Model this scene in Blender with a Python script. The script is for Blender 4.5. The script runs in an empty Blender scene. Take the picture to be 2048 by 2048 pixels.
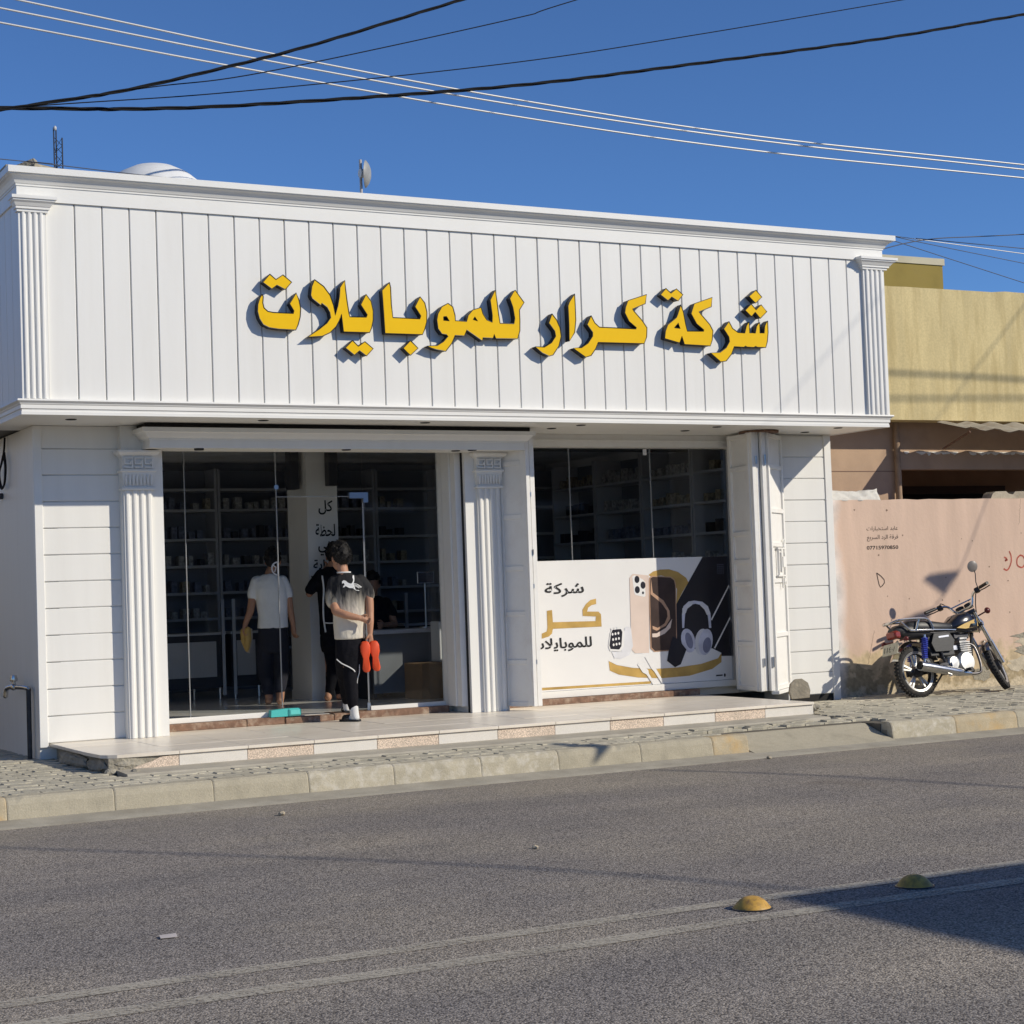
import bpy, bmesh, math, random
from mathutils import Vector, Matrix, noise
random.seed(7)
PI = math.pi
SC = bpy.context.scene
COL = bpy.context.collection

# ------------------------------------------------------------------ camera
cam = bpy.data.cameras.new('camera')
cam.sensor_width = 36.0
cam.lens = 62.41
cam.clip_start = 0.1
cam.clip_end = 2000
co = bpy.data.objects.new('camera', cam)
COL.objects.link(co)
CR = Vector((0.880755, -0.472227, -0.035665))
CU = Vector((0.011038, -0.054820, 0.998435))
CF = Vector((0.473443, 0.879771, 0.043070))
CAMP = Vector((-3.6182, -13.8363, 1.4340))
co.matrix_world = Matrix(((CR.x, CU.x, -CF.x, CAMP.x), (CR.y, CU.y, -CF.y, CAMP.y), (CR.z, CU.z, -CF.z, CAMP.z), (0, 0, 0, 1)))
SC.camera = co

# ------------------------------------------------------------------ light
LD = Vector((-0.95, 1.0, -0.767)).normalized()      # direction the sunlight travels
SUN_EL = math.asin(-LD.z)
SUN_AZ = math.atan2(-LD.x, -LD.y)
w = bpy.data.worlds.new('World')
SC.world = w
w.use_nodes = True
wn = w.node_tree.nodes
bg = wn['Background']
sky = wn.new('ShaderNodeTexSky')
sky.sky_type = 'NISHITA'
sky.sun_disc = False
sky.sun_elevation = SUN_EL
sky.sun_rotation = SUN_AZ
sky.altitude = 3000
sky.air_density = 1.0
sky.dust_density = 0.0
sky.ozone_density = 9.0
w.node_tree.links.new(sky.outputs[0], bg.inputs[0])
bg.inputs[1].default_value = 0.125
sl = bpy.data.lights.new('sun', 'SUN')
sl.energy = 3.95
sl.angle = math.radians(0.53)
sl.color = (1.0, 0.92, 0.775)
so = bpy.data.objects.new('sun', sl)
COL.objects.link(so)
so.location = (20, -25, 20)
so.rotation_euler = LD.to_track_quat('-Z', 'Y').to_euler()
SC.view_settings.view_transform = 'Standard'
SC.view_settings.look = 'None'
SC.view_settings.exposure = 0.0
SC.view_settings.gamma = 1.0
SC.view_settings.use_curve_mapping = False

# ------------------------------------------------------------------ materials
MATS = {}
def nodes_of(m):
    return m.node_tree.nodes, m.node_tree.links

def mat(name, col, rough=0.6, metal=0.0, var=0.08, vscale=3.0, bump=0.0, bscale=60.0, bdist=0.004, spec=0.4,
        dirt=None, dscale=2.0, damt=0.3, fine=0.0, fscale=200.0, stretch=None, coat=0.0):
    if name in MATS:
        return MATS[name]
    m = bpy.data.materials.new(name)
    m.use_nodes = True
    n, l = nodes_of(m)
    b = n['Principled BSDF']
    b.inputs['Roughness'].default_value = rough
    b.inputs['Metallic'].default_value = metal
    b.inputs['Specular IOR Level'].default_value = spec
    if coat:
        b.inputs['Coat Weight'].default_value = coat
        b.inputs['Coat Roughness'].default_value = 0.08
    tc = n.new('ShaderNodeNewGeometry')
    src = tc.outputs['Position']
    if stretch:
        mp = n.new('ShaderNodeMapping'); mp.inputs['Scale'].default_value = stretch
        l.new(src, mp.inputs[0]); src = mp.outputs[0]
    t = n.new('ShaderNodeTexNoise'); t.inputs['Scale'].default_value = vscale; t.inputs['Detail'].default_value = 6
    l.new(src, t.inputs['Vector'])
    r = n.new('ShaderNodeValToRGB')
    r.color_ramp.elements[0].position = 0.3; r.color_ramp.elements[1].position = 0.7
    lo = [max(0, c * (1 - var)) for c in col]; hi = [min(1, c * (1 + var)) for c in col]
    r.color_ramp.elements[0].color = (*lo, 1); r.color_ramp.elements[1].color = (*hi, 1)
    l.new(t.outputs[0], r.inputs[0])
    out = r.outputs[0]
    if fine:
        t2 = n.new('ShaderNodeTexNoise'); t2.inputs['Scale'].default_value = fscale; t2.inputs['Detail'].default_value = 3
        l.new(tc.outputs['Position'], t2.inputs['Vector'])
        r2 = n.new('ShaderNodeValToRGB'); r2.color_ramp.elements[0].position = 0.35; r2.color_ramp.elements[1].position = 0.65
        r2.color_ramp.elements[0].color = (1 - fine,) * 3 + (1,); r2.color_ramp.elements[1].color = (1 + fine,) * 3 + (1,)
        l.new(t2.outputs[0], r2.inputs[0])
        mx = n.new('ShaderNodeMix'); mx.data_type = 'RGBA'; mx.blend_type = 'MULTIPLY'; mx.inputs[0].default_value = 1
        l.new(out, mx.inputs[6]); l.new(r2.outputs[0], mx.inputs[7]); out = mx.outputs[2]
    if dirt:
        t3 = n.new('ShaderNodeTexNoise'); t3.inputs['Scale'].default_value = dscale; t3.inputs['Detail'].default_value = 9; t3.inputs['Roughness'].default_value = 0.65
        l.new(src, t3.inputs['Vector'])
        r3 = n.new('ShaderNodeValToRGB'); r3.color_ramp.elements[0].position = 0.48; r3.color_ramp.elements[1].position = 0.72
        r3.color_ramp.elements[0].color = (0, 0, 0, 1); r3.color_ramp.elements[1].color = (damt,) * 3 + (1,)
        l.new(t3.outputs[0], r3.inputs[0])
        mx = n.new('ShaderNodeMix'); mx.data_type = 'RGBA'
        l.new(r3.outputs[0], mx.inputs[0]); l.new(out, mx.inputs[6]); mx.inputs[7].default_value = (*dirt, 1); out = mx.outputs[2]
    l.new(out, b.inputs['Base Color'])
    if bump:
        t4 = n.new('ShaderNodeTexNoise'); t4.inputs['Scale'].default_value = bscale; t4.inputs['Detail'].default_value = 5
        l.new(tc.outputs['Position'], t4.inputs['Vector'])
        bp = n.new('ShaderNodeBump'); bp.inputs['Strength'].default_value = bump; bp.inputs['Distance'].default_value = bdist
        l.new(t4.outputs[0], bp.inputs['Height']); l.new(bp.outputs[0], b.inputs['Normal'])
    MATS[name] = m
    return m

WHITE = mat('white_paint', (0.78, 0.768, 0.725), 0.45, var=0.02, vscale=2.0, bump=0.15, bscale=35, bdist=0.002, dirt=(0.52, 0.48, 0.40), dscale=1.6, damt=0.11, stretch=(3.5, 3.5, 0.3))
WHITE2 = mat('white_trim', (0.79, 0.778, 0.735), 0.4, var=0.02, vscale=3.0, bump=0.08, bscale=60, dirt=(0.6, 0.56, 0.5), dscale=2.5, damt=0.10)
OFFW = mat('shutter_paint', (0.80, 0.785, 0.74), 0.45, var=0.04, vscale=4, bump=0.15, bscale=40, dirt=(0.45, 0.38, 0.33), dscale=4, damt=0.25)
BLACKGAP = mat('black_gap', (0.02, 0.019, 0.018), 0.9)  # solid black, also used to paint in the shade of gaps
GOLD = mat('sign_yellow', (0.86, 0.52, 0.004), 0.5, var=0.03, vscale=3, spec=0.12)
LBLACK = mat('letter_side', (0.018, 0.018, 0.02), 0.45, var=0.1)
STEEL = mat('steel', (0.55, 0.55, 0.56), 0.28, 1.0, var=0.05)
DKMETAL = mat('dark_metal', (0.05, 0.05, 0.055), 0.4, 0.6, var=0.2, vscale=20)
RUST = mat('rusty_metal', (0.16, 0.09, 0.06), 0.8, 0.2, var=0.4, vscale=30)
CONC = mat('kerb_concrete', (0.44, 0.395, 0.295), 0.9, var=0.2, vscale=5, bump=0.5, bscale=70, bdist=0.006, dirt=(0.27, 0.24, 0.18), dscale=5, damt=0.75, fine=0.10, fscale=150)
CONCY = mat('kerb_faded_yellow', (0.46, 0.385, 0.26), 0.9, var=0.15, vscale=6, bump=0.5, bscale=70, bdist=0.006, dirt=(0.54, 0.36, 0.15), dscale=7, damt=0.8, fine=0.10, fscale=150)
CONCW = mat('kerb_worn_white', (0.44, 0.395, 0.295), 0.9, var=0.12, vscale=6, bump=0.5, bscale=70, bdist=0.006, dirt=(0.66, 0.62, 0.54), dscale=13, damt=0.75, fine=0.10, fscale=150)
PAVER = mat('paver_concrete', (0.44, 0.405, 0.315), 0.92, var=0.16, vscale=2.2, bump=0.4, bscale=90, bdist=0.004, dirt=(0.56, 0.51, 0.40), dscale=2.2, damt=0.5, fine=0.14, fscale=140)
MORTAR = mat('paver_joint_soil', (0.13, 0.115, 0.09), 0.95, var=0.3, vscale=8, bump=0.6, bscale=120)
MARBLE = mat('pale_step_tile', (0.80, 0.73, 0.62), 0.34, var=0.07, vscale=1.6, dirt=(0.56, 0.48, 0.37), dscale=1.8, damt=0.55, stretch=(1, 2.5, 1), spec=0.3)
TILEW = mat('white_riser_tile', (0.74, 0.70, 0.63), 0.5, var=0.04, vscale=4, fine=0.06, fscale=120, dirt=(0.42, 0.38, 0.3), dscale=4, damt=0.35)
TILEP = mat('pink_granite_tile', (0.66, 0.535, 0.42), 0.6, var=0.08, vscale=5, fine=0.35, fscale=110, dirt=(0.42, 0.38, 0.3), dscale=4, damt=0.3)
CEMENT = mat('rough_cement', (0.34, 0.31, 0.245), 0.95, var=0.2, vscale=8, bump=0.8, bscale=40, bdist=0.02, dirt=(0.16, 0.14, 0.11), dscale=7, damt=0.7)
BROWN = mat('worn_brown_sill', (0.20, 0.115, 0.075), 0.75, var=0.3, vscale=18, dirt=(0.55, 0.45, 0.34), dscale=14, damt=0.6, bump=0.4, bscale=60)
YELLOWW = mat('yellow_wall_paint', (0.60, 0.49, 0.25), 0.85, var=0.13, vscale=2.6, fine=0.06, fscale=45, bump=0.35, bscale=35, bdist=0.004, dirt=(0.40, 0.30, 0.12), dscale=3.5, damt=0.6, stretch=(2.6, 1, 0.4))
OCHRE = mat('ochre_block', (0.30, 0.225, 0.055), 0.9, var=0.12, vscale=3, bump=0.3, bscale=40, dirt=(0.2, 0.15, 0.05), dscale=3, damt=0.4)  # darker yellow tone than the wall below
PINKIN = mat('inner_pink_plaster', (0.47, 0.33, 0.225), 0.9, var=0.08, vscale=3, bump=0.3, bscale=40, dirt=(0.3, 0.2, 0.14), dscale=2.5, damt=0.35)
DARKIN = mat('recess_shade', (0.012, 0.012, 0.012), 0.9)
PIPEC = mat('old_pipe', (0.32, 0.22, 0.14), 0.7, var=0.25, vscale=9)
ALU = mat('aluminium_conductor', (0.62, 0.61, 0.58), 0.5, 0.3, var=0.05)
CABLE = mat('black_cable', (0.004, 0.004, 0.005), 0.9, var=0.2, vscale=12)
CABLEG = mat('grey_blue_cable', (0.09, 0.10, 0.13), 0.6, var=0.2)
STUD = mat('yellow_stud', (0.52, 0.30, 0.06), 0.5, var=0.25, vscale=30, metal=0.0, spec=0.35, dirt=(0.13, 0.09, 0.06), dscale=28, damt=0.8)
SKIN = mat('skin', (0.42, 0.22, 0.135), 0.55, var=0.06, vscale=12, spec=0.35)
HAIR = mat('black_hair', (0.009, 0.008, 0.008), 0.55, spec=0.25, var=0.4, vscale=60, bump=0.7, bscale=160, bdist=0.006)
BLACKCL = mat('black_cloth', (0.009, 0.009, 0.012), 0.9, spec=0.12, var=0.2, vscale=14, bump=0.5, bscale=18, bdist=0.02)
WHITECL = mat('white_cotton', (0.80, 0.80, 0.78), 0.85, var=0.04, vscale=9, bump=0.5, bscale=14, bdist=0.02)
STRIPE = mat('white_piping', (0.75, 0.75, 0.73), 0.7)
ORANGE = mat('orange_rubber', (0.70, 0.075, 0.018), 0.5, var=0.06, vscale=20)
YSHOE = mat('tan_yellow_leather', (0.50, 0.32, 0.09), 0.6, var=0.12, vscale=25)
TEAL = mat('teal_plastic', (0.07, 0.46, 0.44), 0.4, var=0.04)
RUBBER = mat('tyre_rubber', (0.022, 0.021, 0.02), 0.8, var=0.25, vscale=25, dirt=(0.14, 0.11, 0.08), dscale=20, damt=0.45)
CHROME = mat('chrome', (0.66, 0.64, 0.60), 0.22, 1.0, var=0.04)
ALLOY = mat('cast_alloy', (0.62, 0.61, 0.58), 0.38, 0.75, var=0.08, vscale=25)
EXH = mat('exhaust_chrome', (0.55, 0.55, 0.55), 0.25, 1.0, var=0.15, vscale=15)
TANKB = mat('black_tank_paint', (0.014, 0.014, 0.018), 0.18, var=0.1, coat=0.6)
TGOLD = mat('tank_gold_stripe', (0.62, 0.42, 0.13), 0.35, var=0.1, vscale=30)
SEATM = mat('black_vinyl', (0.02, 0.02, 0.022), 0.45, var=0.2, vscale=20, bump=0.2, bscale=80)
REDL = mat('red_lens', (0.26, 0.035, 0.02), 0.2, coat=0.4)
BLUES = mat('blue_spring', (0.05, 0.07, 0.42), 0.35, var=0.1)
PLATE = mat('licence_plate', (0.55, 0.50, 0.36), 0.5, var=0.12, vscale=40)
MAROON = mat('maroon_plastic', (0.14, 0.02, 0.02), 0.4)
TARP = mat('white_tarp', (0.62, 0.60, 0.55), 0.7, var=0.08, vscale=14, dirt=(0.4, 0.36, 0.3), dscale=8, damt=0.4)
GREYP = mat('grey_shelf', (0.45, 0.46, 0.48), 0.6, var=0.05)
INWALL = mat('interior_wall', (0.72, 0.72, 0.72), 0.8, var=0.04)
INFLOOR = mat('interior_floor_tile', (0.72, 0.70, 0.65), 0.18, var=0.06, vscale=1.5, spec=0.5)
INCEIL = mat('interior_ceiling', (0.8, 0.8, 0.8), 0.9)
INDARK = mat('dark_cabinet', (0.03, 0.03, 0.035), 0.5)
COLUMN = mat('column_plaster', (0.80, 0.79, 0.75), 0.7, var=0.03, vscale=3)
INK = mat('black_ink', (0.012, 0.012, 0.012), 0.7)
STENCIL = mat('stencil_black', (0.05, 0.035, 0.03), 0.9, var=0.5, vscale=60)
REDP = mat('red_spray', (0.42, 0.10, 0.07), 0.9, var=0.3, vscale=30)
CARD = mat('cardboard', (0.30, 0.19, 0.10), 0.85, var=0.1, vscale=10)
STONE = mat('field_stone', (0.42, 0.36, 0.26), 0.9, var=0.2, vscale=9, bump=0.6, bscale=30, bdist=0.01)
CORR = mat('corrugated_sheet', (0.45, 0.41, 0.33), 0.6, 0.3, var=0.2, vscale=6, dirt=(0.25, 0.15, 0.09), dscale=8, damt=0.5)
PAPER = mat('litter_paper', (0.55, 0.5, 0.47), 0.8)
FLAGM = mat('dark_green_flag', (0.03, 0.09, 0.05), 0.9)
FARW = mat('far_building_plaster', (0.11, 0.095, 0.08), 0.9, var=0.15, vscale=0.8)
P_WHITE = mat('poster_white', (0.78, 0.77, 0.75), 0.35, var=0.02)
P_DARK = mat('poster_black', (0.016, 0.016, 0.024), 0.35, var=0.2, vscale=2)
P_GOLD = mat('poster_gold', (0.50, 0.32, 0.09), 0.4, var=0.25, vscale=5)
P_ROSE = mat('poster_rose', (0.70, 0.57, 0.49), 0.4, var=0.06, vscale=4)
P_BROWN = mat('poster_brown', (0.055, 0.035, 0.03), 0.35, var=0.3, vscale=5)
P_COPPER = mat('poster_copper', (0.42, 0.26, 0.17), 0.4, var=0.3, vscale=7)
P_GREY = mat('poster_grey', (0.70, 0.70, 0.72), 0.4, var=0.1, vscale=6)
P_BLUE = mat('poster_blue_grey', (0.56, 0.57, 0.66), 0.4, var=0.22, vscale=8)
P_BLUED = mat('poster_blue_dark', (0.20, 0.21, 0.30), 0.4, var=0.2, vscale=8)

def glass_mat():
    m = bpy.data.materials.new('tinted_glass'); m.use_nodes = True
    n, l = nodes_of(m); n.remove(n['Principled BSDF'])
    tr = n.new('ShaderNodeBsdfTransparent'); tr.inputs[0].default_value = (0.95, 0.96, 0.965, 1)
    gl = n.new('ShaderNodeBsdfGlossy'); gl.inputs['Roughness'].default_value = 0.0; gl.inputs[0].default_value = (0.9, 0.92, 0.95, 1)
    fr = n.new('ShaderNodeFresnel'); fr.inputs[0].default_value = 1.45
    mx = n.new('ShaderNodeMixShader')
    ge = n.new('ShaderNodeNewGeometry'); iv = n.new('ShaderNodeMath'); iv.operation = 'SUBTRACT'; iv.inputs[0].default_value = 1.0; l.new(ge.outputs['Backfacing'], iv.inputs[1])
    ml = n.new('ShaderNodeMath'); ml.operation = 'MULTIPLY'; l.new(fr.outputs[0], ml.inputs[0]); l.new(iv.outputs[0], ml.inputs[1])
    l.new(ml.outputs[0], mx.inputs[0]); l.new(tr.outputs[0], mx.inputs[1]); l.new(gl.outputs[0], mx.inputs[2])
    l.new(mx.outputs[0], n['Material Output'].inputs[0])
    return m
GLASS = glass_mat()

def asphalt_mat():
    m = bpy.data.materials.new('worn_asphalt'); m.use_nodes = True
    n, l = nodes_of(m); b = n['Principled BSDF']; b.inputs['Roughness'].default_value = 0.85; b.inputs['Specular IOR Level'].default_value = 0.3
    g = n.new('ShaderNodeNewGeometry'); P = g.outputs['Position']
    def nz(scale, det, rough=0.55, vec=P):
        t = n.new('ShaderNodeTexNoise'); t.inputs['Scale'].default_value = scale; t.inputs['Detail'].default_value = det; t.inputs['Roughness'].default_value = rough
        l.new(vec, t.inputs['Vector']); return t.outputs[0]
    def ramp(x, p0, c0, p1, c1):
        r = n.new('ShaderNodeValToRGB'); r.color_ramp.elements[0].position = p0; r.color_ramp.elements[1].position = p1
        r.color_ramp.elements[0].color = (*c0, 1); r.color_ramp.elements[1].color = (*c1, 1); l.new(x, r.inputs[0]); return r.outputs[0]
    def mix(a, bb, f, mode='MIX'):
        x = n.new('ShaderNodeMix'); x.data_type = 'RGBA'; x.blend_type = mode
        if isinstance(f, float): x.inputs[0].default_value = f
        else: l.new(f, x.inputs[0])
        l.new(a, x.inputs[6])
        if isinstance(bb, tuple): x.inputs[7].default_value = (*bb, 1)
        else: l.new(bb, x.inputs[7])
        return x.outputs[2]
    mp = n.new('ShaderNodeMapping'); mp.inputs['Scale'].default_value = (0.25, 1.4, 1); l.new(P, mp.inputs[0])
    base = ramp(nz(1.1, 5, vec=mp.outputs[0]), 0.35, (0.275, 0.250, 0.224), 0.68, (0.375, 0.335, 0.285))
    pat = ramp(nz(0.45, 4, 0.6), 0.42, (0.86, 0.86, 0.90), 0.60, (1.08, 1.06, 1.02))
    base = mix(base, pat, 1.0, 'MULTIPLY')
    v = n.new('ShaderNodeTexVoronoi'); v.inputs['Scale'].default_value = 125; v.inputs['Randomness'].default_value = 1.0; l.new(P, v.inputs['Vector'])
    bwv = n.new('ShaderNodeRGBToBW'); l.new(v.outputs['Color'], bwv.inputs[0])
    stones = ramp(bwv.outputs[0], 0.18, (0.46, 0.455, 0.46), 0.85, (1.55, 1.54, 1.50))
    c = mix(base, stones, 1.0, 'MULTIPLY')
    pits = ramp(v.outputs['Distance'], 0.45, (1, 1, 1), 0.85, (0.30, 0.29, 0.29))
    c = mix(c, pits, 1.0, 'MULTIPLY')
    fineg = ramp(nz(260, 2, 0.6), 0.35, (0.75, 0.75, 0.75), 0.65, (1.25, 1.25, 1.25))
    c = mix(c, fineg, 1.0, 'MULTIPLY')
    sel = ramp(nz(55, 2), 0.58, (0, 0, 0), 0.66, (0.5, 0.5, 0.5))
    c = mix(c, (0.46, 0.43, 0.385), sel)
    oil = ramp(nz(0.9, 3, 0.5), 0.66, (1, 1, 1), 0.76, (0.72, 0.70, 0.70))
    c = mix(c, oil, 1.0, 'MULTIPLY')
    # sandy dust towards the kerb and centre line, by real position across the road
    sx = n.new('ShaderNodeSeparateXYZ'); l.new(P, sx.inputs[0])
    mr = n.new('ShaderNodeMapRange'); mr.inputs[1].default_value = -3.6; mr.inputs[2].default_value = -2.1; l.new(sx.outputs[1], mr.inputs[0])
    nn = ramp(nz(3.0, 6), 0.3, (0.2, 0.2, 0.2), 0.75, (1, 1, 1))
    df = n.new('ShaderNodeMath'); df.operation = 'MULTIPLY'; l.new(mr.outputs[0], df.inputs[0])
    rgb = n.new('ShaderNodeRGBToBW'); l.new(nn, rgb.inputs[0]); l.new(rgb.outputs[0], df.inputs[1])
    d2 = n.new('ShaderNodeMath'); d2.operation = 'MULTIPLY'; d2.inputs[1].default_value = 0.55; l.new(df.outputs[0], d2.inputs[0])
    c = mix(c, (0.30, 0.265, 0.20), d2.outputs[0])
    l.new(c, b.inputs['Base Color'])
    bp = n.new('ShaderNodeBump'); bp.inputs['Strength'].default_value = 0.6; bp.inputs['Distance'].default_value = 0.005
    inv = n.new('ShaderNodeMath'); inv.operation = 'MULTIPLY_ADD'; inv.inputs[1].default_value = -1.0; l.new(v.outputs['Distance'], inv.inputs[0]); l.new(nz(140, 2, 0.6), inv.inputs[2])
    l.new(inv.outputs[0], bp.inputs['Height']); l.new(bp.outputs[0], b.inputs['Normal'])
    return m
ASPH = asphalt_mat()

def worn_paint():
    m = bpy.data.materials.new('worn_road_paint'); m.use_nodes = True
    n, l = nodes_of(m); b = n['Principled BSDF']; b.inputs['Roughness'].default_value = 0.8
    b.inputs['Base Color'].default_value = (0.56, 0.51, 0.41, 1)
    g = n.new('ShaderNodeNewGeometry')
    t = n.new('ShaderNodeTexNoise'); t.inputs['Scale'].default_value = 60; t.inputs['Detail'].default_value = 4; t.inputs['Roughness'].default_value = 0.7
    t2 = n.new('ShaderNodeTexNoise'); t2.inputs['Scale'].default_value = 2.5; t2.inputs['Detail'].default_value = 3
    l.new(g.outputs[0], t.inputs['Vector']); l.new(g.outputs[0], t2.inputs['Vector'])
    a = n.new('ShaderNodeMath'); a.operation = 'MULTIPLY_ADD'; a.inputs[1].default_value = 0.5; l.new(t2.outputs[0], a.inputs[0]); l.new(t.outputs[0], a.inputs[2])
    r = n.new('ShaderNodeValToRGB'); r.color_ramp.elements[0].position = 0.58; r.color_ramp.elements[1].position = 0.82
    r.color_ramp.elements[1].color = (0.75, 0.75, 0.75, 1)
    l.new(a.outputs[0], r.inputs[0]); l.new(r.outputs[0], b.inputs['Alpha'])
    return m
RPAINT = worn_paint()

def posmask_mat(name, base, rough, layers, bump=0.22, bscale=28, bdist=0.01, var=0.09, stretch=(1.8, 1, 0.3)):
    """base colour with stain layers; a layer = (axis, centre, width, noise amount, noise scale, colour, amount, sign)"""
    m = bpy.data.materials.new(name); m.use_nodes = True
    n, l = nodes_of(m); b = n['Principled BSDF']; b.inputs['Roughness'].default_value = rough; b.inputs['Specular IOR Level'].default_value = 0.25
    g = n.new('ShaderNodeNewGeometry'); sx = n.new('ShaderNodeSeparateXYZ'); l.new(g.outputs[0], sx.inputs[0])
    mp = n.new('ShaderNodeMapping'); mp.inputs['Scale'].default_value = stretch; l.new(g.outputs[0], mp.inputs[0])
    t = n.new('ShaderNodeTexNoise'); t.inputs['Scale'].default_value = 3; t.inputs['Detail'].default_value = 7; l.new(mp.outputs[0], t.inputs['Vector'])
    r = n.new('ShaderNodeValToRGB'); r.color_ramp.elements[0].position = 0.3; r.color_ramp.elements[1].position = 0.7
    r.color_ramp.elements[0].color = (*[c * (1 - var) for c in base], 1); r.color_ramp.elements[1].color = (*[c * (1 + var) for c in base], 1)
    l.new(t.outputs[0], r.inputs[0]); out = r.outputs[0]
    for ax, cen, wid, namt, nsc, colr, amt, sgn in layers:
        t2 = n.new('ShaderNodeTexNoise'); t2.inputs['Scale'].default_value = nsc; t2.inputs['Detail'].default_value = 8; t2.inputs['Roughness'].default_value = 0.6
        l.new(g.outputs[0], t2.inputs['Vector'])
        a = n.new('ShaderNodeMath'); a.operation = 'MULTIPLY_ADD'; a.inputs[1].default_value = namt; l.new(t2.outputs[0], a.inputs[0]); l.new(sx.outputs[ax], a.inputs[2])
        mr = n.new('ShaderNodeMapRange'); mr.inputs[1].default_value = cen + namt * 0.5 - wid * sgn; mr.inputs[2].default_value = cen + namt * 0.5 + wid * sgn
        mr.inputs[4].default_value = amt; l.new(a.outputs[0], mr.inputs[0])
        t3 = n.new('ShaderNodeTexNoise'); t3.inputs['Scale'].default_value = nsc * 4; t3.inputs['Detail'].default_value = 6; l.new(g.outputs[0], t3.inputs['Vector'])
        r3 = n.new('ShaderNodeValToRGB'); r3.color_ramp.elements[0].position = 0.35; r3.color_ramp.elements[1].position = 0.65
        r3.color_ramp.elements[0].color = (*[c * 0.75 for c in colr], 1); r3.color_ramp.elements[1].color = (*[min(1, c * 1.2) for c in colr], 1); l.new(t3.outputs[0], r3.inputs[0])
        x = n.new('ShaderNodeMix'); x.data_type = 'RGBA'; l.new(mr.outputs[0], x.inputs[0]); l.new(out, x.inputs[6]); l.new(r3.outputs[0], x.inputs[7]); out = x.outputs[2]
    l.new(out, b.inputs['Base Color'])
    t4 = n.new('ShaderNodeTexNoise'); t4.inputs['Scale'].default_value = bscale; t4.inputs['Detail'].default_value = 6; l.new(g.outputs[0], t4.inputs['Vector'])
    bp = n.new('ShaderNodeBump'); bp.inputs['Strength'].default_value = bump; bp.inputs['Distance'].default_value = bdist
    l.new(t4.outputs[0], bp.inputs['Height']); l.new(bp.outputs[0], b.inputs['Normal'])
    return m
PINKW = posmask_mat('pink_wall_plaster', (0.66, 0.485, 0.375), 0.9, [
    (2, 0.60, 0.05, 1.0, 2.4, (0.60, 0.48, 0.30), 0.9, -1),
    (2, 0.40, 0.02, 0.8, 5.0, (0.36, 0.29, 0.18), 0.85, -1),
    (2, 0.24, 0.02, 0.5, 9.0, (0.66, 0.56, 0.40), 0.8, -1),
    (0, 8.30, 0.07, 0.35, 1.3, (0.74, 0.72, 0.70), 0.85, -1)])

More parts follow.
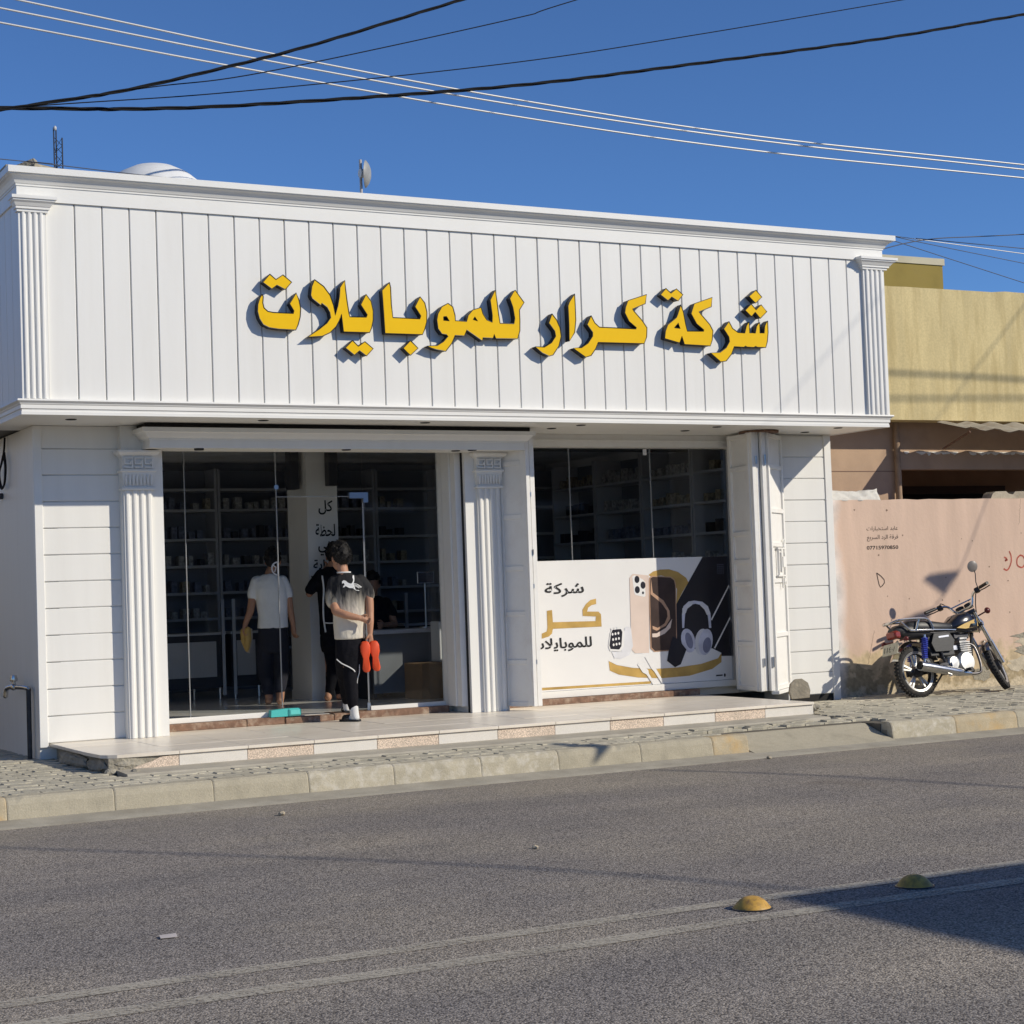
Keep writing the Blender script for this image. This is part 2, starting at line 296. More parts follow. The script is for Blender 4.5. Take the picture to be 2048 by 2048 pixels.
# ------------------------------------------------------------------ mesh helpers
class MB:
    def __init__(s):
        s.v = []; s.f = []; s.mi = []
    def add(s, vs, fs, mi=0):
        o = len(s.v); s.v += [tuple(x) for x in vs]; s.f += [tuple(i + o for i in f) for f in fs]; s.mi += [mi] * len(fs)
        return s
    def box(s, x0, x1, y0, y1, z0, z1, mi=0, b=0.0):
        if b <= 0:
            vs = [(x0, y0, z0), (x1, y0, z0), (x1, y1, z0), (x0, y1, z0), (x0, y0, z1), (x1, y0, z1), (x1, y1, z1), (x0, y1, z1)]
            return s.add(vs, [(0, 3, 2, 1), (4, 5, 6, 7), (0, 1, 5, 4), (1, 2, 6, 5), (2, 3, 7, 6), (3, 0, 4, 7)], mi)
        bm = bmesh.new(); bmesh.ops.create_cube(bm, size=1)
        for v in bm.verts:
            v.co = Vector(((x0 + x1) / 2 + v.co.x * (x1 - x0), (y0 + y1) / 2 + v.co.y * (y1 - y0), (z0 + z1) / 2 + v.co.z * (z1 - z0)))
        bmesh.ops.bevel(bm, geom=list(bm.edges), offset=b, segments=1, affect='EDGES')
        return s.bm(bm, mi)
    def bm(s, bm, mi=0):
        bm.verts.ensure_lookup_table()
        s.add([v.co[:] for v in bm.verts], [[v.index for v in f.verts] for f in bm.faces], mi); bm.free(); return s
    def prism(s, pts, axis, a, b, mi=0):
        """extrude polygon pts (2D) along axis from a to b. axis x: pts=(y,z); y: pts=(x,z); z: pts=(x,y)"""
        n = len(pts)
        def P(p, t):
            return {'x': (t, p[0], p[1]), 'y': (p[0], t, p[1]), 'z': (p[0], p[1], t)}[axis]
        vs = [P(p, a) for p in pts] + [P(p, b) for p in pts]
        fs = [tuple(range(n)), tuple(range(2 * n - 1, n - 1, -1))] + [(i, n + i, n + (i + 1) % n, (i + 1) % n) for i in range(n)]
        return s.add(vs, fs, mi)
    def loft(s, rings, cap=True, mi=0):
        n = len(rings[0]); vs = [p for r in rings for p in r]; fs = []
        for k in range(len(rings) - 1):
            for i in range(n):
                fs.append((k * n + i, k * n + (i + 1) % n, (k + 1) * n + (i + 1) % n, (k + 1) * n + i))
        if cap:
            fs.append(tuple(range(n - 1, -1, -1))); fs.append(tuple(range((len(rings) - 1) * n, len(rings) * n)))
        return s.add(vs, fs, mi)
    def tube(s, pts, rad, seg=8, mi=0, cap=True, rounded=False):
        pts = [Vector(p) for p in pts]
        if not isinstance(rad, (list, tuple)): rad = [rad] * len(pts)
        rings = []; up = None
        dirs = []
        for i in range(len(pts)):
            a = pts[max(i - 1, 0)]; b = pts[min(i + 1, len(pts) - 1)]
            d = (b - a); dirs.append(d.normalized() if d.length > 1e-9 else Vector((0, 0, 1)))
        d0 = dirs[0]; up = Vector((0, 0, 1)) if abs(d0.z) < 0.9 else Vector((1, 0, 0))
        def ring(c, d, r):
            nonlocal up
            u = (up - d * up.dot(d))
            if u.length < 1e-6: u = d.orthogonal()
            u.normalize(); up = u; v = d.cross(u)
            return [tuple(c + u * (r * math.cos(2 * PI * k / seg)) + v * (r * math.sin(2 * PI * k / seg))) for k in range(seg)]
        if rounded:
            for t in (-0.97, -0.7, -0.35):
                rings.append(ring(pts[0] + dirs[0] * rad[0] * t, dirs[0], rad[0] * math.sqrt(1 - t * t)))
        for p, d, r in zip(pts, dirs, rad): rings.append(ring(p, d, r))
        if rounded:
            for t in (0.35, 0.7, 0.97):
                rings.append(ring(pts[-1] + dirs[-1] * rad[-1] * t, dirs[-1], rad[-1] * math.sqrt(1 - t * t)))
        return s.loft(rings, cap, mi)
    def lathe(s, prof, seg=24, c=(0, 0, 0), axis='z', mi=0):
        rings = []
        for r, h in prof:
            ring = []
            for k in range(seg):
                a = 2 * PI * k / seg; u, v = r * math.cos(a), r * math.sin(a)
                p = {'z': (u, v, h), 'y': (u, h, v), 'x': (h, u, v)}[axis]
                ring.append((c[0] + p[0], c[1] + p[1], c[2] + p[2]))
            rings.append(ring)
        return s.loft(rings, True, mi)
    def ell(s, c, r, seg=16, rings=10, mi=0, rot=None):
        bm = bmesh.new(); bmesh.ops.create_uvsphere(bm, u_segments=seg, v_segments=rings, radius=1)
        for v in bm.verts:
            p = Vector((v.co.x * r[0], v.co.y * r[1], v.co.z * r[2]))
            if rot: p = rot @ p
            v.co = p + Vector(c)
        return s.bm(bm, mi)
    def mould(s, x0, x1, yf, yb, prof, mi=0, kl=1.0, kr=1.0):
        """profile (out, z) swept along a U: left return, front, right return"""
        rings = []
        path = lambda o: [(x0 - o * kl, yb), (x0 - o * kl, yf - o), (x1 + o * kr, yf - o), (x1 + o * kr, yb)]
        n = len(prof)
        rings = [[(path(o)[k][0], path(o)[k][1], zz) for o, zz in prof] for k in range(4)]
        vs = [p for r in rings for p in r]; fs = []
        for k in range(3):
            for i in range(n - 1):
                fs.append((k * n + i, k * n + i + 1, (k + 1) * n + i + 1, (k + 1) * n + i))
        fs.append(tuple(range(n - 1, -1, -1))); fs.append(tuple(range(3 * n, 4 * n)))
        return s.add(vs, fs, mi)
    def xf(s, M):
        s.v = [tuple(M @ Vector(p)) for p in s.v]; return s
    def merge(s, o, mi=None):
        k = len(s.v); s.v += o.v; s.f += [tuple(i + k for i in f) for f in o.f]; s.mi += (o.mi if mi is None else [mi] * len(o.f)); return s

def origin(o):
    p = Vector((0, 0, 0))
    while o is not None:
        p += o.location; o = o.parent
    return p

def build(name, mb, m, parent=None, smooth=False, recalc=True, auto=None):
    me = bpy.data.meshes.new(name)
    off = origin(parent) if parent else Vector((0, 0, 0))
    me.from_pydata([tuple(Vector(v) - off) for v in mb.v], [], mb.f)
    ms = m if isinstance(m, (list, tuple)) else [m]
    for q in ms: me.materials.append(q)
    me.polygons.foreach_set('material_index', mb.mi)
    if recalc:
        bm = bmesh.new(); bm.from_mesh(me); bmesh.ops.recalc_face_normals(bm, faces=bm.faces); bm.to_mesh(me); bm.free()
    if smooth or auto:
        me.polygons.foreach_set('use_smooth', [True] * len(me.polygons))
    if auto:
        me.set_sharp_from_angle(angle=math.radians(auto))
    me.update()
    o = bpy.data.objects.new(name, me); COL.objects.link(o)
    if parent: o.parent = parent
    return o

def place(name, me, loc, parent=None, rot=(0, 0, 0), scale=(1, 1, 1)):
    """another object sharing mesh data; loc is a world position"""
    o = bpy.data.objects.new(name, me); COL.objects.link(o)
    o.location = Vector(loc) - (origin(parent) if parent else Vector((0, 0, 0)))
    o.rotation_euler = rot; o.scale = scale
    if parent: o.parent = parent
    return o

def tag(o, label, cat, group=None):
    o['label'] = label; o['category'] = cat
    if group: o['group'] = group
    return o
def thing(name, label, cat, loc, group=None):
    o = bpy.data.objects.new(name, None); COL.objects.link(o); o.location = loc; o.empty_display_size = 0.1
    return tag(o, label, cat, group)
def struct(o, label=None):
    o['kind'] = 'structure'
    if label: o['label'] = label
    return o

TMP = bpy.data.scenes.new('tmp')
def ev_mesh(o):
    """evaluated mesh of a temporary object, in a scratch scene so that the rest is not re-evaluated"""
    TMP.collection.objects.link(o)
    vl = TMP.view_layers[0]
    vl.update()
    dg = vl.depsgraph
    me = bpy.data.meshes.new_from_object(o.evaluated_get(dg))
    TMP.collection.objects.unlink(o)
    return me

def poly2d(loops, y0, y1):
    """filled XZ polygon with holes, as vertices/faces at depth y0 (front) and y1 (back); returns MB, mi 0 front, 1 sides"""
    cu = bpy.data.curves.new('tmp', 'CURVE'); cu.dimensions = '2D'; cu.fill_mode = 'BOTH'; cu.extrude = abs(y1 - y0) / 2
    for lp in loops:
        sp = cu.splines.new('POLY'); sp.points.add(len(lp) - 1)
        for p, q in zip(sp.points, lp): p.co = (q[0], q[1], 0, 1)
        sp.use_cyclic_u = True
    o = bpy.data.objects.new('tmp', cu); me = ev_mesh(o)
    mb = MB(); ym = (y0 + y1) / 2
    vs = [(v.co.x, ym - v.co.z, v.co.y) for v in me.vertices]
    for f in me.polygons:
        nz = f.normal.z
        mb.f.append(tuple(f.vertices)); mb.mi.append(0 if abs(nz) > 0.7 else 1)
    mb.v = vs
    bpy.data.objects.remove(o); bpy.data.curves.remove(cu); bpy.data.meshes.remove(me)
    return mb

def flat(pts, y, mi=0):
    return poly2d([pts], y, y + 0.0008)

# ---- Arabic text: contextual forms in visual order, drawn with the built-in font
AR = {'ا': (0xFE8D, 2), 'ب': (0xFE8F, 4), 'ة': (0xFE93, 2), 'ت': (0xFE95, 4), 'ج': (0xFE9D, 4), 'ح': (0xFEA1, 4), 'خ': (0xFEA5, 4), 'د': (0xFEA9, 2), 'ر': (0xFEAD, 2),
      'س': (0xFEB1, 4), 'ش': (0xFEB5, 4), 'ظ': (0xFEC5, 4), 'ع': (0xFEC9, 4), 'ف': (0xFED1, 4), 'ق': (0xFED5, 4), 'ك': (0xFED9, 4), 'ل': (0xFEDD, 4), 'م': (0xFEE1, 4),
      'ن': (0xFEE5, 4), 'ه': (0xFEE9, 4), 'و': (0xFEED, 2), 'ي': (0xFEF1, 4), '\ufefb': (0xFEFB, 2)}
def shape_ar(t):
    t = t.replace('لا', '\ufefb'); out = []
    for i, c in enumerate(t):
        if c not in AR: out.append(c); continue
        code, forms = AR[c]
        prev = i > 0 and t[i - 1] in AR and AR[t[i - 1]][1] == 4
        nxt = forms == 4 and i < len(t) - 1 and t[i + 1] in AR
        k = (3 if prev and nxt else 1 if prev else 2 if nxt else 0)
        out.append(chr(code + k))
    return ''.join(reversed(out))
def text_mb(body, x0, x1, z0, z1, y, thick=0.001, arabic=True, bold=0.0):
    cu = bpy.data.curves.new('tmp', 'FONT'); cu.body = shape_ar(body) if arabic else body; cu.fill_mode = 'FRONT'; cu.resolution_u = 3; cu.offset = bold
    o = bpy.data.objects.new('tmp', cu); me = ev_mesh(o)
    xs = [v.co.x for v in me.vertices]; ys = [v.co.y for v in me.vertices]
    ax, bx, ay, by = min(xs), max(xs), min(ys), max(ys)
    mb = MB(); mb.v = [(x0 + (v.co.x - ax) / (bx - ax) * (x1 - x0), y, z0 + (v.co.y - ay) / (by - ay) * (z1 - z0)) for v in me.vertices]
    mb.f = [tuple(f.vertices) for f in me.polygons]; mb.mi = [0] * len(mb.f)
    bpy.data.objects.remove(o); bpy.data.curves.remove(cu); bpy.data.meshes.remove(me)
    return mb
def stroke(pts, wd, y):
    """flat ribbon along an XZ polyline at depth y"""
    mb = MB(); L = []; R = []
    for i, p in enumerate(pts):
        a = pts[max(i - 1, 0)]; b = pts[min(i + 1, len(pts) - 1)]
        d = Vector((b[0] - a[0], b[1] - a[1])); d.normalize(); nn = Vector((-d.y, d.x)) * wd / 2
        L.append((p[0] + nn.x, y, p[1] + nn.y)); R.append((p[0] - nn.x, y, p[1] - nn.y))
    k = len(pts); mb.add(L + R, [(i, i + 1, k + i + 1, k + i) for i in range(k - 1)]); return mb
def smooth_path(pts, n=8):
    P = [Vector(p) for p in pts]; out = []
    for i in range(len(P) - 1):
        p0 = P[max(i - 1, 0)]; p1 = P[i]; p2 = P[i + 1]; p3 = P[min(i + 2, len(P) - 1)]
        for k in range(n):
            t = k / n
            out.append(0.5 * ((2 * p1) + (p2 - p0) * t + (2 * p0 - 5 * p1 + 4 * p2 - p3) * t * t + (3 * p1 - p0 - 3 * p2 + p3) * t ** 3))
    out.append(P[-1]); return out

def remesh(mb, name, m, parent, voxel, smooth_it=4, fac=0.5, decimate=None):
    me = bpy.data.meshes.new('tmp'); me.from_pydata(mb.v, [], mb.f)
    bm = bmesh.new(); bm.from_mesh(me); bmesh.ops.recalc_face_normals(bm, faces=bm.faces); bm.to_mesh(me); bm.free()
    o = bpy.data.objects.new('tmp', me)
    r = o.modifiers.new('r', 'REMESH'); r.mode = 'VOXEL'; r.voxel_size = voxel; r.use_smooth_shade = True
    if smooth_it:
        q = o.modifiers.new('s', 'SMOOTH'); q.iterations = smooth_it; q.factor = fac
    res = ev_mesh(o)
    bpy.data.objects.remove(o); bpy.data.meshes.remove(me)
    off = origin(parent) if parent else Vector((0, 0, 0))
    for v in res.vertices: v.co = v.co - off
    res.materials.clear()
    for q in (m if isinstance(m, (list, tuple)) else [m]): res.materials.append(q)
    res.name = name
    ob = bpy.data.objects.new(name, res); COL.objects.link(ob)
    if parent: ob.parent = parent
    return ob

# ---- measured outlines (metres on their own planes)
LETTERS=[(2,[[(1.5212,3.9322),(1.5301,3.9132),(1.5244,3.8614),(1.5339,3.8205),(1.5669,3.7923),(1.6142,3.7852),(1.7921,3.785),(1.7968,3.8047),(1.7603,3.8655),(1.8211,3.9581),(1.8441,3.9018),(1.857,3.8307),(1.8505,3.7588),(1.8304,3.6929),(1.8082,3.6465),(1.6576,3.6486),(1.5762,3.6571),(1.5228,3.6808),(1.4906,3.7311),(1.4762,3.7884),(1.4807,3.8465),(1.5,3.9015)]]),
 (2,[[(1.593,4.1037),(1.6461,4.0612),(1.709,4.1034),(1.784,4.0461),(1.7256,3.9821),(1.6528,4.0148),(1.6068,3.9815),(1.5311,4.032)]]),
 (2,[[(1.9886,4.0787),(2.0706,4.0238),(2.1244,3.9541),(2.154,3.87),(2.1666,3.785),(2.1919,3.8651),(2.2087,3.9449),(2.217,4.0245),(2.2631,4.0862),(2.2677,4.0138),(2.2783,3.9085),(2.2919,3.81),(2.2993,3.7773),(2.4522,3.781),(2.46,3.7999),(2.4028,3.885),(2.4547,3.9764),(2.5001,3.9186),(2.5161,3.8395),(2.5133,3.7596),(2.4965,3.6924),(2.4763,3.6492),(2.2381,3.6469),(2.2294,3.7217),(2.2235,3.7979),(2.2017,3.7404),(2.1718,3.6905),(2.1137,3.6357),(2.0426,3.603),(1.917,3.5933),(2.0166,3.6609),(2.0884,3.7161),(2.1236,3.7635),(2.1167,3.8092),(2.0929,3.8502),(2.0463,3.8822),(2.0387,3.8636),(1.9624,3.9177),(1.9508,3.946),(1.9616,4.0184)]]),
 (2,[[(2.3166,3.5772),(2.369,3.5288),(2.4305,3.5706),(2.5046,3.5134),(2.4406,3.4491),(2.3778,3.4921),(2.3294,3.4536),(2.2505,3.5117)]]),
 (2,[[(2.6756,4.0899),(2.6857,4.0476),(2.6877,3.9004),(2.6982,3.7871),(2.9552,3.7869),(2.9635,3.8115),(2.9102,3.8901),(2.9623,3.9801),(3.0049,3.9281),(3.0227,3.8477),(3.0182,3.7665),(2.9964,3.6981),(2.9723,3.65),(2.6206,3.6478),(2.6126,3.8303),(2.6047,4.0169)]]),
 (2,[[(2.8566,3.5947),(2.9265,3.5313),(2.852,3.4671),(2.7867,3.5267)]]),
 (2,[[(3.1157,3.7839),(3.1283,3.8387),(3.1681,3.9015),(3.2294,3.9341),(3.2736,3.9061),(3.2934,3.832),(3.2961,3.7844),(3.4053,3.782),(3.4226,3.8374),(3.4703,3.8873),(3.5525,3.9115),(3.5688,3.8572),(3.6051,3.8037),(3.6584,3.7852),(3.6609,3.8473),(3.6461,3.9818),(3.7008,4.0741),(3.7124,3.9737),(3.7235,3.8637),(3.7356,3.7786),(3.876,3.78),(3.8858,3.829),(3.8709,3.9254),(3.8428,4.0046),(3.8992,4.0823),(3.986,3.975),(3.9361,3.9074),(3.9371,3.8172),(3.9331,3.7198),(3.9066,3.6466),(3.6883,3.6417),(3.6727,3.6783),(3.6605,3.6434),(3.5604,3.644),(3.5516,3.6163),(3.4023,3.7067),(3.3775,3.6539),(3.2867,3.6547),(3.275,3.627),(3.2538,3.5855),(3.1909,3.5128),(3.0941,3.5259),(3.0132,3.553),(3.1103,3.5603),(3.1715,3.5962),(3.2185,3.6454),(3.2039,3.6585),(3.1591,3.6636),(3.1234,3.7097)],[(3.1828,3.8138),(3.21,3.8176),(3.2357,3.7806),(3.1816,3.7839)],[(3.4716,3.8024),(3.4863,3.8263),(3.514,3.7904)]]),
 (1,[[(4.2669,3.8866),(4.3128,3.8324),(4.3453,3.7634),(4.3549,3.6864),(4.3269,3.5969),(4.2624,3.5135),(4.222,3.5024),(4.1513,3.5296),(4.0821,3.5831),(4.1774,3.5821),(4.2511,3.6238),(4.2969,3.6843),(4.2892,3.7303),(4.2313,3.801)]]),
 (1,[[(4.5108,4.078),(4.5132,3.9819),(4.5136,3.8405),(4.4973,3.7268),(4.437,3.6428),(4.4403,3.7952),(4.4378,3.9644),(4.4523,4.0003)]]),
 (1,[[(4.6758,3.8868),(4.714,3.8201),(4.7618,3.7836),(5.154,3.7829),(5.1579,3.7945),(5.0812,3.8491),(5.0393,3.9264),(5.0483,3.977),(5.0782,4.043),(5.2842,4.1089),(5.2666,4.0227),(5.1235,3.9659),(5.1363,3.9492),(5.2253,3.862),(5.2733,3.799),(5.2659,3.712),(5.2359,3.6489),(4.7391,3.6434),(4.7119,3.5856),(4.6598,3.5201),(4.6018,3.5042),(4.4749,3.5821),(4.5647,3.5907),(4.6319,3.6326),(4.684,3.6983),(4.6855,3.7338),(4.6311,3.8027)]]),
 (0,[[(5.6589,4.0301),(5.6852,3.961),(5.7058,3.8448),(5.7203,3.7839),(5.9047,3.7893),(5.9088,3.8013),(5.8288,3.857),(5.7719,3.95),(5.786,3.9873),(5.8117,4.0472),(6.0178,4.1155),(6.0046,4.0263),(5.8607,3.9714),(5.8774,3.9545),(5.9785,3.8555),(6.0111,3.7977),(5.9979,3.7088),(5.9739,3.652),(5.6829,3.6568),(5.657,3.7333),(5.6279,3.6696),(5.4655,3.7047),(5.4775,3.7777),(5.5061,3.837),(5.6045,3.9065),(5.6197,3.9363)],[(5.5791,3.8107),(5.6229,3.8561),(5.6413,3.8058)]]),
 (0,[[(5.4997,4.1759),(5.5546,4.1334),(5.6173,4.1773),(5.6878,4.1251),(5.6293,4.0638),(5.5616,4.0987),(5.5168,4.0631),(5.4382,4.1133)]]),
 (0,[[(6.1995,3.8938),(6.2393,3.8286),(6.3005,3.7922),(6.378,3.7906),(6.3995,3.8571),(6.4343,3.9002),(6.4362,3.7928),(6.5017,3.7937),(6.5198,3.8617),(6.5582,3.8992),(6.5566,3.7957),(6.6061,3.7976),(6.6151,3.8654),(6.6527,3.918),(6.6524,3.8068),(6.6386,3.7162),(6.6173,3.6585),(6.5167,3.6581),(6.4989,3.6665),(6.4801,3.6554),(6.3984,3.6557),(6.3808,3.6656),(6.362,3.653),(6.2486,3.6552),(6.2145,3.5829),(6.1484,3.5143),(6.0856,3.5051),(5.9743,3.5872),(6.081,3.5935),(6.1547,3.6402),(6.1971,3.7009),(6.1921,3.7452),(6.1368,3.8202)]]),
 (0,[[(6.5302,4.2099),(6.5964,4.1455),(6.5201,4.0834),(6.4468,4.146)]]),
 (0,[[(6.4685,4.0721),(6.5223,4.0191),(6.5835,4.0713),(6.648,4.0065),(6.5675,3.9386),(6.5102,3.9961),(6.4642,3.9523),(6.3945,4.0091)]])]
AD={'bg':[(4.7278,1.6892),(7.002,1.6928),(6.9772,0.3393),(4.712,0.3989)],'dark':[(6.6529,1.6809),(7.0019,1.6893),(6.9863,0.6649),(6.267,0.7004),(6.2902,1.192)],'arc':[(5.9927,1.5217),(6.0483,1.5545),(6.1305,1.5717),(6.2397,1.5723),(6.348,1.5406),(6.4416,1.4804),(6.4671,1.4335),(6.3937,1.3436),(6.3121,1.2199),(6.3261,1.3688),(6.263,1.4855),(6.1414,1.5119),(6.0189,1.5039)],'phone_back':[(5.8054,1.5383),(5.9924,1.5161),(5.9635,0.7437),(5.7962,0.7495),(5.7579,0.7875),(5.7662,1.4997)],'bump':[(5.7974,1.5102),(5.8247,1.523),(5.9233,1.4782),(5.9462,1.449),(5.9453,1.3125),(5.9288,1.304),(5.8291,1.3255),(5.8129,1.351)],'phone_edge':[(6.026,1.5117),(6.2567,1.4972),(6.3005,1.4672),(6.3145,1.4151),(6.2989,0.7961),(6.2694,0.7517),(6.0245,0.7498),(5.9791,0.7883),(5.9898,1.4591),(5.9981,1.4931)],'phone_front':[(6.0391,1.5011),(6.2494,1.4882),(6.2919,1.4594),(6.3033,1.4097),(6.2885,0.8081),(6.259,0.7637),(6.0318,0.7608),(5.9929,0.7968),(6.003,1.453),(6.0114,1.487)],'swoosh':[(6.0154,1.4869),(6.0318,1.3438),(6.1568,1.2597),(6.2228,1.1543),(6.2272,1.074),(6.1722,1.0076),(6.0614,0.9609),(6.0149,0.98),(6.0123,1.0119),(6.0762,0.9888),(6.1597,1.031),(6.1969,1.0981),(6.1928,1.1555),(6.1286,1.2378),(6.0053,1.3276)],'swoosh2':[(6.0061,0.9349),(6.0602,0.9348),(6.1711,0.9848),(6.2504,1.0731),(6.2256,0.9825),(6.1549,0.9284),(6.0584,0.8962),(6.0071,0.8984)],'strap':[(5.688,1.0051),(5.7151,1.0175),(5.761,1.002),(5.7754,0.8206),(5.7288,0.7325),(5.6212,0.6996),(5.5557,0.7096),(5.5257,0.7761),(5.6377,0.7707)],'watch':[(5.5358,1.0024),(5.6483,1.0067),(5.6839,0.9736),(5.669,0.8199),(5.6272,0.7735),(5.5065,0.786),(5.4902,0.8339),(5.514,0.9562)],'screen':[(5.5447,0.9942),(5.6412,0.9958),(5.6571,0.9669),(5.6402,0.8269),(5.6123,0.7945),(5.5139,0.8048),(5.5022,0.8389),(5.5245,0.9558)],'podium_top':[(5.489,0.6883),(5.5824,0.7172),(5.9031,0.7466),(6.311,0.7612),(6.7267,0.753),(6.8366,0.7013),(6.7919,0.6513),(6.5798,0.6042),(6.3026,0.5841),(6.0033,0.5828),(5.763,0.6067),(5.5791,0.6444)],'podium_side':[(5.4889,0.6861),(5.579,0.6422),(5.7629,0.6045),(6.0032,0.5805),(6.3025,0.5819),(6.5796,0.6019),(6.7918,0.649),(6.8365,0.699),(6.8321,0.6087),(6.7165,0.5451),(6.4357,0.4911),(6.0934,0.4847),(5.8252,0.5074),(5.6012,0.5478),(5.4978,0.5926)],'cloth':[(6.2488,0.8957),(6.3159,0.8641),(6.407,0.7566),(6.3313,0.6113),(6.2616,0.5863),(6.1692,0.6538),(6.1944,0.7553)],'goldline':[(4.7149,0.4699),(6.0387,0.473),(6.0401,0.4445),(4.7136,0.4371)],'slash1':[(6.7243,1.0486),(6.9632,1.3977),(6.9725,1.3857),(6.735,1.0366)],'slash2':[(6.748,0.7578),(6.9641,1.0741),(6.9719,1.0586),(6.7616,0.749)],'kar':[(5.3696,1.306),(5.3699,1.2534),(5.3174,1.2441),(5.2774,1.2209),(5.2627,1.1824),(5.3927,1.1775),(5.4203,1.1507),(5.4228,1.0296),(4.8711,1.0304),(4.859,0.9846),(4.8237,0.9586),(4.7446,0.9401),(4.7467,0.9895),(4.8004,1.007),(4.8107,1.0418),(4.8113,1.2071),(4.8686,1.2127),(4.8738,1.0943),(5.3561,1.086),(5.3619,1.1306),(5.2117,1.142),(5.2118,1.2032),(5.253,1.2575),(5.3066,1.2947)],'band':[(6.3693,0.9765),(6.3717,1.1143),(6.3934,1.194),(6.4578,1.2401),(6.5274,1.2469),(6.6241,1.2319),(6.6917,1.1832),(6.719,1.1126),(6.7229,0.9617),(6.6949,0.9629),(6.6866,1.0791),(6.662,1.1495),(6.6155,1.1975),(6.5397,1.2141),(6.4698,1.2027),(6.4188,1.147),(6.4064,1.09),(6.3927,0.9755)],'padl':[(6.3786,1.1715),(6.4577,1.2378),(6.5271,1.2411),(6.4975,1.2018),(6.4406,1.1692),(6.4177,1.124),(6.3753,1.1027)],'padr':[(6.6103,1.2347),(6.6917,1.1832),(6.7157,1.1011),(6.6735,1.097),(6.6481,1.15),(6.5946,1.1983)],'cable1':[(5.8178,0.6377),(5.8386,0.6536),(5.9423,0.5746),(5.9474,0.5404),(6.0166,0.4345),(5.9959,0.4243),(5.9201,0.5305),(5.8743,0.5556)],'cable2':[(5.908,0.7067),(5.9354,0.7167),(6.0113,0.6107),(6.0369,0.581),(6.1249,0.434),(6.1041,0.4238),(6.0089,0.5598),(5.9831,0.5838)]}
CB_L1=(5,[(0.769,7.887),(3.664,7.626),(6.723,7.418),(10.418,7.285),(15.135,7.296)])
CB_L2=(5,[(0.572,7.776),(3.408,7.551),(6.721,7.348),(10.415,7.231),(15.13,7.226)])
CB_L3=(5,[(0.569,7.619),(3.09,7.434),(6.715,7.207),(10.408,7.09),(15.122,7.102)])
CB_B1=(3,[(0.105,6.122),(1.254,6.417),(2.346,6.773),(3.361,7.135),(5.041,7.805)])
CB_B2=(3.2,[(0.15,6.197),(1.443,6.314),(2.836,6.502),(5.741,6.991),(8.238,7.517),(11.062,8.145),(13.473,8.747)])
CB_b3=(3.1,[(0.221,6.174),(1.581,6.517),(2.809,6.804),(5.717,7.709),(6.548,8.028)])
CB_b4=(3.3,[(0.267,6.239),(2.59,6.633),(5.807,7.286),(8.324,7.902),(11.479,8.718)])
CB_roof=(2,[(-0.126,5.403),(0.155,5.399),(1.622,5.351),(3.918,5.343)])
CB_r1=(6,[(13.439,6.35),(16.042,6.234)])
CB_r2=(6,[(13.101,6.089),(14.144,6.335),(16.061,6.534)])
CB_r3=(6,[(14.144,6.335),(16.047,6.315)])
CB_r4=(6,[(13.435,6.291),(16.013,5.788)])
CB_r5=(6,[(13.439,6.35),(14.102,6.275),(16.032,6.087)])

# ================================================================== SETTING
g = MB(); g.add([(-900, -900, -0.03), (900, -900, -0.03), (900, 900, -0.03), (-900, 900, -0.03)], [(0, 1, 2, 3)])
struct(build('ground', g, mat('ground_soil', (0.30, 0.26, 0.2), 0.95, var=0.15, vscale=0.3)))
r = MB(); r.add([(-120, -11.6, 0), (160, -11.6, 0), (160, -2.1, 0), (-120, -2.1, 0)], [(0, 1, 2, 3)])
ROAD = struct(build('road', r, ASPH))
for y0, wd in ((-7.25, 0.11), (-7.62, 0.12)):
    mk = MB(); pts = []
    N = 60
    for k in range(N + 1):
        x = -12 + 40 * k / N
        pts.append((x, y0 + 0.012 * math.sin(k * 1.7), wd))
    mk.add([(x, y - wd / 2, 0.004) for x, y, wd in pts] + [(x, y + wd / 2, 0.004) for x, y, wd in pts], [(i, i + 1, N + 2 + i, N + 1 + i) for i in range(N)])
    build('lane_marking', mk, RPAINT, ROAD)
# gutter
gt = MB(); gt.prism([(-2.14, 0.003), (-2.10, 0.012), (-2.06, 0.006), (-1.88, 0.028), (-1.80, 0.028), (-1.80, -0.02), (-2.14, -0.02)], 'x', -40, 60)
struct(build('gutter', gt, mat('gutter_cement', (0.36, 0.33, 0.265), 0.9, var=0.15, vscale=4, bump=0.5, bscale=60, dirt=(0.25, 0.22, 0.17), dscale=3, damt=0.6, fine=0.1, fscale=130)))
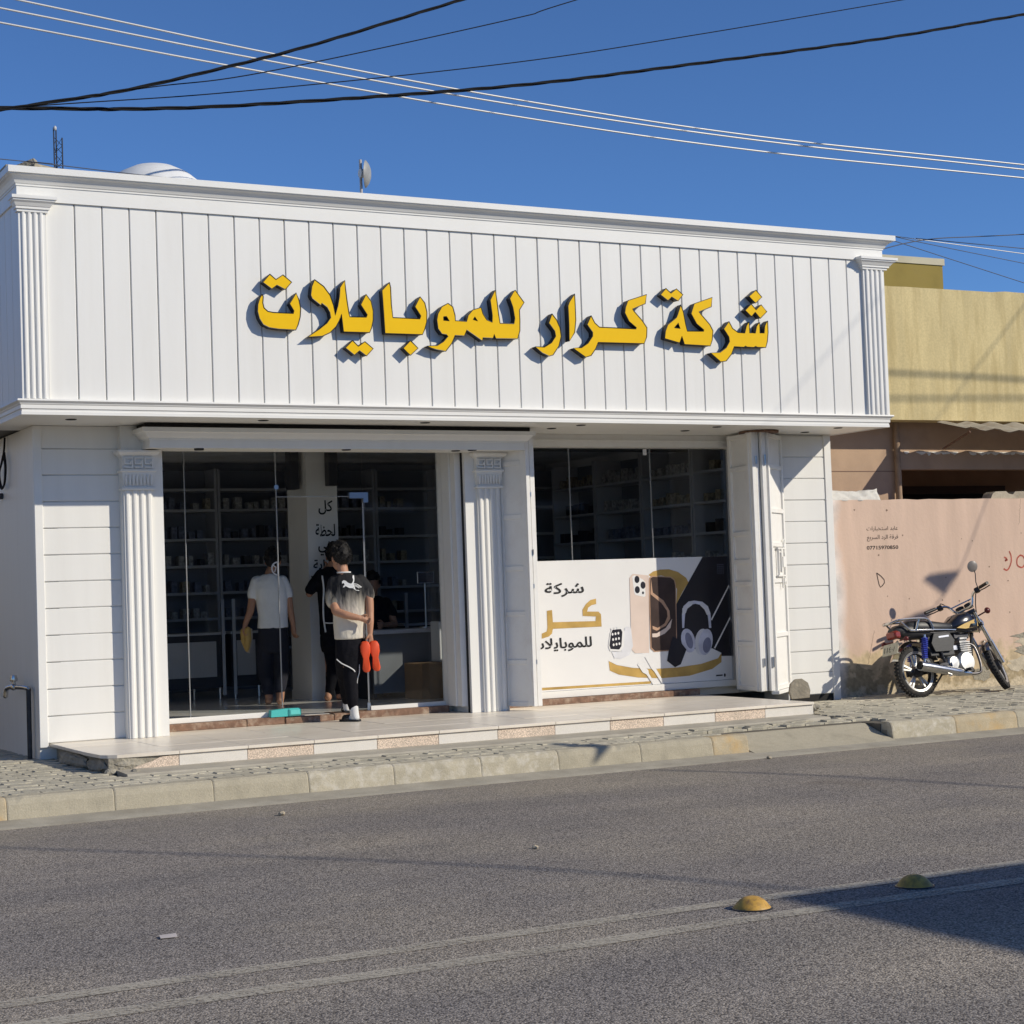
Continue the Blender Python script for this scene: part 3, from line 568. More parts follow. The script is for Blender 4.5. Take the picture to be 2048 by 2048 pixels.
# kerb
kb = MB(); kb.box(-40, 4.95, -1.79, -1.72, -0.02, 0.10); kb.box(6.46, 60, -1.79, -1.72, -0.02, 0.10)
KERB = struct(build('kerb', kb, mat('kerb_joint', (0.25, 0.22, 0.165), 0.95, var=0.2)))
JX = [-9.43 + 0.7 * i for i in range(12)] + [-1.03, -0.31, 0.39, 1.10, 1.77, 2.49, 3.16, 3.91, 4.60, 4.95]
JX2 = [6.46 + 0.72 * i for i in range(16)]
def kerb_stone(x0, x1, m, k):
    p = [(-1.868, 0.0), (-1.852, 0.125), (-1.838, 0.160), (-1.815, 0.173), (-1.705, 0.173), (-1.705, 0.0)]
    mb = MB(); g2 = 0.0018
    rr = random.Random(k)
    n = len(p); xs = [x0 + g2, x0 + g2 + 0.010]; nseg = max(3, int((x1 - x0) / 0.05))
    xs += [x0 + g2 + 0.010 + (x1 - x0 - 2 * g2 - 0.02) * i / nseg for i in range(1, nseg)] + [x1 - g2 - 0.010, x1 - g2]
    rings = []
    for i, x in enumerate(xs):
        ins = 0.003 if i in (0, len(xs) - 1) else 0
        chip = 0.016 * max(0.0, noise.noise(Vector((x * 6.5, k * 1.7, 2.0))) - 0.22)
        ring = []
        for pi_, (y, zz) in enumerate(p):
            e = chip * 1.6 if pi_ in (2, 3) else 0
            wob = 0.004 * noise.noise(Vector((x * 9, y * 20, zz * 30 + k)))
            ring.append((x, y + (ins + e + wob) * (1 if y < -1.78 else 0), zz - ((ins + e * 0.7) if zz > 0.1 else 0) + (wob if zz > 0.05 else 0)))
        rings.append(ring)
    mb.loft(rings)
    return build('kerb_stone', mb, m, KERB)
for k in range(len(JX) - 1):
    m = CONC
    if JX[k + 1] <= -1.02: m = CONCY
    elif k == len(JX) - 2: m = CONCY
    elif abs(JX[k] - 2.49) < 0.1 or abs(JX[k] - 1.1) < 0.1 or abs(JX[k]-1.77)<.1: m = CONCW
    kerb_stone(JX[k], JX[k + 1], m, k)
for k in range(len(JX2) - 1):
    kerb_stone(JX2[k], JX2[k + 1], [CONCW, CONCY, CONC][k % 3] if k < 3 else CONC, 50 + k)
rp = MB(); rp.prism([(-1.95, 0.0), (-1.93, 0.022), (-1.80, 0.055), (-1.52, 0.148), (-1.46, 0.148), (-1.46, 0.0)], 'x', 4.96, 6.44)
build('dropped_kerb', rp, CONC, KERB)
# pavement
pv = MB()
ZS = 0.152
pv.box(-40, -0.16, -1.71, 40, -0.02, ZS); pv.box(-0.16, 4.95, -1.71, 0.9, -0.02, ZS); pv.box(4.95, 6.45, -1.47, 0.9, -0.02, ZS); pv.box(6.45, 8.07, -1.71, 0.9, -0.02, ZS); pv.box(8.07, 60, -1.71, 1.1, -0.02, ZS)
PAVE = struct(build('pavement', pv, MORTAR))
pw, ph = 0.205, 0.102
def paver_mesh():
    gq = 0.004; h = 0.011
    w2, h2 = pw, ph
    top = [(gq, gq), (w2 * .25, gq + h), (w2 * .5, gq), (w2 * .75, gq - h + 0.002), (w2 - gq, gq), (w2 - gq, h2 - gq), (w2 * .75, h2 - gq - h), (w2 * .5, h2 - gq), (w2 * .25, h2 - gq + h - 0.002), (gq, h2 - gq)]
    cx, cy = w2 / 2, h2 / 2
    def sc(f): return [((x - cx) * f[0] + cx, (y - cy) * f[1] + cy) for x, y in top]
    a = [(x, y, -0.03) for x, y in top]; b = [(x, y, 0.013) for x, y in top]; c = [(x, y, 0.019) for x, y in sc((0.955, 0.91))]
    n = len(top); vs = a + b + c; fs = []
    for k in range(2):
        for i in range(n): fs.append((k * n + i, k * n + (i + 1) % n, (k + 1) * n + (i + 1) % n, (k + 1) * n + i))
    fs.append(tuple(range(2 * n, 3 * n)))
    return vs, fs
PVS, PFS = paver_mesh()
def paved(x, y):
    if y < -1.69 or y > 4.2: return False
    if x < -0.22: return x > -2.3 and (y < 4.2)
    if x < 6.55:
        if y + ph > -1.03: return False
        return not (4.9 < x + pw and x < 6.5 and y < -1.45)
    if x < 7.99: return y + ph < 0.84 and not (x < 6.47 and y < -1.45)
    return x < 13.5 and y + ph < 1.03
cells = []
row = 0; y = -1.69
while y < 4.2:
    x = -2.4
    while x < 13.6:
        xx = x + (0.5 * pw if (row % 2 and x < 6.2) else 0)
        if paved(xx, y): cells.append((xx, y))
        x += pw
    y += ph; row += 1
def seen(c):
    d = Vector((c[0] + .1, c[1] + .05, 0.17)) - CAMP
    zz = d.dot(CF); return abs(d.dot(CR) / zz) < 0.30
cells = [c for c in cells if seen(c)]
cells.sort(key=lambda c: (Vector((c[0], c[1], 0.17)) - CAMP).length)
pm = MB(); pm.add(PVS, PFS)
me0 = None
rest = MB()
for i, (x, y) in enumerate(cells):
    rr = random.Random(i * 13 + 5)
    dz = rr.gauss(0, 0.0028); tx = rr.gauss(0, 0.012); ty = rr.gauss(0, 0.010); rz = rr.gauss(0, 0.012)
    broken = 4.6 < x < 6.6 and y < -0.9
    if broken: dz += rr.uniform(-0.012, 0.006); tx *= 3; ty *= 3
    if i < 300:
        if me0 is None:
            o = build('paver', pm, PAVER, PAVE); me0 = o.data; o.location = (x, y, ZS + dz); o.rotation_euler = (tx, ty, rz)
        else:
            place('paver', me0, (x, y, ZS + dz), PAVE, (tx, ty, rz))
    else:
        M = Matrix.Translation((x, y, ZS + dz)) @ Matrix.Rotation(rz, 4, 'Z') @ Matrix.Rotation(ty, 4, 'Y') @ Matrix.Rotation(tx, 4, 'X')
        rest.add([tuple(M @ Vector(v)) for v in PVS], PFS)
o = build('far_pavers', rest, PAVER, PAVE, recalc=False); o['kind'] = 'stuff'

# ================================================================== SHOP STEP
STEP = thing('shop_step', 'long low shop step with pale floor tiles and alternating white and pink riser tiles', 'step', (3.2, 0, 0.15))
sc_ = MB(); sc_.box(-0.03, 6.48, -0.698, 1.3, 0.10, 0.274)
build('core', sc_, CEMENT, STEP)
lg = MB(); lg.prism([(-1.03, 0.150), (-1.015, 0.180), (-0.70, 0.190), (-0.70, 0.12), (-1.03, 0.12)], 'x', 0.02, 6.46)
build('ledge', lg, mat('ledge_cement', (0.43, 0.395, 0.32), 0.9, var=0.12, vscale=5, bump=0.4, bscale=60, dirt=(0.3, 0.26, 0.2), dscale=4, damt=0.5), STEP)
tj = [-0.085] + [0.506 + 0.5456 * i for i in range(12)]
for i in range(len(tj) - 1):
    x0, x1 = tj[i], tj[i + 1]
    for (ya, yb) in ((-0.735, -0.18), (-0.18, 0.37), (0.37, 1.30)):
        t = MB(); jit = random.uniform(-0.0012, 0.0012)
        if i == 0 and ya < -0.7:
            t.prism([(x0 + 0.02, -0.60), (x0 + 0.06, -0.66), (x0 + 0.12, -0.70), (x1 - 0.0015, ya + 0.003), (x1 - 0.0015, yb - 0.0015), (x0, yb - 0.0015)], 'z', 0.275, 0.300 + jit)
        else:
            t.box(x0 + 0.0015, x1 - 0.0015, ya + 0.0015, yb - 0.0015, 0.275, 0.300 + jit, b=0.002)
        build('floor_tile', t, MARBLE, STEP)
    if i == 0:
        t = MB(); t.prism([(0.14, 0.186), (x1 - 0.002, 0.186), (x1 - 0.002, 0.270), (0.36, 0.262), (0.30, 0.235), (0.18, 0.205)], 'y', -0.716, -0.699)
        build('riser_tile', t, TILEP, STEP)
    else:
        t = MB(); t.box(x0 + 0.002, x1 - 0.002, -0.716, -0.699, 0.186, 0.272, b=0.0015)
        build('riser_tile', t, TILEW if i % 2 == 1 else TILEP, STEP)
def lump(c, r, seed, sub=2, amp=0.35):
    bm = bmesh.new(); bmesh.ops.create_icosphere(bm, subdivisions=sub, radius=1)
    for v in bm.verts:
        k = 1 + amp * noise.noise(v.co * 1.7 + Vector((seed * 3.1, seed, 0)))
        v.co = Vector((v.co.x * r[0] * k, v.co.y * r[1] * k, v.co.z * r[2] * k)) + Vector(c)
    mb = MB(); return mb.bm(bm)
bc = lump((0.16, -0.655, 0.215), (0.17, 0.06, 0.055), 3, 3); bc.merge(lump((-0.03, -0.40, 0.20), (0.05, 0.28, 0.06), 4, 3)); bc.merge(lump((-0.05, 0.25, 0.20), (0.055, 0.42, 0.07), 5, 3)); bc.merge(lump((0.05, -0.63, 0.20), (0.08, 0.07, 0.07), 9, 3))
build('broken_edge', bc, CEMENT, STEP, smooth=False)
bc = lump((6.53, -0.60, 0.225), (0.06, 0.10, 0.06), 6, 3); bc.merge(lump((6.62, -0.35, 0.21), (0.13, 0.25, 0.06), 7, 3))
build('broken_end', bc, CEMENT, STEP, smooth=False)
sill = MB()
for (x0, x1, d) in ((0.90, 1.72, 0), (1.725, 2.08, 0.004), (2.085, 2.55, -0.006), (2.555, 3.72, 0.002)):
    s_ = MB(); s_.box(x0, x1, 1.165 + d, 1.42, 0.298, 0.360 + d, b=0.006); build('door_sill_block', s_, BROWN, STEP)
s_ = MB(); s_.box(4.30, 6.50, 1.10, 1.30, 0.298, 0.358, b=0.006); build('window_sill_block', s_, BROWN, STEP)
for i, (c, rr, lb) in enumerate((((-0.02, -0.72, 0.175), (0.055, 0.03, 0.03), 'small pale cement lump by the broken corner of the step'), ((0.12, -0.86, 0.18), (0.03, 0.05, 0.022), 'dark angular rubble chip lying on the ledge corner'))):
    tag(build('rubble', lump(c, rr, 20 + i, 2), CEMENT), lb, 'rubble', None)
st = MB(); st.prism([(-0.085, 0), (0.085, 0), (0.10, 0.07), (0.085, 0.14), (0.03, 0.185), (-0.03, 0.185), (-0.08, 0.145), (-0.10, 0.07)], 'y', -0.035, 0.035)
st.xf(Matrix.Translation((6.80, -0.14, 0.29)) @ Matrix.Rotation(-0.12, 4, 'X') @ Matrix.Rotation(-0.45, 4, 'Z'))
tag(build('stone', st, STONE), 'rounded beige stone slab propped at the right end of the step', 'stone')

# ================================================================== SHOP BUILDING
SHOP = thing('shop_building', 'white single storey phone shop with panelled fascia, fluted pilasters and glazed front', 'shop', (4.0, 0.85, 0.15))
XL, XR, ZB, ZT = -0.435, 8.13, 3.02, 4.587
b = MB(); b.box(XL + 0.013, XR - 0.013, 0.013, 3.2, 2.932, 4.76); build('fascia_box', b, mat('fascia_groove', (0.16, 0.16, 0.155), 0.8), SHOP)
def board_mesh(wd, h):
    mb = MB(); mb.prism([(0.003, 0.0125), (0.003, 0.007), (0.009, 0.0), (wd - 0.010, 0.0), (wd - 0.003, 0.006), (wd - 0.003, 0.0125)], 'z', 0, h); return mb
BH = ZT - ZB - 0.002
bd0 = board_mesh(0.22, BH)
o = build('board', bd0, WHITE, SHOP); bme = o.data
o.location = Vector((0, 0, ZB + 0.001)); 
# stored relative to the shop origin: shift mesh data once
for v in bme.vertices: v.co = v.co + origin(SHOP)
o.location = Vector((0.0, 0.0, ZB + 0.001)) - origin(SHOP)
for i in range(1, 35): place('board', bme, (i * 0.22, random.uniform(-0.0008, 0.0008), ZB + 0.001), SHOP)
place('board', bme, (-0.236, 0, ZB + 0.001), SHOP, scale=(0.236 / 0.22, 1, 1))
place('board', bme, (7.70, 0, ZB + 0.001), SHOP, scale=(0.20 / 0.22, 1, 1))
for i in range(12): place('side_board', bme, (XL, 0.05 + (i + 1) * 0.22, ZB + 0.001), SHOP, rot=(0, 0, -PI / 2))
c = MB(); c.mould(XL, XR, 0, 3.2, [(-0.02, ZT), (0.018, ZT), (0.018, 4.700), (0.026, 4.702), (0.026, 4.714), (0.033, 4.719), (0.040, 4.732), (0.053, 4.752), (0.070, 4.768), (0.086, 4.776), (0.092, 4.779), (0.092, 4.785), (0.106, 4.787), (0.106, 4.838), (-0.15, 4.843)], kl=0.9, kr=1.2)
build('cornice', c, WHITE2, SHOP)
c = MB(); c.mould(XL, XR, 0, 3.2, [(-0.02, 3.036), (0.052, 3.034), (0.054, 3.020), (0.044, 3.012), (0.034, 3.006), (0.030, 2.996), (0.024, 2.990), (0.024, 2.962), (0.014, 2.956), (0.014, 2.944), (0.018, 2.938), (0.018, 2.914), (-0.02, 2.914)])
build('base_moulding', c, WHITE2, SHOP)
s_ = MB(); s_.box(XL - 0.005, XR + 0.005, 0.004, 1.30, 2.917, 2.931); SOF = build('soffit', s_, WHITE2, SHOP)
def downlight(x, y, z, par, rad=0.045):
    mb = MB(); mb.lathe([(rad, z - 0.004), (rad, z + 0.004)], 20, (x, y, 0), 'z', 1); mb.lathe([(rad * 0.86, z - 0.0055), (rad * 0.86, z - 0.001)], 20, (x, y, 0), 'z', 0)
    build('downlight', mb, [BLACKGAP, DKMETAL], par)
for x, y in [(0.018, 0.328), (4.701, 0.221), (4.573, 0.547), (6.209, 0.206), (6.105, 0.602), (7.622, 0.14), (7.566, 0.6), (1.6, 0.2), (3.1, 0.2)]: downlight(x, y, 2.917, SOF)

def flutes(mb, x0, x1, y, z0, z1, n, depth=0.016):
    """raised rounded ribs on a flat shaft"""
    wd = (x1 - x0) / n
    for k in range(n):
        a = x0 + k * wd + wd * 0.16; bb = x0 + (k + 1) * wd - wd * 0.16; m_ = (a + bb) / 2; h = (bb - a) / 2
        pts = [(a, y + 0.002)] + [(m_ - h * math.cos(t), y - depth * math.sin(t)) for t in (0.35, 0.8, 1.2, PI - 1.2, PI - 0.8, PI - 0.35)] + [(bb, y + 0.002)]
        mb.prism(pts, 'z', z0, z1)
for (x0, x1) in ((-0.445, -0.236), (7.885, 8.150)):
    p = MB(); p.box(x0, x1, -0.030, 0.012, 3.036, ZT); flutes(p, x0 + 0.012, x1 - 0.012, -0.030, 3.037, 4.495, 4)
    PIL = build('fascia_pilaster', p, WHITE2, SHOP)
    q = MB(); q.mould(x0, x1, -0.03, 0.03, [(-0.01, 4.492), (0.018, 4.494), (0.018, 4.512), (0.030, 4.516), (0.030, 4.532), (0.036, 4.536), (0.050, 4.560), (0.066, 4.574), (0.066, 4.585), (0.078, 4.588), (0.078, 4.612), (-0.01, 4.614)], kl=0.8 if x0 < 0 else 1.0, kr=1.0 if x0 < 0 else 1.6)
    build('capital', q, WHITE2, PIL)
# walls, roof
def bx(name, m, *a, b=0, par=SHOP):
    mb = MB(); mb.box(*a, b=b); return build(name, mb, m, par)
bx('side_wall', WHITE, -0.165, 0.02, 0.87, 8.0, 0.10, 2.915)
bx('front_wall', WHITE, 0.02, 0.56, 0.863, 1.28, 0.10, 2.914)
bx('front_wall', WHITE, 7.42, 8.055, 0.863, 1.28, 0.10, 2.914)
bx('right_wall', INWALL, 7.90, 8.06, 1.281, 8.0, 0.10, 4.3)
bx('rear_wall', INWALL, 0.02, 7.90, 6.6, 6.75, 0.10, 4.3)
bx('roof', mat('roof_screed', (0.45, 0.42, 0.36), 0.9, var=0.1), -0.16, 8.06, 1.0, 8.0, 4.40, 4.52)
bx('upper_wall', WHITE, -0.165, -0.02, 3.21, 8.0, 2.916, 4.7)
bx('interior_floor', INFLOOR, 0.02, 7.90, 1.28, 6.6, 0.28, 0.358)
bx('interior_ceiling', INCEIL, 0.02, 7.90, 1.30, 6.6, 3.05, 3.12)
bx('interior_left_wall', INWALL, 0.021, 0.12, 1.30, 6.6, 0.358, 3.05)
# left plank cladding
def plank_mesh(l, h):
    mb = MB(); mb.prism([(0.0128, 0.003), (0.006, 0.003), (0.0, 0.009), (0.0, h - 0.008), (0.005, h - 0.003), (0.0128, h - 0.003)], 'x', 0, l); return mb
def planks(x0, x1, z0, n, pitch, y=0.85):
    o = build('plank', plank_mesh(x1 - x0, pitch), WHITE, SHOP)
    for v in o.data.vertices: v.co = v.co + origin(SHOP)
    o.location = Vector((x0, y, z0)) - origin(SHOP)
    for k in range(1, n): place('plank', o.data, (x0, y + random.uniform(-0.001, 0.001), z0 + k * pitch), SHOP)
planks(-0.10, 0.552, 0.301, 11, 0.2205)
bx('plank_header', WHITE, -0.10, 0.552, 0.852, 0.864, 2.728, 2.914)
planks(7.44, 7.985, 0.235, 12, 0.2225)
bx('corner_trim', WHITE2, -0.172, -0.101, 0.838, 0.90, 0.27, 2.915, b=0.004)
bx('corner_trim', WHITE2, 7.986, 8.075, 0.838, 0.90, 0.165, 2.915, b=0.004)
bx('base_gap', BLACKGAP, 7.44, 7.985, 0.853, 0.866, 0.16, 0.234)
# greek key capital
def capital(x0, x1, y, z0, par):
    """x0..x1 shaft width; z0 = bottom of capital (0.335 high)"""
    mb = MB()
    mb.mould(x0, x1, y, y + 0.10, [(-0.01, z0), (0.018, z0 + 0.002), (0.022, z0 + 0.012), (0.018, z0 + 0.022), (0.004, z0 + 0.026), (0.0, z0 + 0.034), (0.010, z0 + 0.100), (0.018, z0 + 0.150), (0.030, z0 + 0.158), (0.030, z0 + 0.172), (0.014, z0 + 0.178), (0.012, z0 + 0.184), (0.012, z0 + 0.276), (0.020, z0 + 0.280), (0.020, z0 + 0.286), (0.038, z0 + 0.296), (0.052, z0 + 0.312), (0.056, z0 + 0.318), (0.056, z0 + 0.333), (-0.01, z0 + 0.335)])
    C_ = build('capital', mb, WHITE2, par)
    k = MB(); yy = y - 0.012; za, zb = z0 + 0.186, z0 + 0.274; t = 0.0105
    n = 3; wd = (x1 - x0 + 0.012) / n
    for i in range(n):
        a = x0 - 0.006 + i * wd + 0.005; bb = a + wd - 0.014; e = yy - 0.022; bk = yy + 0.001
        k.box(a, bb, e, bk, zb - t, zb); k.box(a, a + t, e, bk, za + 0.030, zb - t); k.box(a + t, bb - t * 1.2, e, bk, za + 0.030, za + 0.030 + t)
        k.box(bb - t * 2.2, bb - t * 1.2, e, bk, za + 0.041, za + 0.055)
        k.box(a, bb, e, bk, za, za + t); k.box(bb - t, bb, e, bk, za + t, zb - 0.022)
    build('key_pattern', k, WHITE2, C_)
    lf = MB(); n = 8
    for i in range(n):
        cx = x0 + (i + 0.5) * (x1 - x0) / n
        lf.ell((cx, y - 0.014, z0 + 0.088), ((x1 - x0) / n * 0.40, 0.012, 0.048), 8, 6)
        lf.ell((cx, y - 0.012, z0 + 0.048), (0.008, 0.010, 0.010), 6, 5)
    build('leaf_band', lf, WHITE2, C_, smooth=True)
def pilaster(xa, xb, x0, x1, yblock, yshaft, zc, zt):
    mb = MB(); mb.box(xa, xb, yblock, 1.28, 0.301, 2.914); mb.box(x0, x1, yshaft + 0.012, yblock + 0.004, 0.3015, zc); flutes(mb, x0, x1, yshaft + 0.012, 0.302, zc, 4, 0.018)
    P_ = build('door_pilaster', mb, WHITE, SHOP); capital(x0, x1, yshaft, zc, P_); return P_
pilaster(0.542, 0.895, 0.552, 0.800, 0.765, 0.735, 2.37, 2.70)
pilaster(3.80, 4.19, 3.915, 4.150, 0.855, 0.815, 2.375, 2.71)
# door canopy
cn = MB(); cn.mould(0.72, 4.27, 0.53, 0.90, [(-0.02, 2.712), (0.0, 2.710), (0.0, 2.778), (0.010, 2.780), (0.010, 2.790), (0.022, 2.794), (0.034, 2.806), (0.052, 2.832), (0.066, 2.838), (0.080, 2.840), (0.080, 2.876), (0.02, 2.880)])
cn.box(0.74, 4.25, 0.545, 0.90, 2.713, 2.87)
CAN = build('door_canopy', cn, WHITE, SHOP)
bx('gap_shade_strip', BLACKGAP, 0.68, 4.31, 0.49, 0.90, 2.882, 2.915, par=CAN)  # solid black strip painted in for the shade above the canopy
for x, y in [(1.20, 0.70), (1.166, 0.60), (2.522, 0.62), (3.62, 0.66), (3.75, 0.58)]: downlight(x, y, 2.7105, CAN, 0.042)
# door glazing
DF = bx('door_frame', WHITE2, 0.896, 2.10, 1.245, 1.30, 0.361, 0.408, b=0.004)
bx('door_frame_rail', WHITE2, 2.955, 3.72, 1.245, 1.30, 0.363, 0.400, par=DF)
bx('jamb_post', WHITE2, 3.722, 3.795, 1.20, 1.30, 0.361, 2.914, par=DF)
bx('jamb_strip', OFFW, 3.735, 3.797, 0.93, 1.19, 0.361, 2.913, par=DF)
bx('jamb_strip', WHITE2, 3.715, 3.733, 1.02, 1.18, 0.361, 2.912, par=DF)
bx('jamb_shade_strip', BLACKGAP, 3.792, 3.799, 0.895, 0.925, 0.301, 2.912, par=DF)  # black strip in place of the shade between jamb and pillar
bx('head_rail', INDARK, 0.896, 3.72, 1.27, 1.30, 2.86, 2.914, par=DF)
def pane(x0, x1, z0, z1, y, par):
    return bx('pane', GLASS, x0, x1, y, y + 0.010, z0, z1, par=par)
pane(0.897, 1.243, 0.41, 2.86, 1.272, DF); pane(1.247, 2.098, 0.41, 2.86, 1.272, DF); pane(2.102, 2.943, 2.34, 2.86, 1.272, DF); pane(2.957, 3.72, 0.402, 2.86, 1.272, DF)
for x in (1.245, 2.10):
    bx('glass_joint', mat('silicone', (0.32, 0.33, 0.34), 0.5), x - 0.0022, x + 0.0022, 1.266, 1.286, 0.41, 2.86, par=DF)
bx('glass_joint', MATS['silicone'], 2.102, 2.943, 1.268, 1.285, 2.334, 2.339, par=DF)
# open glass door leaf
dl = MB(); dl.box(0, 0.82, -0.005, 0.005, 0.375, 2.325); M = Matrix.Translation((2.952, 1.285, 0)) @ Matrix.Rotation(math.radians(66), 4, 'Z')
dl.xf(M); DL = build('glass_door', dl, GLASS, SHOP)
e_ = MB(); e_.box(-0.002, 0.002, -0.006, 0.006, 0.375, 2.325); e_.box(0.818, 0.822, -0.006, 0.006, 0.375, 2.325); e_.xf(M); build('door_edge', e_, MATS['silicone'], DL)
e_ = MB(); e_.box(-0.01, 0.14, -0.014, 0.014, 0.362, 0.43); e_.xf(M); build('bottom_fitting', e_, STEEL, DL)
e_ = MB(); e_.box(2.81, 2.995, 1.255, 1.30, 2.318, 2.372); e_.box(2.945, 2.995, 1.255, 1.30, 2.278, 2.318); build('top_fitting', e_, STEEL, DF)
e_ = MB(); e_.lathe([(0.022, 1.262), (0.022, 1.27)], 16, (2.10, 0, 2.425), 'y', 0); build('glass_clip', e_, STEEL, DF)
hd = MB()
for k in range(14):
    a = PI / 2 + PI * k / 13
    hd.lathe([(0.007, 1.258), (0.007, 1.268)], 8, (2.092 + 0.058 * math.cos(a), 0, 1.69 + 0.058 * math.sin(a)), 'y')
hd.box(2.085, 2.0955, 1.260, 1.268, 1.64, 1.74); hd.tube([(2.06, 1.264, 1.66), (2.075, 1.264, 1.70), (2.05, 1.264, 1.72)], 0.006, 6); build('round_lock_decal', hd, STEEL, DF)
# shop window
WF = bx('window_frame', WHITE2, 4.30, 7.06, 1.165, 1.215, 0.36, 0.425, b=0.004)
bx('window_head', OFFW, 4.20, 7.42, 1.06, 1.26, 2.795, 2.915, par=WF)
bx('window_head_lip', OFFW, 4.20, 7.08, 1.045, 1.059, 2.85, 2.862, par=WF)
bx('window_stile', WHITE2, 6.985, 7.065, 1.13, 1.215, 0.425, 2.795, par=WF)
bx('window_stile', OFFW, 7.075, 7.42, 1.06, 1.26, 0.302, 2.795, par=WF)
bx('window_bead', STEEL, 6.962, 6.982, 1.155, 1.20, 0.426, 2.78, par=WF)
for x0, x1 in ((4.20, 5.123), (5.127, 6.065), (6.069, 6.965)): pane(x0, x1, 0.425, 2.795, 1.196, WF)
for x in (5.125, 6.067): bx('glass_joint', MATS['silicone'], x - 0.0018, x + 0.0018, 1.193, 1.21, 0.425, 2.795, par=WF)
nt = MB(); nt.box(5.985, 6.028, 1.192, 1.194, 2.725, 2.785); build('small_notice', nt, P_WHITE, WF)
nt = MB(); nt.box(5.995, 6.018, 1.1905, 1.1915, 2.74, 2.775); build('notice_print', nt, P_GREY, WF)

# folding steel shutters
def leaf(p0, p1, z0, z1, th, panels, par, side=1):
    p0 = Vector((p0[0], p0[1], 0)); p1 = Vector((p1[0], p1[1], 0)); d = (p1 - p0); L = d.length; a = math.atan2(d.y, d.x)
    M = Matrix.Translation(p0) @ Matrix.Rotation(a, 4, 'Z')
    core = MB(); core.box(0.002, L - 0.002, -th * 0.10, th * 0.10, z0 + 0.002, z1 - 0.002); core.xf(M)
    S_ = build('folding_shutter', core, OFFW, par)
    def sub(nm, *q, m=OFFW, b=0.003):
        mb = MB(); mb.box(*q, b=b); mb.xf(M); return build(nm, mb, m, S_)
    sw = min(0.055, L * 0.16)
    sub('stile', 0, sw, -th / 2, th / 2, z0, z1); sub('stile', L - sw, L, -th / 2, th / 2, z0, z1)
    for zz in panels: sub('rail', sw, L - sw, -th / 2 + 0.002, th / 2 - 0.002, zz - 0.022, zz + 0.022)
    return S_, M, L
prs = [0.36, 0.75, 1.20, 1.62, 2.10, 2.60, 2.84]
leaf((4.165, 0.89), (4.30, 0.585), 0.345, 2.90, 0.03, prs, SHOP)
s2, M2, L2 = leaf((4.225, 0.91), (4.345, 0.60), 0.345, 2.90, 0.03, prs, SHOP)
q = MB(); q.box(4.285, 4.325, 0.555, 0.60, 0.34, 2.90, b=0.004); q.box(4.335, 4.385, 0.57, 0.615, 0.34, 2.90, b=0.004); build('edge_post', q, OFFW, s2)
q = MB()
for zz in (0.75, 1.45, 1.75, 2.3):
    q.tube([(4.33, 0.56, zz - 0.02), (4.33, 0.56, zz + 0.02)], 0.008, 8)
q.box(4.326, 4.336, 0.545, 0.56, 1.74, 1.79); build('hinge', q, STEEL, s2)
prsr = [0.36, 0.78, 1.13, 1.62, 1.90, 2.16, 2.52, 2.60, 2.88]
leaf((6.875, 0.96), (6.80, 0.50), 0.335, 2.90, 0.05, [0.36, 0.80, 1.12, 1.40, 1.62, 1.90, 2.55, 2.87], SHOP)
s3, M3, L3 = leaf((6.955, 0.455), (7.40, 0.815), 0.335, 2.895, 0.05, [0.36, 0.88, 1.42, 1.78, 2.12, 2.56, 2.87], SHOP)
q = MB(); q.box(6.785, 6.835, 0.455, 0.505, 0.335, 2.90, b=0.004); q.box(6.842, 6.882, 0.47, 0.52, 0.335, 2.90, b=0.004); q.box(6.89, 6.94, 0.435, 0.48, 0.335, 2.90, b=0.004); build('edge_post', q, OFFW, s3)
q = MB(); q.box(6.80, 6.945, 0.523, 0.545, 0.34, 2.89); build('post_shade_backing', q, BLACKGAP, s3)  # black backing added so the spaces between the posts look shaded
q = MB()
for zz in (0.62, 2.62):
    q.tube([(6.925, 0.43, zz - 0.05), (6.925, 0.43, zz + 0.05)], 0.014, 10); q.tube([(6.83, 0.45, zz - 0.04), (6.83, 0.45, zz + 0.04)], 0.012, 10)
build('hinge', q, STEEL, s3)
lk = MB()
lk.box(0.18, 0.45, -0.040, -0.018, 1.46, 1.475); lk.box(0.18, 0.45, -0.040, -0.018, 1.735, 1.75); lk.box(0.21, 0.235, -0.040, -0.018, 1.475, 1.735); lk.box(0.29, 0.315, -0.045, -0.018, 1.50, 1.70); lk.box(0.34, 0.43, -0.05, -0.018, 1.55, 1.66, b=0.004)
lk.tube([(0.47 + 0.028 * math.cos(t / 10 * 2 * PI), -0.03, 1.81 + 0.028 * math.sin(t / 10 * 2 * PI)) for t in range(11)], 0.006, 6); lk.tube([(0.44, -0.03, 1.70), (0.46, -0.03, 1.84)], 0.007, 6)
lk.tube([(0.47 + 0.024 * math.cos(t / 10 * 2 * PI), -0.03, 1.39 + 0.024 * math.sin(t / 10 * 2 * PI)) for t in range(11)], 0.006, 6); lk.tube([(0.36, -0.03, 1.34), (0.36, -0.03, 1.46)], 0.008, 6); lk.tube([(0.43, -0.03, 1.37), (0.43, -0.03, 1.46)], 0.006, 6)
lk.xf(M3); build('latch', lk, OFFW, s3)
q = MB(); q.box(-0.04, 0.50, -0.05, 0.03, 0.300, 0.334, b=0.004); q.xf(M3); build('floor_guide', q, WHITE2, s3)
tr = MB(); tr.lathe([(0.20, 2.895), (0.20, 2.912)], 24, (6.95, 0.55, 0), 'z'); build('top_pivot', tr, RUST, s3)

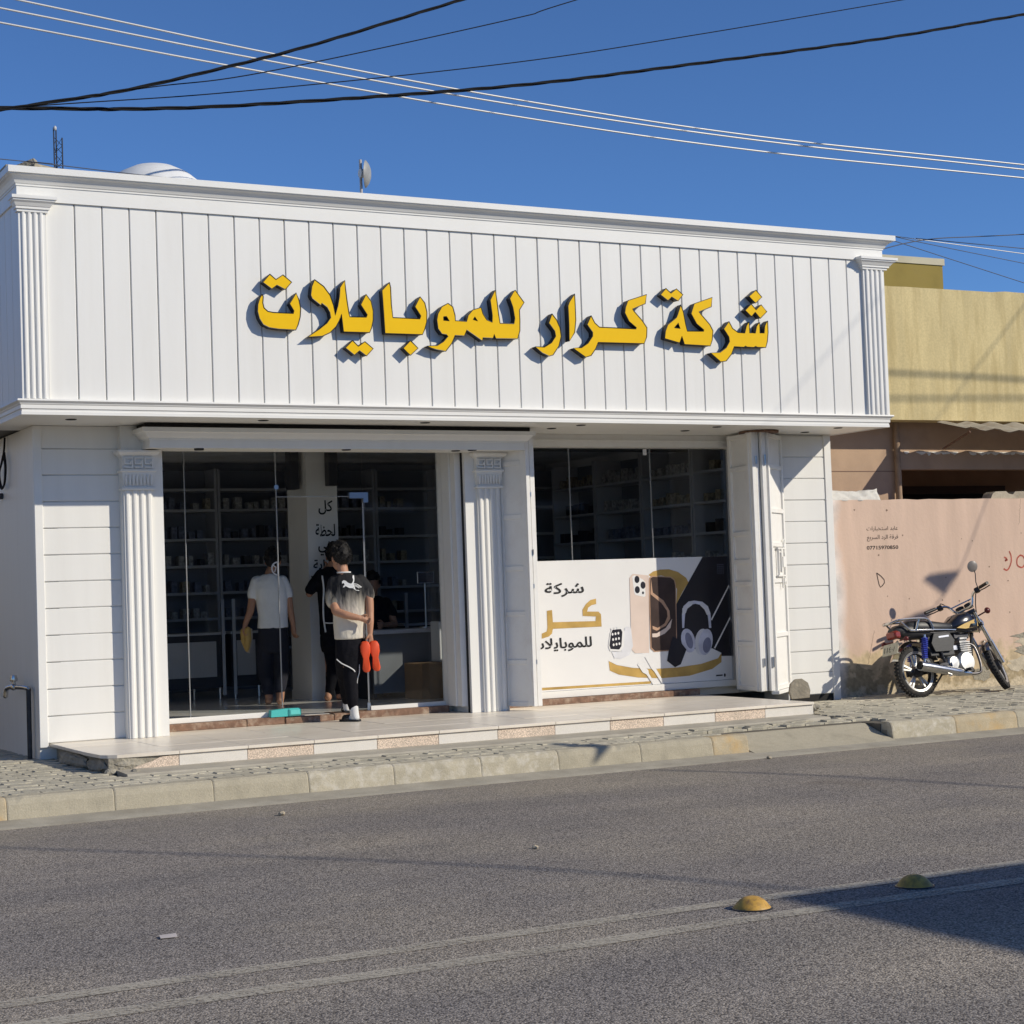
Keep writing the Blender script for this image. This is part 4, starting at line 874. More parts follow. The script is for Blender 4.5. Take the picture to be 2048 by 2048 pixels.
# ================================================================== SIGN LETTERS
WL = [('short raised yellow Arabic word at the right end of the white fascia', []), ('raised yellow Arabic word with an upright bar, second from the right on the fascia', []), ('long raised yellow Arabic word on the left half of the white fascia', [])]
roots = []
for wd in range(3):
    xs = [p[0] for ww, lp in LETTERS if ww == wd for p in lp[0]]; zs = [p[1] for ww, lp in LETTERS if ww == wd for p in lp[0]]
    roots.append(thing('sign_word', WL[wd][0], 'sign lettering', (sum(xs) / len(xs), -0.05, min(zs)), 'yellow letters on the fascia'))
for ww, lp in LETTERS:
    mb = poly2d(lp, -0.075, -0.004)
    nm = 'dots' if (len(lp[0]) in (4, 8) and len(lp) == 1 and max(p[0] for p in lp[0]) - min(p[0] for p in lp[0]) < 0.25 and max(p[1] for p in lp[0]) - min(p[1] for p in lp[0]) < 0.16) else 'letter'
    L_ = build(nm, mb, [GOLD, LBLACK], roots[ww])
    rim = MB()
    for l_ in lp:
        rim.tube([(p[0], -0.0745, p[1]) for p in l_ + [l_[0]]], 0.0045, 5, cap=False)
    build('rim', rim, LBLACK, L_)

# ================================================================== WINDOW POSTER
PO = thing('window_poster', 'white gold and black advertising poster showing phones, watch and headphones, stuck on the lower window', 'poster', (5.7, 1.19, 0.43))
YP = 1.1895
def lay(name, pts, m, lev, par=PO):
    return build(name, flat(pts, YP - 0.0009 * lev), m, par)
lay('sheet', [(4.22, 1.689), (6.985, 1.689), (6.985, 0.428), (4.22, 0.428)], P_WHITE, 0)
lay('dark_panel', [(6.6529, 1.6885), (6.984, 1.6885), (6.984, 0.6649), (6.267, 0.69), (6.2902, 1.192)], P_DARK, 1)
for nm, key, m, lv in (('gold_ring', 'arc', P_GOLD, 2), ('slash', 'slash1', P_WHITE, 2), ('slash', 'slash2', P_WHITE, 2), ('gold_line', 'goldline', P_GOLD, 2), ('podium_top', 'podium_top', P_WHITE, 3), ('podium_side', 'podium_side', P_GOLD, 3),
                      ('printed_phone', 'phone_back', P_ROSE, 4), ('camera_plate', 'bump', P_WHITE, 5), ('phone_rim', 'phone_edge', P_COPPER, 5), ('printed_phone', 'phone_front', P_BROWN, 6), ('screen_swirl', 'swoosh', P_COPPER, 7), ('screen_swirl', 'swoosh2', P_ROSE, 7),
                      ('watch_strap', 'strap', P_GREY, 5), ('printed_watch', 'watch', P_WHITE, 6), ('watch_screen', 'screen', P_DARK, 7), ('headphone_band', 'band', P_BLUE, 5), ('headphone_pad', 'padl', P_GREY, 6), ('headphone_pad', 'padr', P_GREY, 6), ('gold_lettering', 'kar', P_GOLD, 3)):
    pts = AD[key]
    if key == 'goldline': pts = [(4.25, 0.470), (5.97, 0.462), (5.97, 0.437), (4.25, 0.445)]
    lay(nm, pts, m, lv)
def disc(cx, cz, rx, rz, m, lev, nm, tilt=0.0):
    pts = []
    for k in range(20):
        a = 2 * PI * k / 20; u, v = rx * math.cos(a), rz * math.sin(a)
        pts.append((cx + u * math.cos(tilt) - v * math.sin(tilt), cz + u * math.sin(tilt) + v * math.cos(tilt)))
    lay(nm, pts, m, lev)
for cx, cz in ((5.8523, 1.4802), (5.9207, 1.4214), (5.8516, 1.3781)): disc(cx, cz, 0.029, 0.036, P_DARK, 6, 'printed_lens')
disc(5.9173, 1.345, 0.012, 0.014, P_DARK, 6, 'printed_lens')
disc(6.435, 0.845, 0.082, 0.125, P_BLUE, 6, 'headphone_cup', 0.28); disc(6.445, 0.845, 0.042, 0.085, P_BLUED, 7, 'headphone_cup', 0.28)
disc(6.60, 0.825, 0.085, 0.135, P_GREY, 6, 'headphone_cup', -0.2); disc(6.645, 0.822, 0.085, 0.135, P_BLUE, 7, 'headphone_cup', -0.25); disc(6.66, 0.79, 0.05, 0.08, P_BLUED, 8, 'headphone_cup', -0.25)
lay('printed_cloth', AD['cloth'], P_DARK, 9); lay('printed_cable', AD['cable1'], P_WHITE, 9); lay('printed_cable', AD['cable2'], P_WHITE, 9)
wm = MB()
for i in range(4):
    for j in range(3):
        cx = 5.572 + (j - 1) * 0.034 + i * 0.004; cz = 1.0 - i * 0.052 + j * 0.004
        pts = [(cx + 0.011 * math.cos(k * PI / 4), cz + 0.014 * math.sin(k * PI / 4)) for k in range(8)]
        wm.merge(flat(pts, YP - 0.0009 * 8))
build('watch_icons', wm, P_WHITE, PO)
build('lettering', text_mb('شركة', 4.795, 5.236, 1.335, 1.475, YP - 0.004, bold=0.018), INK, PO)
build('lettering', text_mb('للموبايلات', 4.60, 5.304, 0.806, 0.94, YP - 0.004, bold=0.018), INK, PO)
dm = MB()
for i in range(5):
    for j in range(4):
        x0 = 6.83 + j * 0.022; z0 = 1.60 - i * 0.022
        dm.merge(flat([(x0, z0), (x0 + 0.008, z0), (x0 + 0.008, z0 + 0.008), (x0, z0 + 0.008)], YP - 0.0009 * 2))
build('dot_grid', dm, P_BLUED, PO)
lay('printer_mark', [(6.76, 0.468), (6.84, 0.468), (6.84, 0.482), (6.76, 0.482)], P_DARK, 2); disc(6.868, 0.474, 0.012, 0.018, P_DARK, 2, 'printer_mark')

# ================================================================== SHOP INTERIOR
ic = MB(); ic.box(3.20, 3.54, 3.30, 3.85, 0.358, 3.05)
COLM = build('interior_column', ic, COLUMN, SHOP)
bx('column_plinth', WHITE2, 3.19, 3.55, 3.29, 3.86, 0.358, 0.45, par=COLM)
for body, xa, xb, za, zb in (('كل', 3.325, 3.485, 2.27, 2.42), ('لحظة', 3.285, 3.505, 2.045, 2.175), ('هي', 3.31, 3.48, 1.845, 1.995), ('بداية', 3.25, 3.49, 1.68, 1.805), ('جديدة', 3.215, 3.48, 1.505, 1.64)):
    build('column_lettering', text_mb(body, xa, xb, za, zb, 3.296, bold=0.018), INK, COLM)
hb = MB(); hb.box(3.08, 3.19, 3.40, 3.55, 2.52, 3.04); hb.box(3.36, 3.46, 3.12, 3.24, 2.56, 3.04)
for i, q in enumerate(((3.06, 3.16, 3.38, 3.52, 2.54, 3.045), (3.375, 3.475, 3.10, 3.22, 2.56, 3.045))):
    tag(bx('hanging_speaker', INDARK, *q, b=0.006, par=None), ['black box speaker hanging left of the lettered column', 'black box speaker hanging in front of the lettered column'][i], 'speaker')
# wall shelving: bays along the rear wall
def shelf_unit(x0, x1, label, y=5.95, depth=0.36, levels=(0.85, 1.22, 1.52, 1.83, 2.14, 2.48, 2.72)):
    t = thing('shelf_unit', label, 'shelves', ((x0 + x1) / 2, y, 0.358), 'wall shelves at the back of the shop')
    m = MB(); m.box(x0, x1, y + depth - 0.02, y + depth, 0.36, 2.95); build('back_panel', m, mat('shelf_back', (0.20, 0.21, 0.24), 0.7), t)
    for x in (x0, x1 - 0.03):
        m = MB(); m.box(x, x + 0.03, y - 0.002, y + depth - 0.021, 0.36, 2.95); build('upright', m, GREYP, t)
    for z in levels:
        m = MB(); m.box(x0 + 0.031, x1 - 0.031, y, y + depth - 0.022, z - 0.03, z); build('shelf', m, GREYP, t)
    return levels
phr = ['of the far left bay', 'of the bay behind the white shirted person', 'of the bay behind the lettered column', 'of the bay behind the open glass door', 'of the bay at the window\'s upper left', 'of the bay at the window\'s upper middle', 'of the bay at the window\'s upper right']
lvn = ['lowest', 'second', 'third', 'fourth', 'fifth', 'sixth']
labels = ['shelf bay at the far left of the shop, seen through the left door pane', 'shelf bay behind the person in the white shirt', 'shelf bay directly behind the lettered column', 'shelf bay right of the lettered column, behind the open glass door', 'shelf bay seen through the upper left of the shop window', 'shelf bay seen through the upper middle of the shop window', 'shelf bay seen through the upper right of the shop window']
XB = [1.0, 2.15, 3.15, 4.15, 5.15, 6.05, 6.95, 7.85]
itm = [mat('box_pale', (0.38, 0.38, 0.37), 0.6, var=0.5, vscale=30), mat('box_dark', (0.03, 0.028, 0.03), 0.5), mat('box_blue', (0.14, 0.16, 0.22), 0.5, var=0.5, vscale=30), mat('box_sand', (0.30, 0.26, 0.18), 0.6, var=0.5, vscale=30)]
il = ['pale', 'dark', 'blue grey', 'sand coloured']
proto = {}
rr = random.Random(3)
for bi in range(7):
    lv = shelf_unit(XB[bi], XB[bi + 1] - 0.01, labels[bi])
    for li, z in enumerate(lv[:-1]):
        kind = rr.randrange(4); x = XB[bi] + 0.08
        n = 0
        while x < XB[bi + 1] - 0.12 and n < (9 if bi < 4 else 3):
            wdt = rr.uniform(0.045, 0.085); h = rr.uniform(0.07, 0.15); kd = kind if rr.random() < 0.75 else rr.randrange(4)
            if kd not in proto:
                m = MB(); m.box(0, 1, 0, 1, 0, 1, b=0.02); o = build('boxed_item', m, itm[kd]); proto[kd] = o.data
            else:
                o = place('boxed_item', proto[kd], (0, 0, 0))
            o.location = (x, 6.0, z + 0.001); o.scale = (wdt, 0.12, h); tag(o, '%s box on the %s shelf %s' % (il[kd], lvn[li], phr[bi]), 'box', '%s boxes on the %s shelf %s' % (il[kd], lvn[li], phr[bi]))
            x += wdt + rr.uniform(0.01, 0.09); n += 1
rl = ['near', 'second', 'third', 'farthest']
for bi in range(4):
    y0 = 1.55 + bi * 1.05; y1 = y0 + 1.03; xf_ = 7.50
    t = thing('shelf_unit', 'shelf bay on the right side wall seen through the window, %s from the glass' % rl[bi], 'shelves', (7.7, y0, 0.358))
    m = MB(); m.box(7.87, 7.89, y0, y1, 0.36, 2.95); build('back_panel', m, MATS['shelf_back'], t)
    for yy in (y0, y1 - 0.03):
        m = MB(); m.box(xf_, 7.869, yy, yy + 0.03, 0.36, 2.95); build('upright', m, GREYP, t)
    for li, z in enumerate((1.25, 1.62, 1.98, 2.32, 2.66)):
        m = MB(); m.box(xf_ + 0.002, 7.869, y0 + 0.031, y1 - 0.031, z - 0.03, z); build('shelf', m, GREYP, t)
        kd = rr.randrange(4); yy = y0 + 0.08
        while yy < y1 - 0.14:
            wdt = rr.uniform(0.06, 0.12); h = rr.uniform(0.08, 0.16)
            o = place('boxed_item', proto[kd], (7.56, yy, z + 0.001)); o.scale = (0.12, wdt, h)
            tag(o, '%s box on the %s shelf of the %s bay on the right side wall' % (il[kd], lvn[li], rl[bi]), 'box', '%s boxes on the %s shelf of the %s right wall bay' % (il[kd], lvn[li], rl[bi]))
            yy += wdt + rr.uniform(0.03, 0.14)
def counter(x0, x1, y, label):
    t = thing('display_counter', label, 'counter', ((x0 + x1) / 2, y, 0.358))
    m = MB(); m.box(x0, x1, y, y + 0.5, 0.48, 1.05); build('cabinet', m, INDARK, t)
    m = MB(); m.box(x0 + 0.06, x1 - 0.10, y - 0.012, y - 0.001, 0.60, 0.98); build('front_panel', m, mat('counter_white', (0.5, 0.5, 0.5), 0.5), t)
    m = MB(); m.box(x0 - 0.01, x1 + 0.01, y - 0.02, y + 0.52, 1.051, 1.075); build('top', m, GREYP, t)
    m = MB(); m.box(x0, x1, y - 0.005, y + 0.005, 1.076, 1.42); build('glass_guard', m, GLASS, t)
    for x in (x0 + 0.01, x1 - 0.04):
        m = MB(); m.box(x, x + 0.035, y - 0.03, y - 0.0125, 0.40, 1.43); build('post', m, STEEL, t)
    nl = 4 if x1 - x0 > 0.6 else 2
    for k in range(nl):
        m = MB(); xx = x0 + 0.05 + k * (x1 - x0 - 0.1) / (nl - 1); m.tube([(xx, y + 0.05, 0.359), (xx, y + 0.05, 0.48)], 0.014, 8); build('leg', m, STEEL, t)
counter(1.75, 2.72, 4.6, 'dark display counter with a pale panel, left of the white shirted person')
counter(2.80, 3.17, 4.62, 'narrow dark display counter beside the lettered column')
counter(4.9, 7.6, 4.7, 'long dark display counter behind the advertising poster')
dk = thing('desk', 'dark desk inside the shop at the right end of the door glazing', 'desk', (4.15, 2.9, 0.358))
m = MB(); m.box(3.62, 4.9, 2.65, 3.2, 1.02, 1.06); build('top', m, GREYP, dk)
m = MB(); m.box(3.64, 4.88, 2.72, 2.75, 0.42, 1.019); build('front_panel', m, mat('desk_front', (0.16, 0.17, 0.18), 0.5), dk)
m = MB(); m.box(3.64, 3.68, 2.751, 3.19, 0.359, 1.019); build('side_panel', m, INDARK, dk)
tag(bx('computer_tower', mat('appliance_white', (0.62, 0.63, 0.62), 0.4), 4.24, 4.44, 2.42, 2.62, 0.72, 1.13, b=0.008, par=None), 'white computer tower on the cardboard box at the right of the door', 'computer')
tag(bx('cardboard_box', CARD, 3.98, 4.46, 2.30, 2.72, 0.359, 0.715, par=None), 'brown cardboard box on the floor behind the right door pane', 'box')
tb = thing('tablet_display', 'black tablet on a stand at the right of the door glazing', 'tablet', (4.26, 2.75, 1.061))
m = MB(); m.box(4.17, 4.36, 2.74, 2.755, 1.52, 1.64, b=0.004); build('bezel', m, STEEL, tb)
m = MB(); m.box(4.178, 4.352, 2.737, 2.7395, 1.528, 1.632); build('screen', m, INDARK, tb)
m = MB(); m.tube([(4.26, 2.76, 1.061), (4.26, 2.76, 1.52)], 0.012, 8); m.lathe([(0.07, 1.061), (0.07, 1.075)], 16, (4.26, 2.76, 0)); build('stand', m, STEEL, tb)
# teal dust pan on the sill
tp = thing('dustpan', 'teal plastic dustpan lying on the brown door sill', 'dustpan', (2.13, 1.19, 0.36))
m = MB(); m.box(2.11, 2.235, 1.15, 1.24, 0.365, 0.435, b=0.012); build('handle_block', m, TEAL, tp)
m = MB(); m.prism([(1.95, 0.366), (2.125, 0.366), (2.125, 0.432), (2.11, 0.436), (1.955, 0.426)], 'y', 1.165, 1.235); build('scoop', m, TEAL, tp)
m = MB(); m.box(2.128, 2.217, 1.146, 1.151, 0.380, 0.420, b=0.002); build('rim', m, mat('teal_light', (0.12, 0.55, 0.52), 0.4), tp)

# ================================================================== ROOF THINGS
dmb = MB(); prof = [(0.70, 4.52), (0.70, 5.42), (0.66, 5.50)] + [(0.70 * math.cos(a), 5.535 + 0.70 * math.sin(a)) for a in [0.0, 0.25, 0.5, 0.75, 1.0, 1.25, 1.45, 1.56]]
dmb.lathe(prof, 40, (2.20, 5.0, 0)); tag(build('roof_dome', dmb, mat('dome_white', (0.74, 0.74, 0.72), 0.6, var=0.05, vscale=5, bump=0.3, bscale=20), auto=35), 'small white plastered dome on the shop roof', 'dome')
sd = thing('satellite_dish', 'small grey round dish antenna on a pole above the cornice', 'antenna', (4.238, 4.0, 4.52))
m = MB(); m.tube([(4.238, 4.0, 4.52), (4.235, 4.0, 6.225)], 0.016, 10); build('pole', m, mat('pole_paint', (0.45, 0.42, 0.4), 0.5, var=0.2, vscale=20), sd)
m = MB(); m.lathe([(0.005, 0.055), (0.06, 0.050), (0.11, 0.03), (0.15, 0.0), (0.153, -0.006), (0.147, -0.006), (0.105, 0.022), (0.05, 0.04), (0.005, 0.045)], 28, (0, 0, 0), 'z')
m.xf(Matrix.Translation((4.29, 3.98, 6.065)) @ Matrix.Rotation(math.radians(58), 4, 'Z') @ Matrix.Rotation(math.radians(93), 4, 'X')); build('reflector', m, mat('dish_grey', (0.30, 0.30, 0.29), 0.5, var=0.12, vscale=12), sd, auto=40)
m = MB(); m.box(4.225, 4.27, 3.97, 4.03, 6.03, 6.10, b=0.004); m.lathe([(0.05, -0.02), (0.05, 0.05)], 16, (4.235, 3.98, 6.07), 'x'); build('radio_unit', m, mat('radio_white', (0.6, 0.6, 0.58), 0.5), sd)
ms = thing('lattice_mast', 'thin lattice radio mast far behind the left end of the roof', 'mast', (12.52, 50, 0))
m = MB(); cs = [(12.40, 50.0), (12.70, 50.0), (12.55, 50.26)]
for i, (cx, cy) in enumerate(cs): m.tube([(cx, cy, 0), (cx, cy, 18.75 - (0.35 if i == 1 else 0.0))], 0.026, 6)
build('leg_tubes', m, DKMETAL, ms)
m = MB(); z = 10.0; k = 0
while z < 18.2:
    for i in range(3):
        a = cs[i]; b2 = cs[(i + 1) % 3]
        if k % 2: a, b2 = b2, a
        m.tube([(a[0], a[1], z), (b2[0], b2[1], z + 0.30)], 0.011, 4)
    z += 0.30; k += 1
build('bracing', m, DKMETAL, ms)
m = MB(); m.ell((12.44, 49.95, 18.72), (0.06, 0.06, 0.09), 8, 6); build('beacon', m, mat('beacon_pale', (0.5, 0.5, 0.5), 0.4), ms)
rb = MB(); rb.box(0, 0.20, 0, 0.10, 0, 0.06, b=0.006)
for i, (x, y, z, a, bt, m_, lb) in enumerate(((0.17, 2.0, 5.345, 0.1, 0.12, STONE, 'pale broken block on the roof edge left of the mast'), (0.03, 2.1, 5.33, -0.5, -0.35, CEMENT, 'dark tilted rubble piece at the left roof corner'))):
    mb = MB(); mb.merge(rb); mb.xf(Matrix.Translation((x, y, z - 0.01)) @ Matrix.Rotation(a, 4, 'Z') @ Matrix.Rotation(bt, 4, 'Y')); tag(build('roof_block', mb, m_), lb, 'block')
sp = MB(); sp.box(-0.10, 0.6, 1.9, 2.4, 4.521, 5.335); tag(build('roof_plinth', sp, CEMENT), 'rough cement plinth behind the left end of the cornice', 'plinth')

# side wall fittings
tp_ = thing('wall_tap', 'chrome garden tap on a dark standpipe at the left side wall', 'tap', (-0.20, 1.05, 0.17))
m = MB(); m.tube([(-0.21, 1.03, 0.16), (-0.21, 1.03, 0.755)], 0.020, 10); build('standpipe', m, DKMETAL, tp_)
m = MB(); m.tube(smooth_path([(-0.21, 1.03, 0.750), (-0.22, 1.12, 0.757), (-0.24, 1.30, 0.757), (-0.26, 1.42, 0.755), (-0.28, 1.52, 0.735), (-0.285, 1.545, 0.675)], 5), 0.020, 10, rounded=True); m.lathe([(0.014, 0.76), (0.016, 0.80), (0.030, 0.805), (0.034, 0.82), (0.024, 0.855), (0.008, 0.86)], 12, (-0.255, 1.36, 0)); m.ell((-0.255, 1.36, 0.757), (0.032, 0.045, 0.03), 12, 8); build('spout', m, CHROME, tp_, auto=40)
cl_ = MB()
pth = smooth_path([(-0.19, 1.785, 2.90), (-0.20, 1.775, 2.79), (-0.20, 1.86, 2.70), (-0.205, 1.96, 2.60), (-0.205, 1.88, 2.48), (-0.205, 1.76, 2.50), (-0.205, 1.70, 2.63), (-0.20, 1.765, 2.77)], 6)
cl_.tube(pth, 0.009, 6); cl_.tube([p + Vector((0, 0.03, -0.012)) for p in pth[8:]], 0.008, 6)
tag(build('hanging_cable', cl_, CABLE), 'looped black cable hanging on the left side wall', 'cable')
m = MB(); m.box(-0.20, -0.17, 1.99, 2.06, 2.38, 2.43, b=0.004); m.tube([(-0.20, 2.02, 2.40), (-0.26, 2.05, 2.36)], 0.014, 8); tag(build('wall_bracket', m, DKMETAL), 'small dark bracket on the side wall below the cable loop', 'bracket')

# ================================================================== NEIGHBOURING BUILDING
NB = thing('neighbour_building', 'yellow and pink plastered building beyond the right end of the shop', 'building', (11.0, 1.3, 0.17))
def nb(name, m, *a, b=0): return bx(name, m, *a, b=b, par=NB)
yw = MB()
NX = 48; x0, x1 = 8.15, 18.0
tops = [4.565 + 0.03 * (i / NX) + 0.008 * noise.noise(Vector((i * 0.9, 0, 0))) + (0.012 if 12 < i < 20 else 0) for i in range(NX + 1)]
bots = [3.112 + 0.006 * noise.noise(Vector((i * 1.3, 5, 0))) for i in range(NX + 1)]
pl = [(x0 + (x1 - x0) * i / NX, bots[i]) for i in range(NX + 1)] + [(x0 + (x1 - x0) * i / NX, tops[i]) for i in range(NX, -1, -1)]
yw.merge(poly2d([pl], 1.05, 1.30)); yw.mi = [0] * len(yw.f); build('upper_wall', yw, YELLOWW, NB)
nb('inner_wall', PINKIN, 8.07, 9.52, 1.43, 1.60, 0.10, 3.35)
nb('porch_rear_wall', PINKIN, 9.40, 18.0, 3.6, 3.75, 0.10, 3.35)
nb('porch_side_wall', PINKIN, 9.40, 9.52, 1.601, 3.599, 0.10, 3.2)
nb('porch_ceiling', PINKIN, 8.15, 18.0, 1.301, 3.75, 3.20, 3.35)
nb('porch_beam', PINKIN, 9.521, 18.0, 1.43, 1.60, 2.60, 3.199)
ts = MB(); rt = random.Random(4); xx = 9.56
while xx < 11.3:
    wdt = rt.uniform(0.05, 0.16)
    if rt.random() < 0.86:
        d1, d2, d3 = rt.uniform(0.010, 0.03), rt.uniform(0.02, 0.045), rt.uniform(0.005, 0.03)
        ts.prism([(xx, 2.80), (xx + wdt, 2.80), (xx + wdt, 2.795 - d3), (xx + wdt * 0.6, 2.795 - d2), (xx + wdt * 0.25, 2.795 - d1), (xx, 2.79)], 'y', 1.422, 1.428)
    xx += wdt + 0.004
build('gap_light_strip', ts, mat('gap_light_white', (0.75, 0.73, 0.68), 0.7), NB)  # ragged white strip stands in for bright light through a torn gap
nb('wall_seam', mat('seam_dark', (0.22, 0.14, 0.10), 0.9), 8.08, 9.51, 1.426, 1.4305, 2.575, 2.583)
nb('opening_shade_panel', DARKIN, 11.2, 13.0, 3.585, 3.601, 1.6, 2.45)  # flat near-black panel on the wall, shade of an opening put into colour
nb('window_lintel', mat('lintel_dark', (0.10, 0.07, 0.06), 0.9), 11.1, 13.1, 3.57, 3.602, 2.452, 2.55)
m = MB(); m.tube([(9.42, 1.37, 0.2), (9.42, 1.37, 3.19)], 0.035, 12); build('drainpipe', m, PIPEC, NB, auto=40)
nb('roof_block', OCHRE, 9.4, 12.59, 4.0, 6.0, 4.5, 5.505)
nb('roof_block_cap', mat('cap_cream', (0.55, 0.5, 0.36), 0.8, var=0.1), 9.38, 12.615, 3.985, 6.0, 5.506, 5.595)
aw = MB()
NW = 60
va, vb = [], []
for i in range(NW + 1):
    x = 9.72 + 4.2 * i / NW; wv = 0.017 * math.sin(i * 1.25)
    va.append((x, 1.048, 3.088 + wv)); vb.append((x, 0.60, 2.98 - 0.035 * (x - 9.72) + wv))
aw.add(va + vb + [(p[0], p[1], p[2] + 0.004) for p in va] + [(p[0], p[1], p[2] + 0.004) for p in vb], [(i, i + 1, NW + 2 + i, NW + 1 + i) for i in range(NW)] + [(2 * NW + 2 + i, 2 * NW + 3 + i, 3 * NW + 4 + i, 3 * NW + 3 + i) for i in range(NW)])
build('awning_sheet', aw, CORR, NB)
for x in (9.8, 11.6, 13.4):
    m = MB(); m.tube([(x, 1.05, 2.80), (x, 0.62, 2.95 - 0.035 * (x - 9.72))], 0.012, 6); build('awning_bracket', m, RUST, NB)
# boundary wall
BW = thing('boundary_wall', 'pink plastered boundary wall with peeling base and stencilled text', 'wall', (11.0, 1.05, 0.17))
wv = MB(); pl = []
NX = 60
for i in range(NX + 1): pl.append((8.076 + 9.9 * i / NX, 2.245 + 0.008 * noise.noise(Vector((i * 0.7, 1, 2))) + (0.004 if i % 7 == 0 else 0)))
wv.merge(poly2d([[(8.076, 0.10)] + pl + [(17.976, 0.10)]][0:1] if False else [[(17.976, 0.10)] + pl[::-1] + [(8.076, 0.10)]], 1.05, 1.22)); wv.mi = [0] * len(wv.f)
build('wall_body', wv, PINKW, BW)
build('stencil_text', text_mb('عابد استخبارات', 8.677, 9.106, 1.905, 1.960, 1.0485), STENCIL, BW)
build('stencil_text', text_mb('فرقة الرد السريع', 8.678, 9.104, 1.800, 1.870, 1.0485), STENCIL, BW)
build('stencil_text', text_mb('07715970850', 8.669, 9.101, 1.712, 1.752, 1.0485, arabic=False, bold=0.02), STENCIL, BW)
D_ = [(8.7881, 1.4623), (8.84, 1.43), (8.8867, 1.3865), (8.889, 1.3541), (8.86, 1.325), (8.8314, 1.3076), (8.8151, 1.3349), (8.80, 1.40), (8.7881, 1.4623)]
build('painted_mark', stroke(D_, 0.011, 1.0485), STENCIL, BW)
for kp in ([(10.6933, 1.6543), (10.7171, 1.6031), (10.7158, 1.5356), (10.6815, 1.469), (10.6422, 1.442), (10.5985, 1.46)], [(10.6141, 1.5886), (10.6504, 1.5709), (10.6266, 1.549), (10.6647, 1.5593)], [(10.8561, 1.6056), (10.8083, 1.5672), (10.8039, 1.4997), (10.8474, 1.4704), (10.8932, 1.4748), (10.93, 1.53), (10.90, 1.59), (10.8561, 1.6056)]):
    build('spray_mark', stroke([(p[0], p[1]) for p in smooth_path([(q[0], q[1], 0) for q in kp], 5)], 0.018, 1.0485), REDP, BW)
pk = MB(); rr = random.Random(9)
for k in range(20):
    x = rr.uniform(8.5, 11.2); z = rr.uniform(0.9, 2.2); s = rr.uniform(0.006, 0.014)
    pk.merge(flat([(x + s * rr.uniform(.6, 1.2) * math.cos(a), z + s * rr.uniform(.6, 1.4) * math.sin(a)) for a in [j * PI / 3 for j in range(6)]], 1.0482))
build('wall_pits', pk, mat('pit_brown', (0.26, 0.18, 0.13), 0.95), BW)['kind'] = 'stuff'
rr = random.Random(21)
for k in range(9):
    cx = rr.uniform(8.9, 11.3); cz_ = rr.uniform(0.30, 0.72); sx_ = rr.uniform(0.05, 0.20); sz_ = rr.uniform(0.03, 0.09)
    pts = [(cx + sx_ * math.cos(a) * rr.uniform(0.6, 1.25), cz_ + sz_ * math.sin(a) * rr.uniform(0.5, 1.3)) for a in [2 * PI * j / 18 for j in range(18)]]
    build('peeled_patch', flat(pts, 1.0478 - 0.0002 * k), [CEMENT, mat('bare_plaster', (0.55, 0.48, 0.36), 0.95, var=0.2, vscale=15, bump=0.6, bscale=60)][k % 2], BW)
for k, (xa, za, xb, zb) in enumerate(((8.62, 0.5, 8.72, 0.85), (10.9, 2.24, 10.86, 1.95))):
    pts = [(xa + (xb - xa) * t / 14 + 0.018 * noise.noise(Vector((t * 0.9, k * 7, 0))), za + (zb - za) * t / 14) for t in range(15)]
    build('hairline_crack', stroke(pts, 0.0035, 1.0486), mat('crack_dark', (0.25, 0.18, 0.13), 0.95), BW)
m = MB(); m.prism([(10.47, 2.246), (10.50, 2.30), (10.545, 2.325), (10.70, 2.328), (10.74, 2.30), (10.80, 2.29), (10.84, 2.325), (11.6, 2.332), (11.6, 2.246)], 'y', 1.06, 1.21); tag(build('coping_slab', m, mat('coping_stone', (0.44, 0.38, 0.29), 0.9, var=0.2, vscale=8, bump=0.5, bscale=35, bdist=0.01)), 'broken stone slab lying on top of the pink wall', 'slab')
tv, tf = [], []; NU, NV = 26, 8
for i in range(NU + 1):
    for j in range(NV + 1):
        u = i / NU; v = j / NV; x = 8.09 + 0.80 * u
        top = 2.385 - 0.035 * math.sin(PI * u) - 0.02 * u
        z = 2.235 + (top - 2.235) * v
        y = 1.09 + 0.06 * (v - 0.5) + 0.028 * noise.noise(Vector((x * 9, z * 16, 1.0))) + 0.015 * noise.noise(Vector((x * 22, z * 30, 4)))
        tv.append((x, y, z + 0.012 * noise.noise(Vector((x * 14, 3, v))) * v))
for i in range(NU):
    for j in range(NV): tf.append((i * (NV + 1) + j, (i + 1) * (NV + 1) + j, (i + 1) * (NV + 1) + j + 1, i * (NV + 1) + j + 1))
m = MB(); m.add(tv, tf); tp2 = tag(build('tarpaulin', m, TARP, smooth=True), 'crumpled white tarpaulin bunched on the pink wall beside the shop', 'tarpaulin')
md = tp2.modifiers.new('t', 'SOLIDIFY'); md.thickness = 0.006

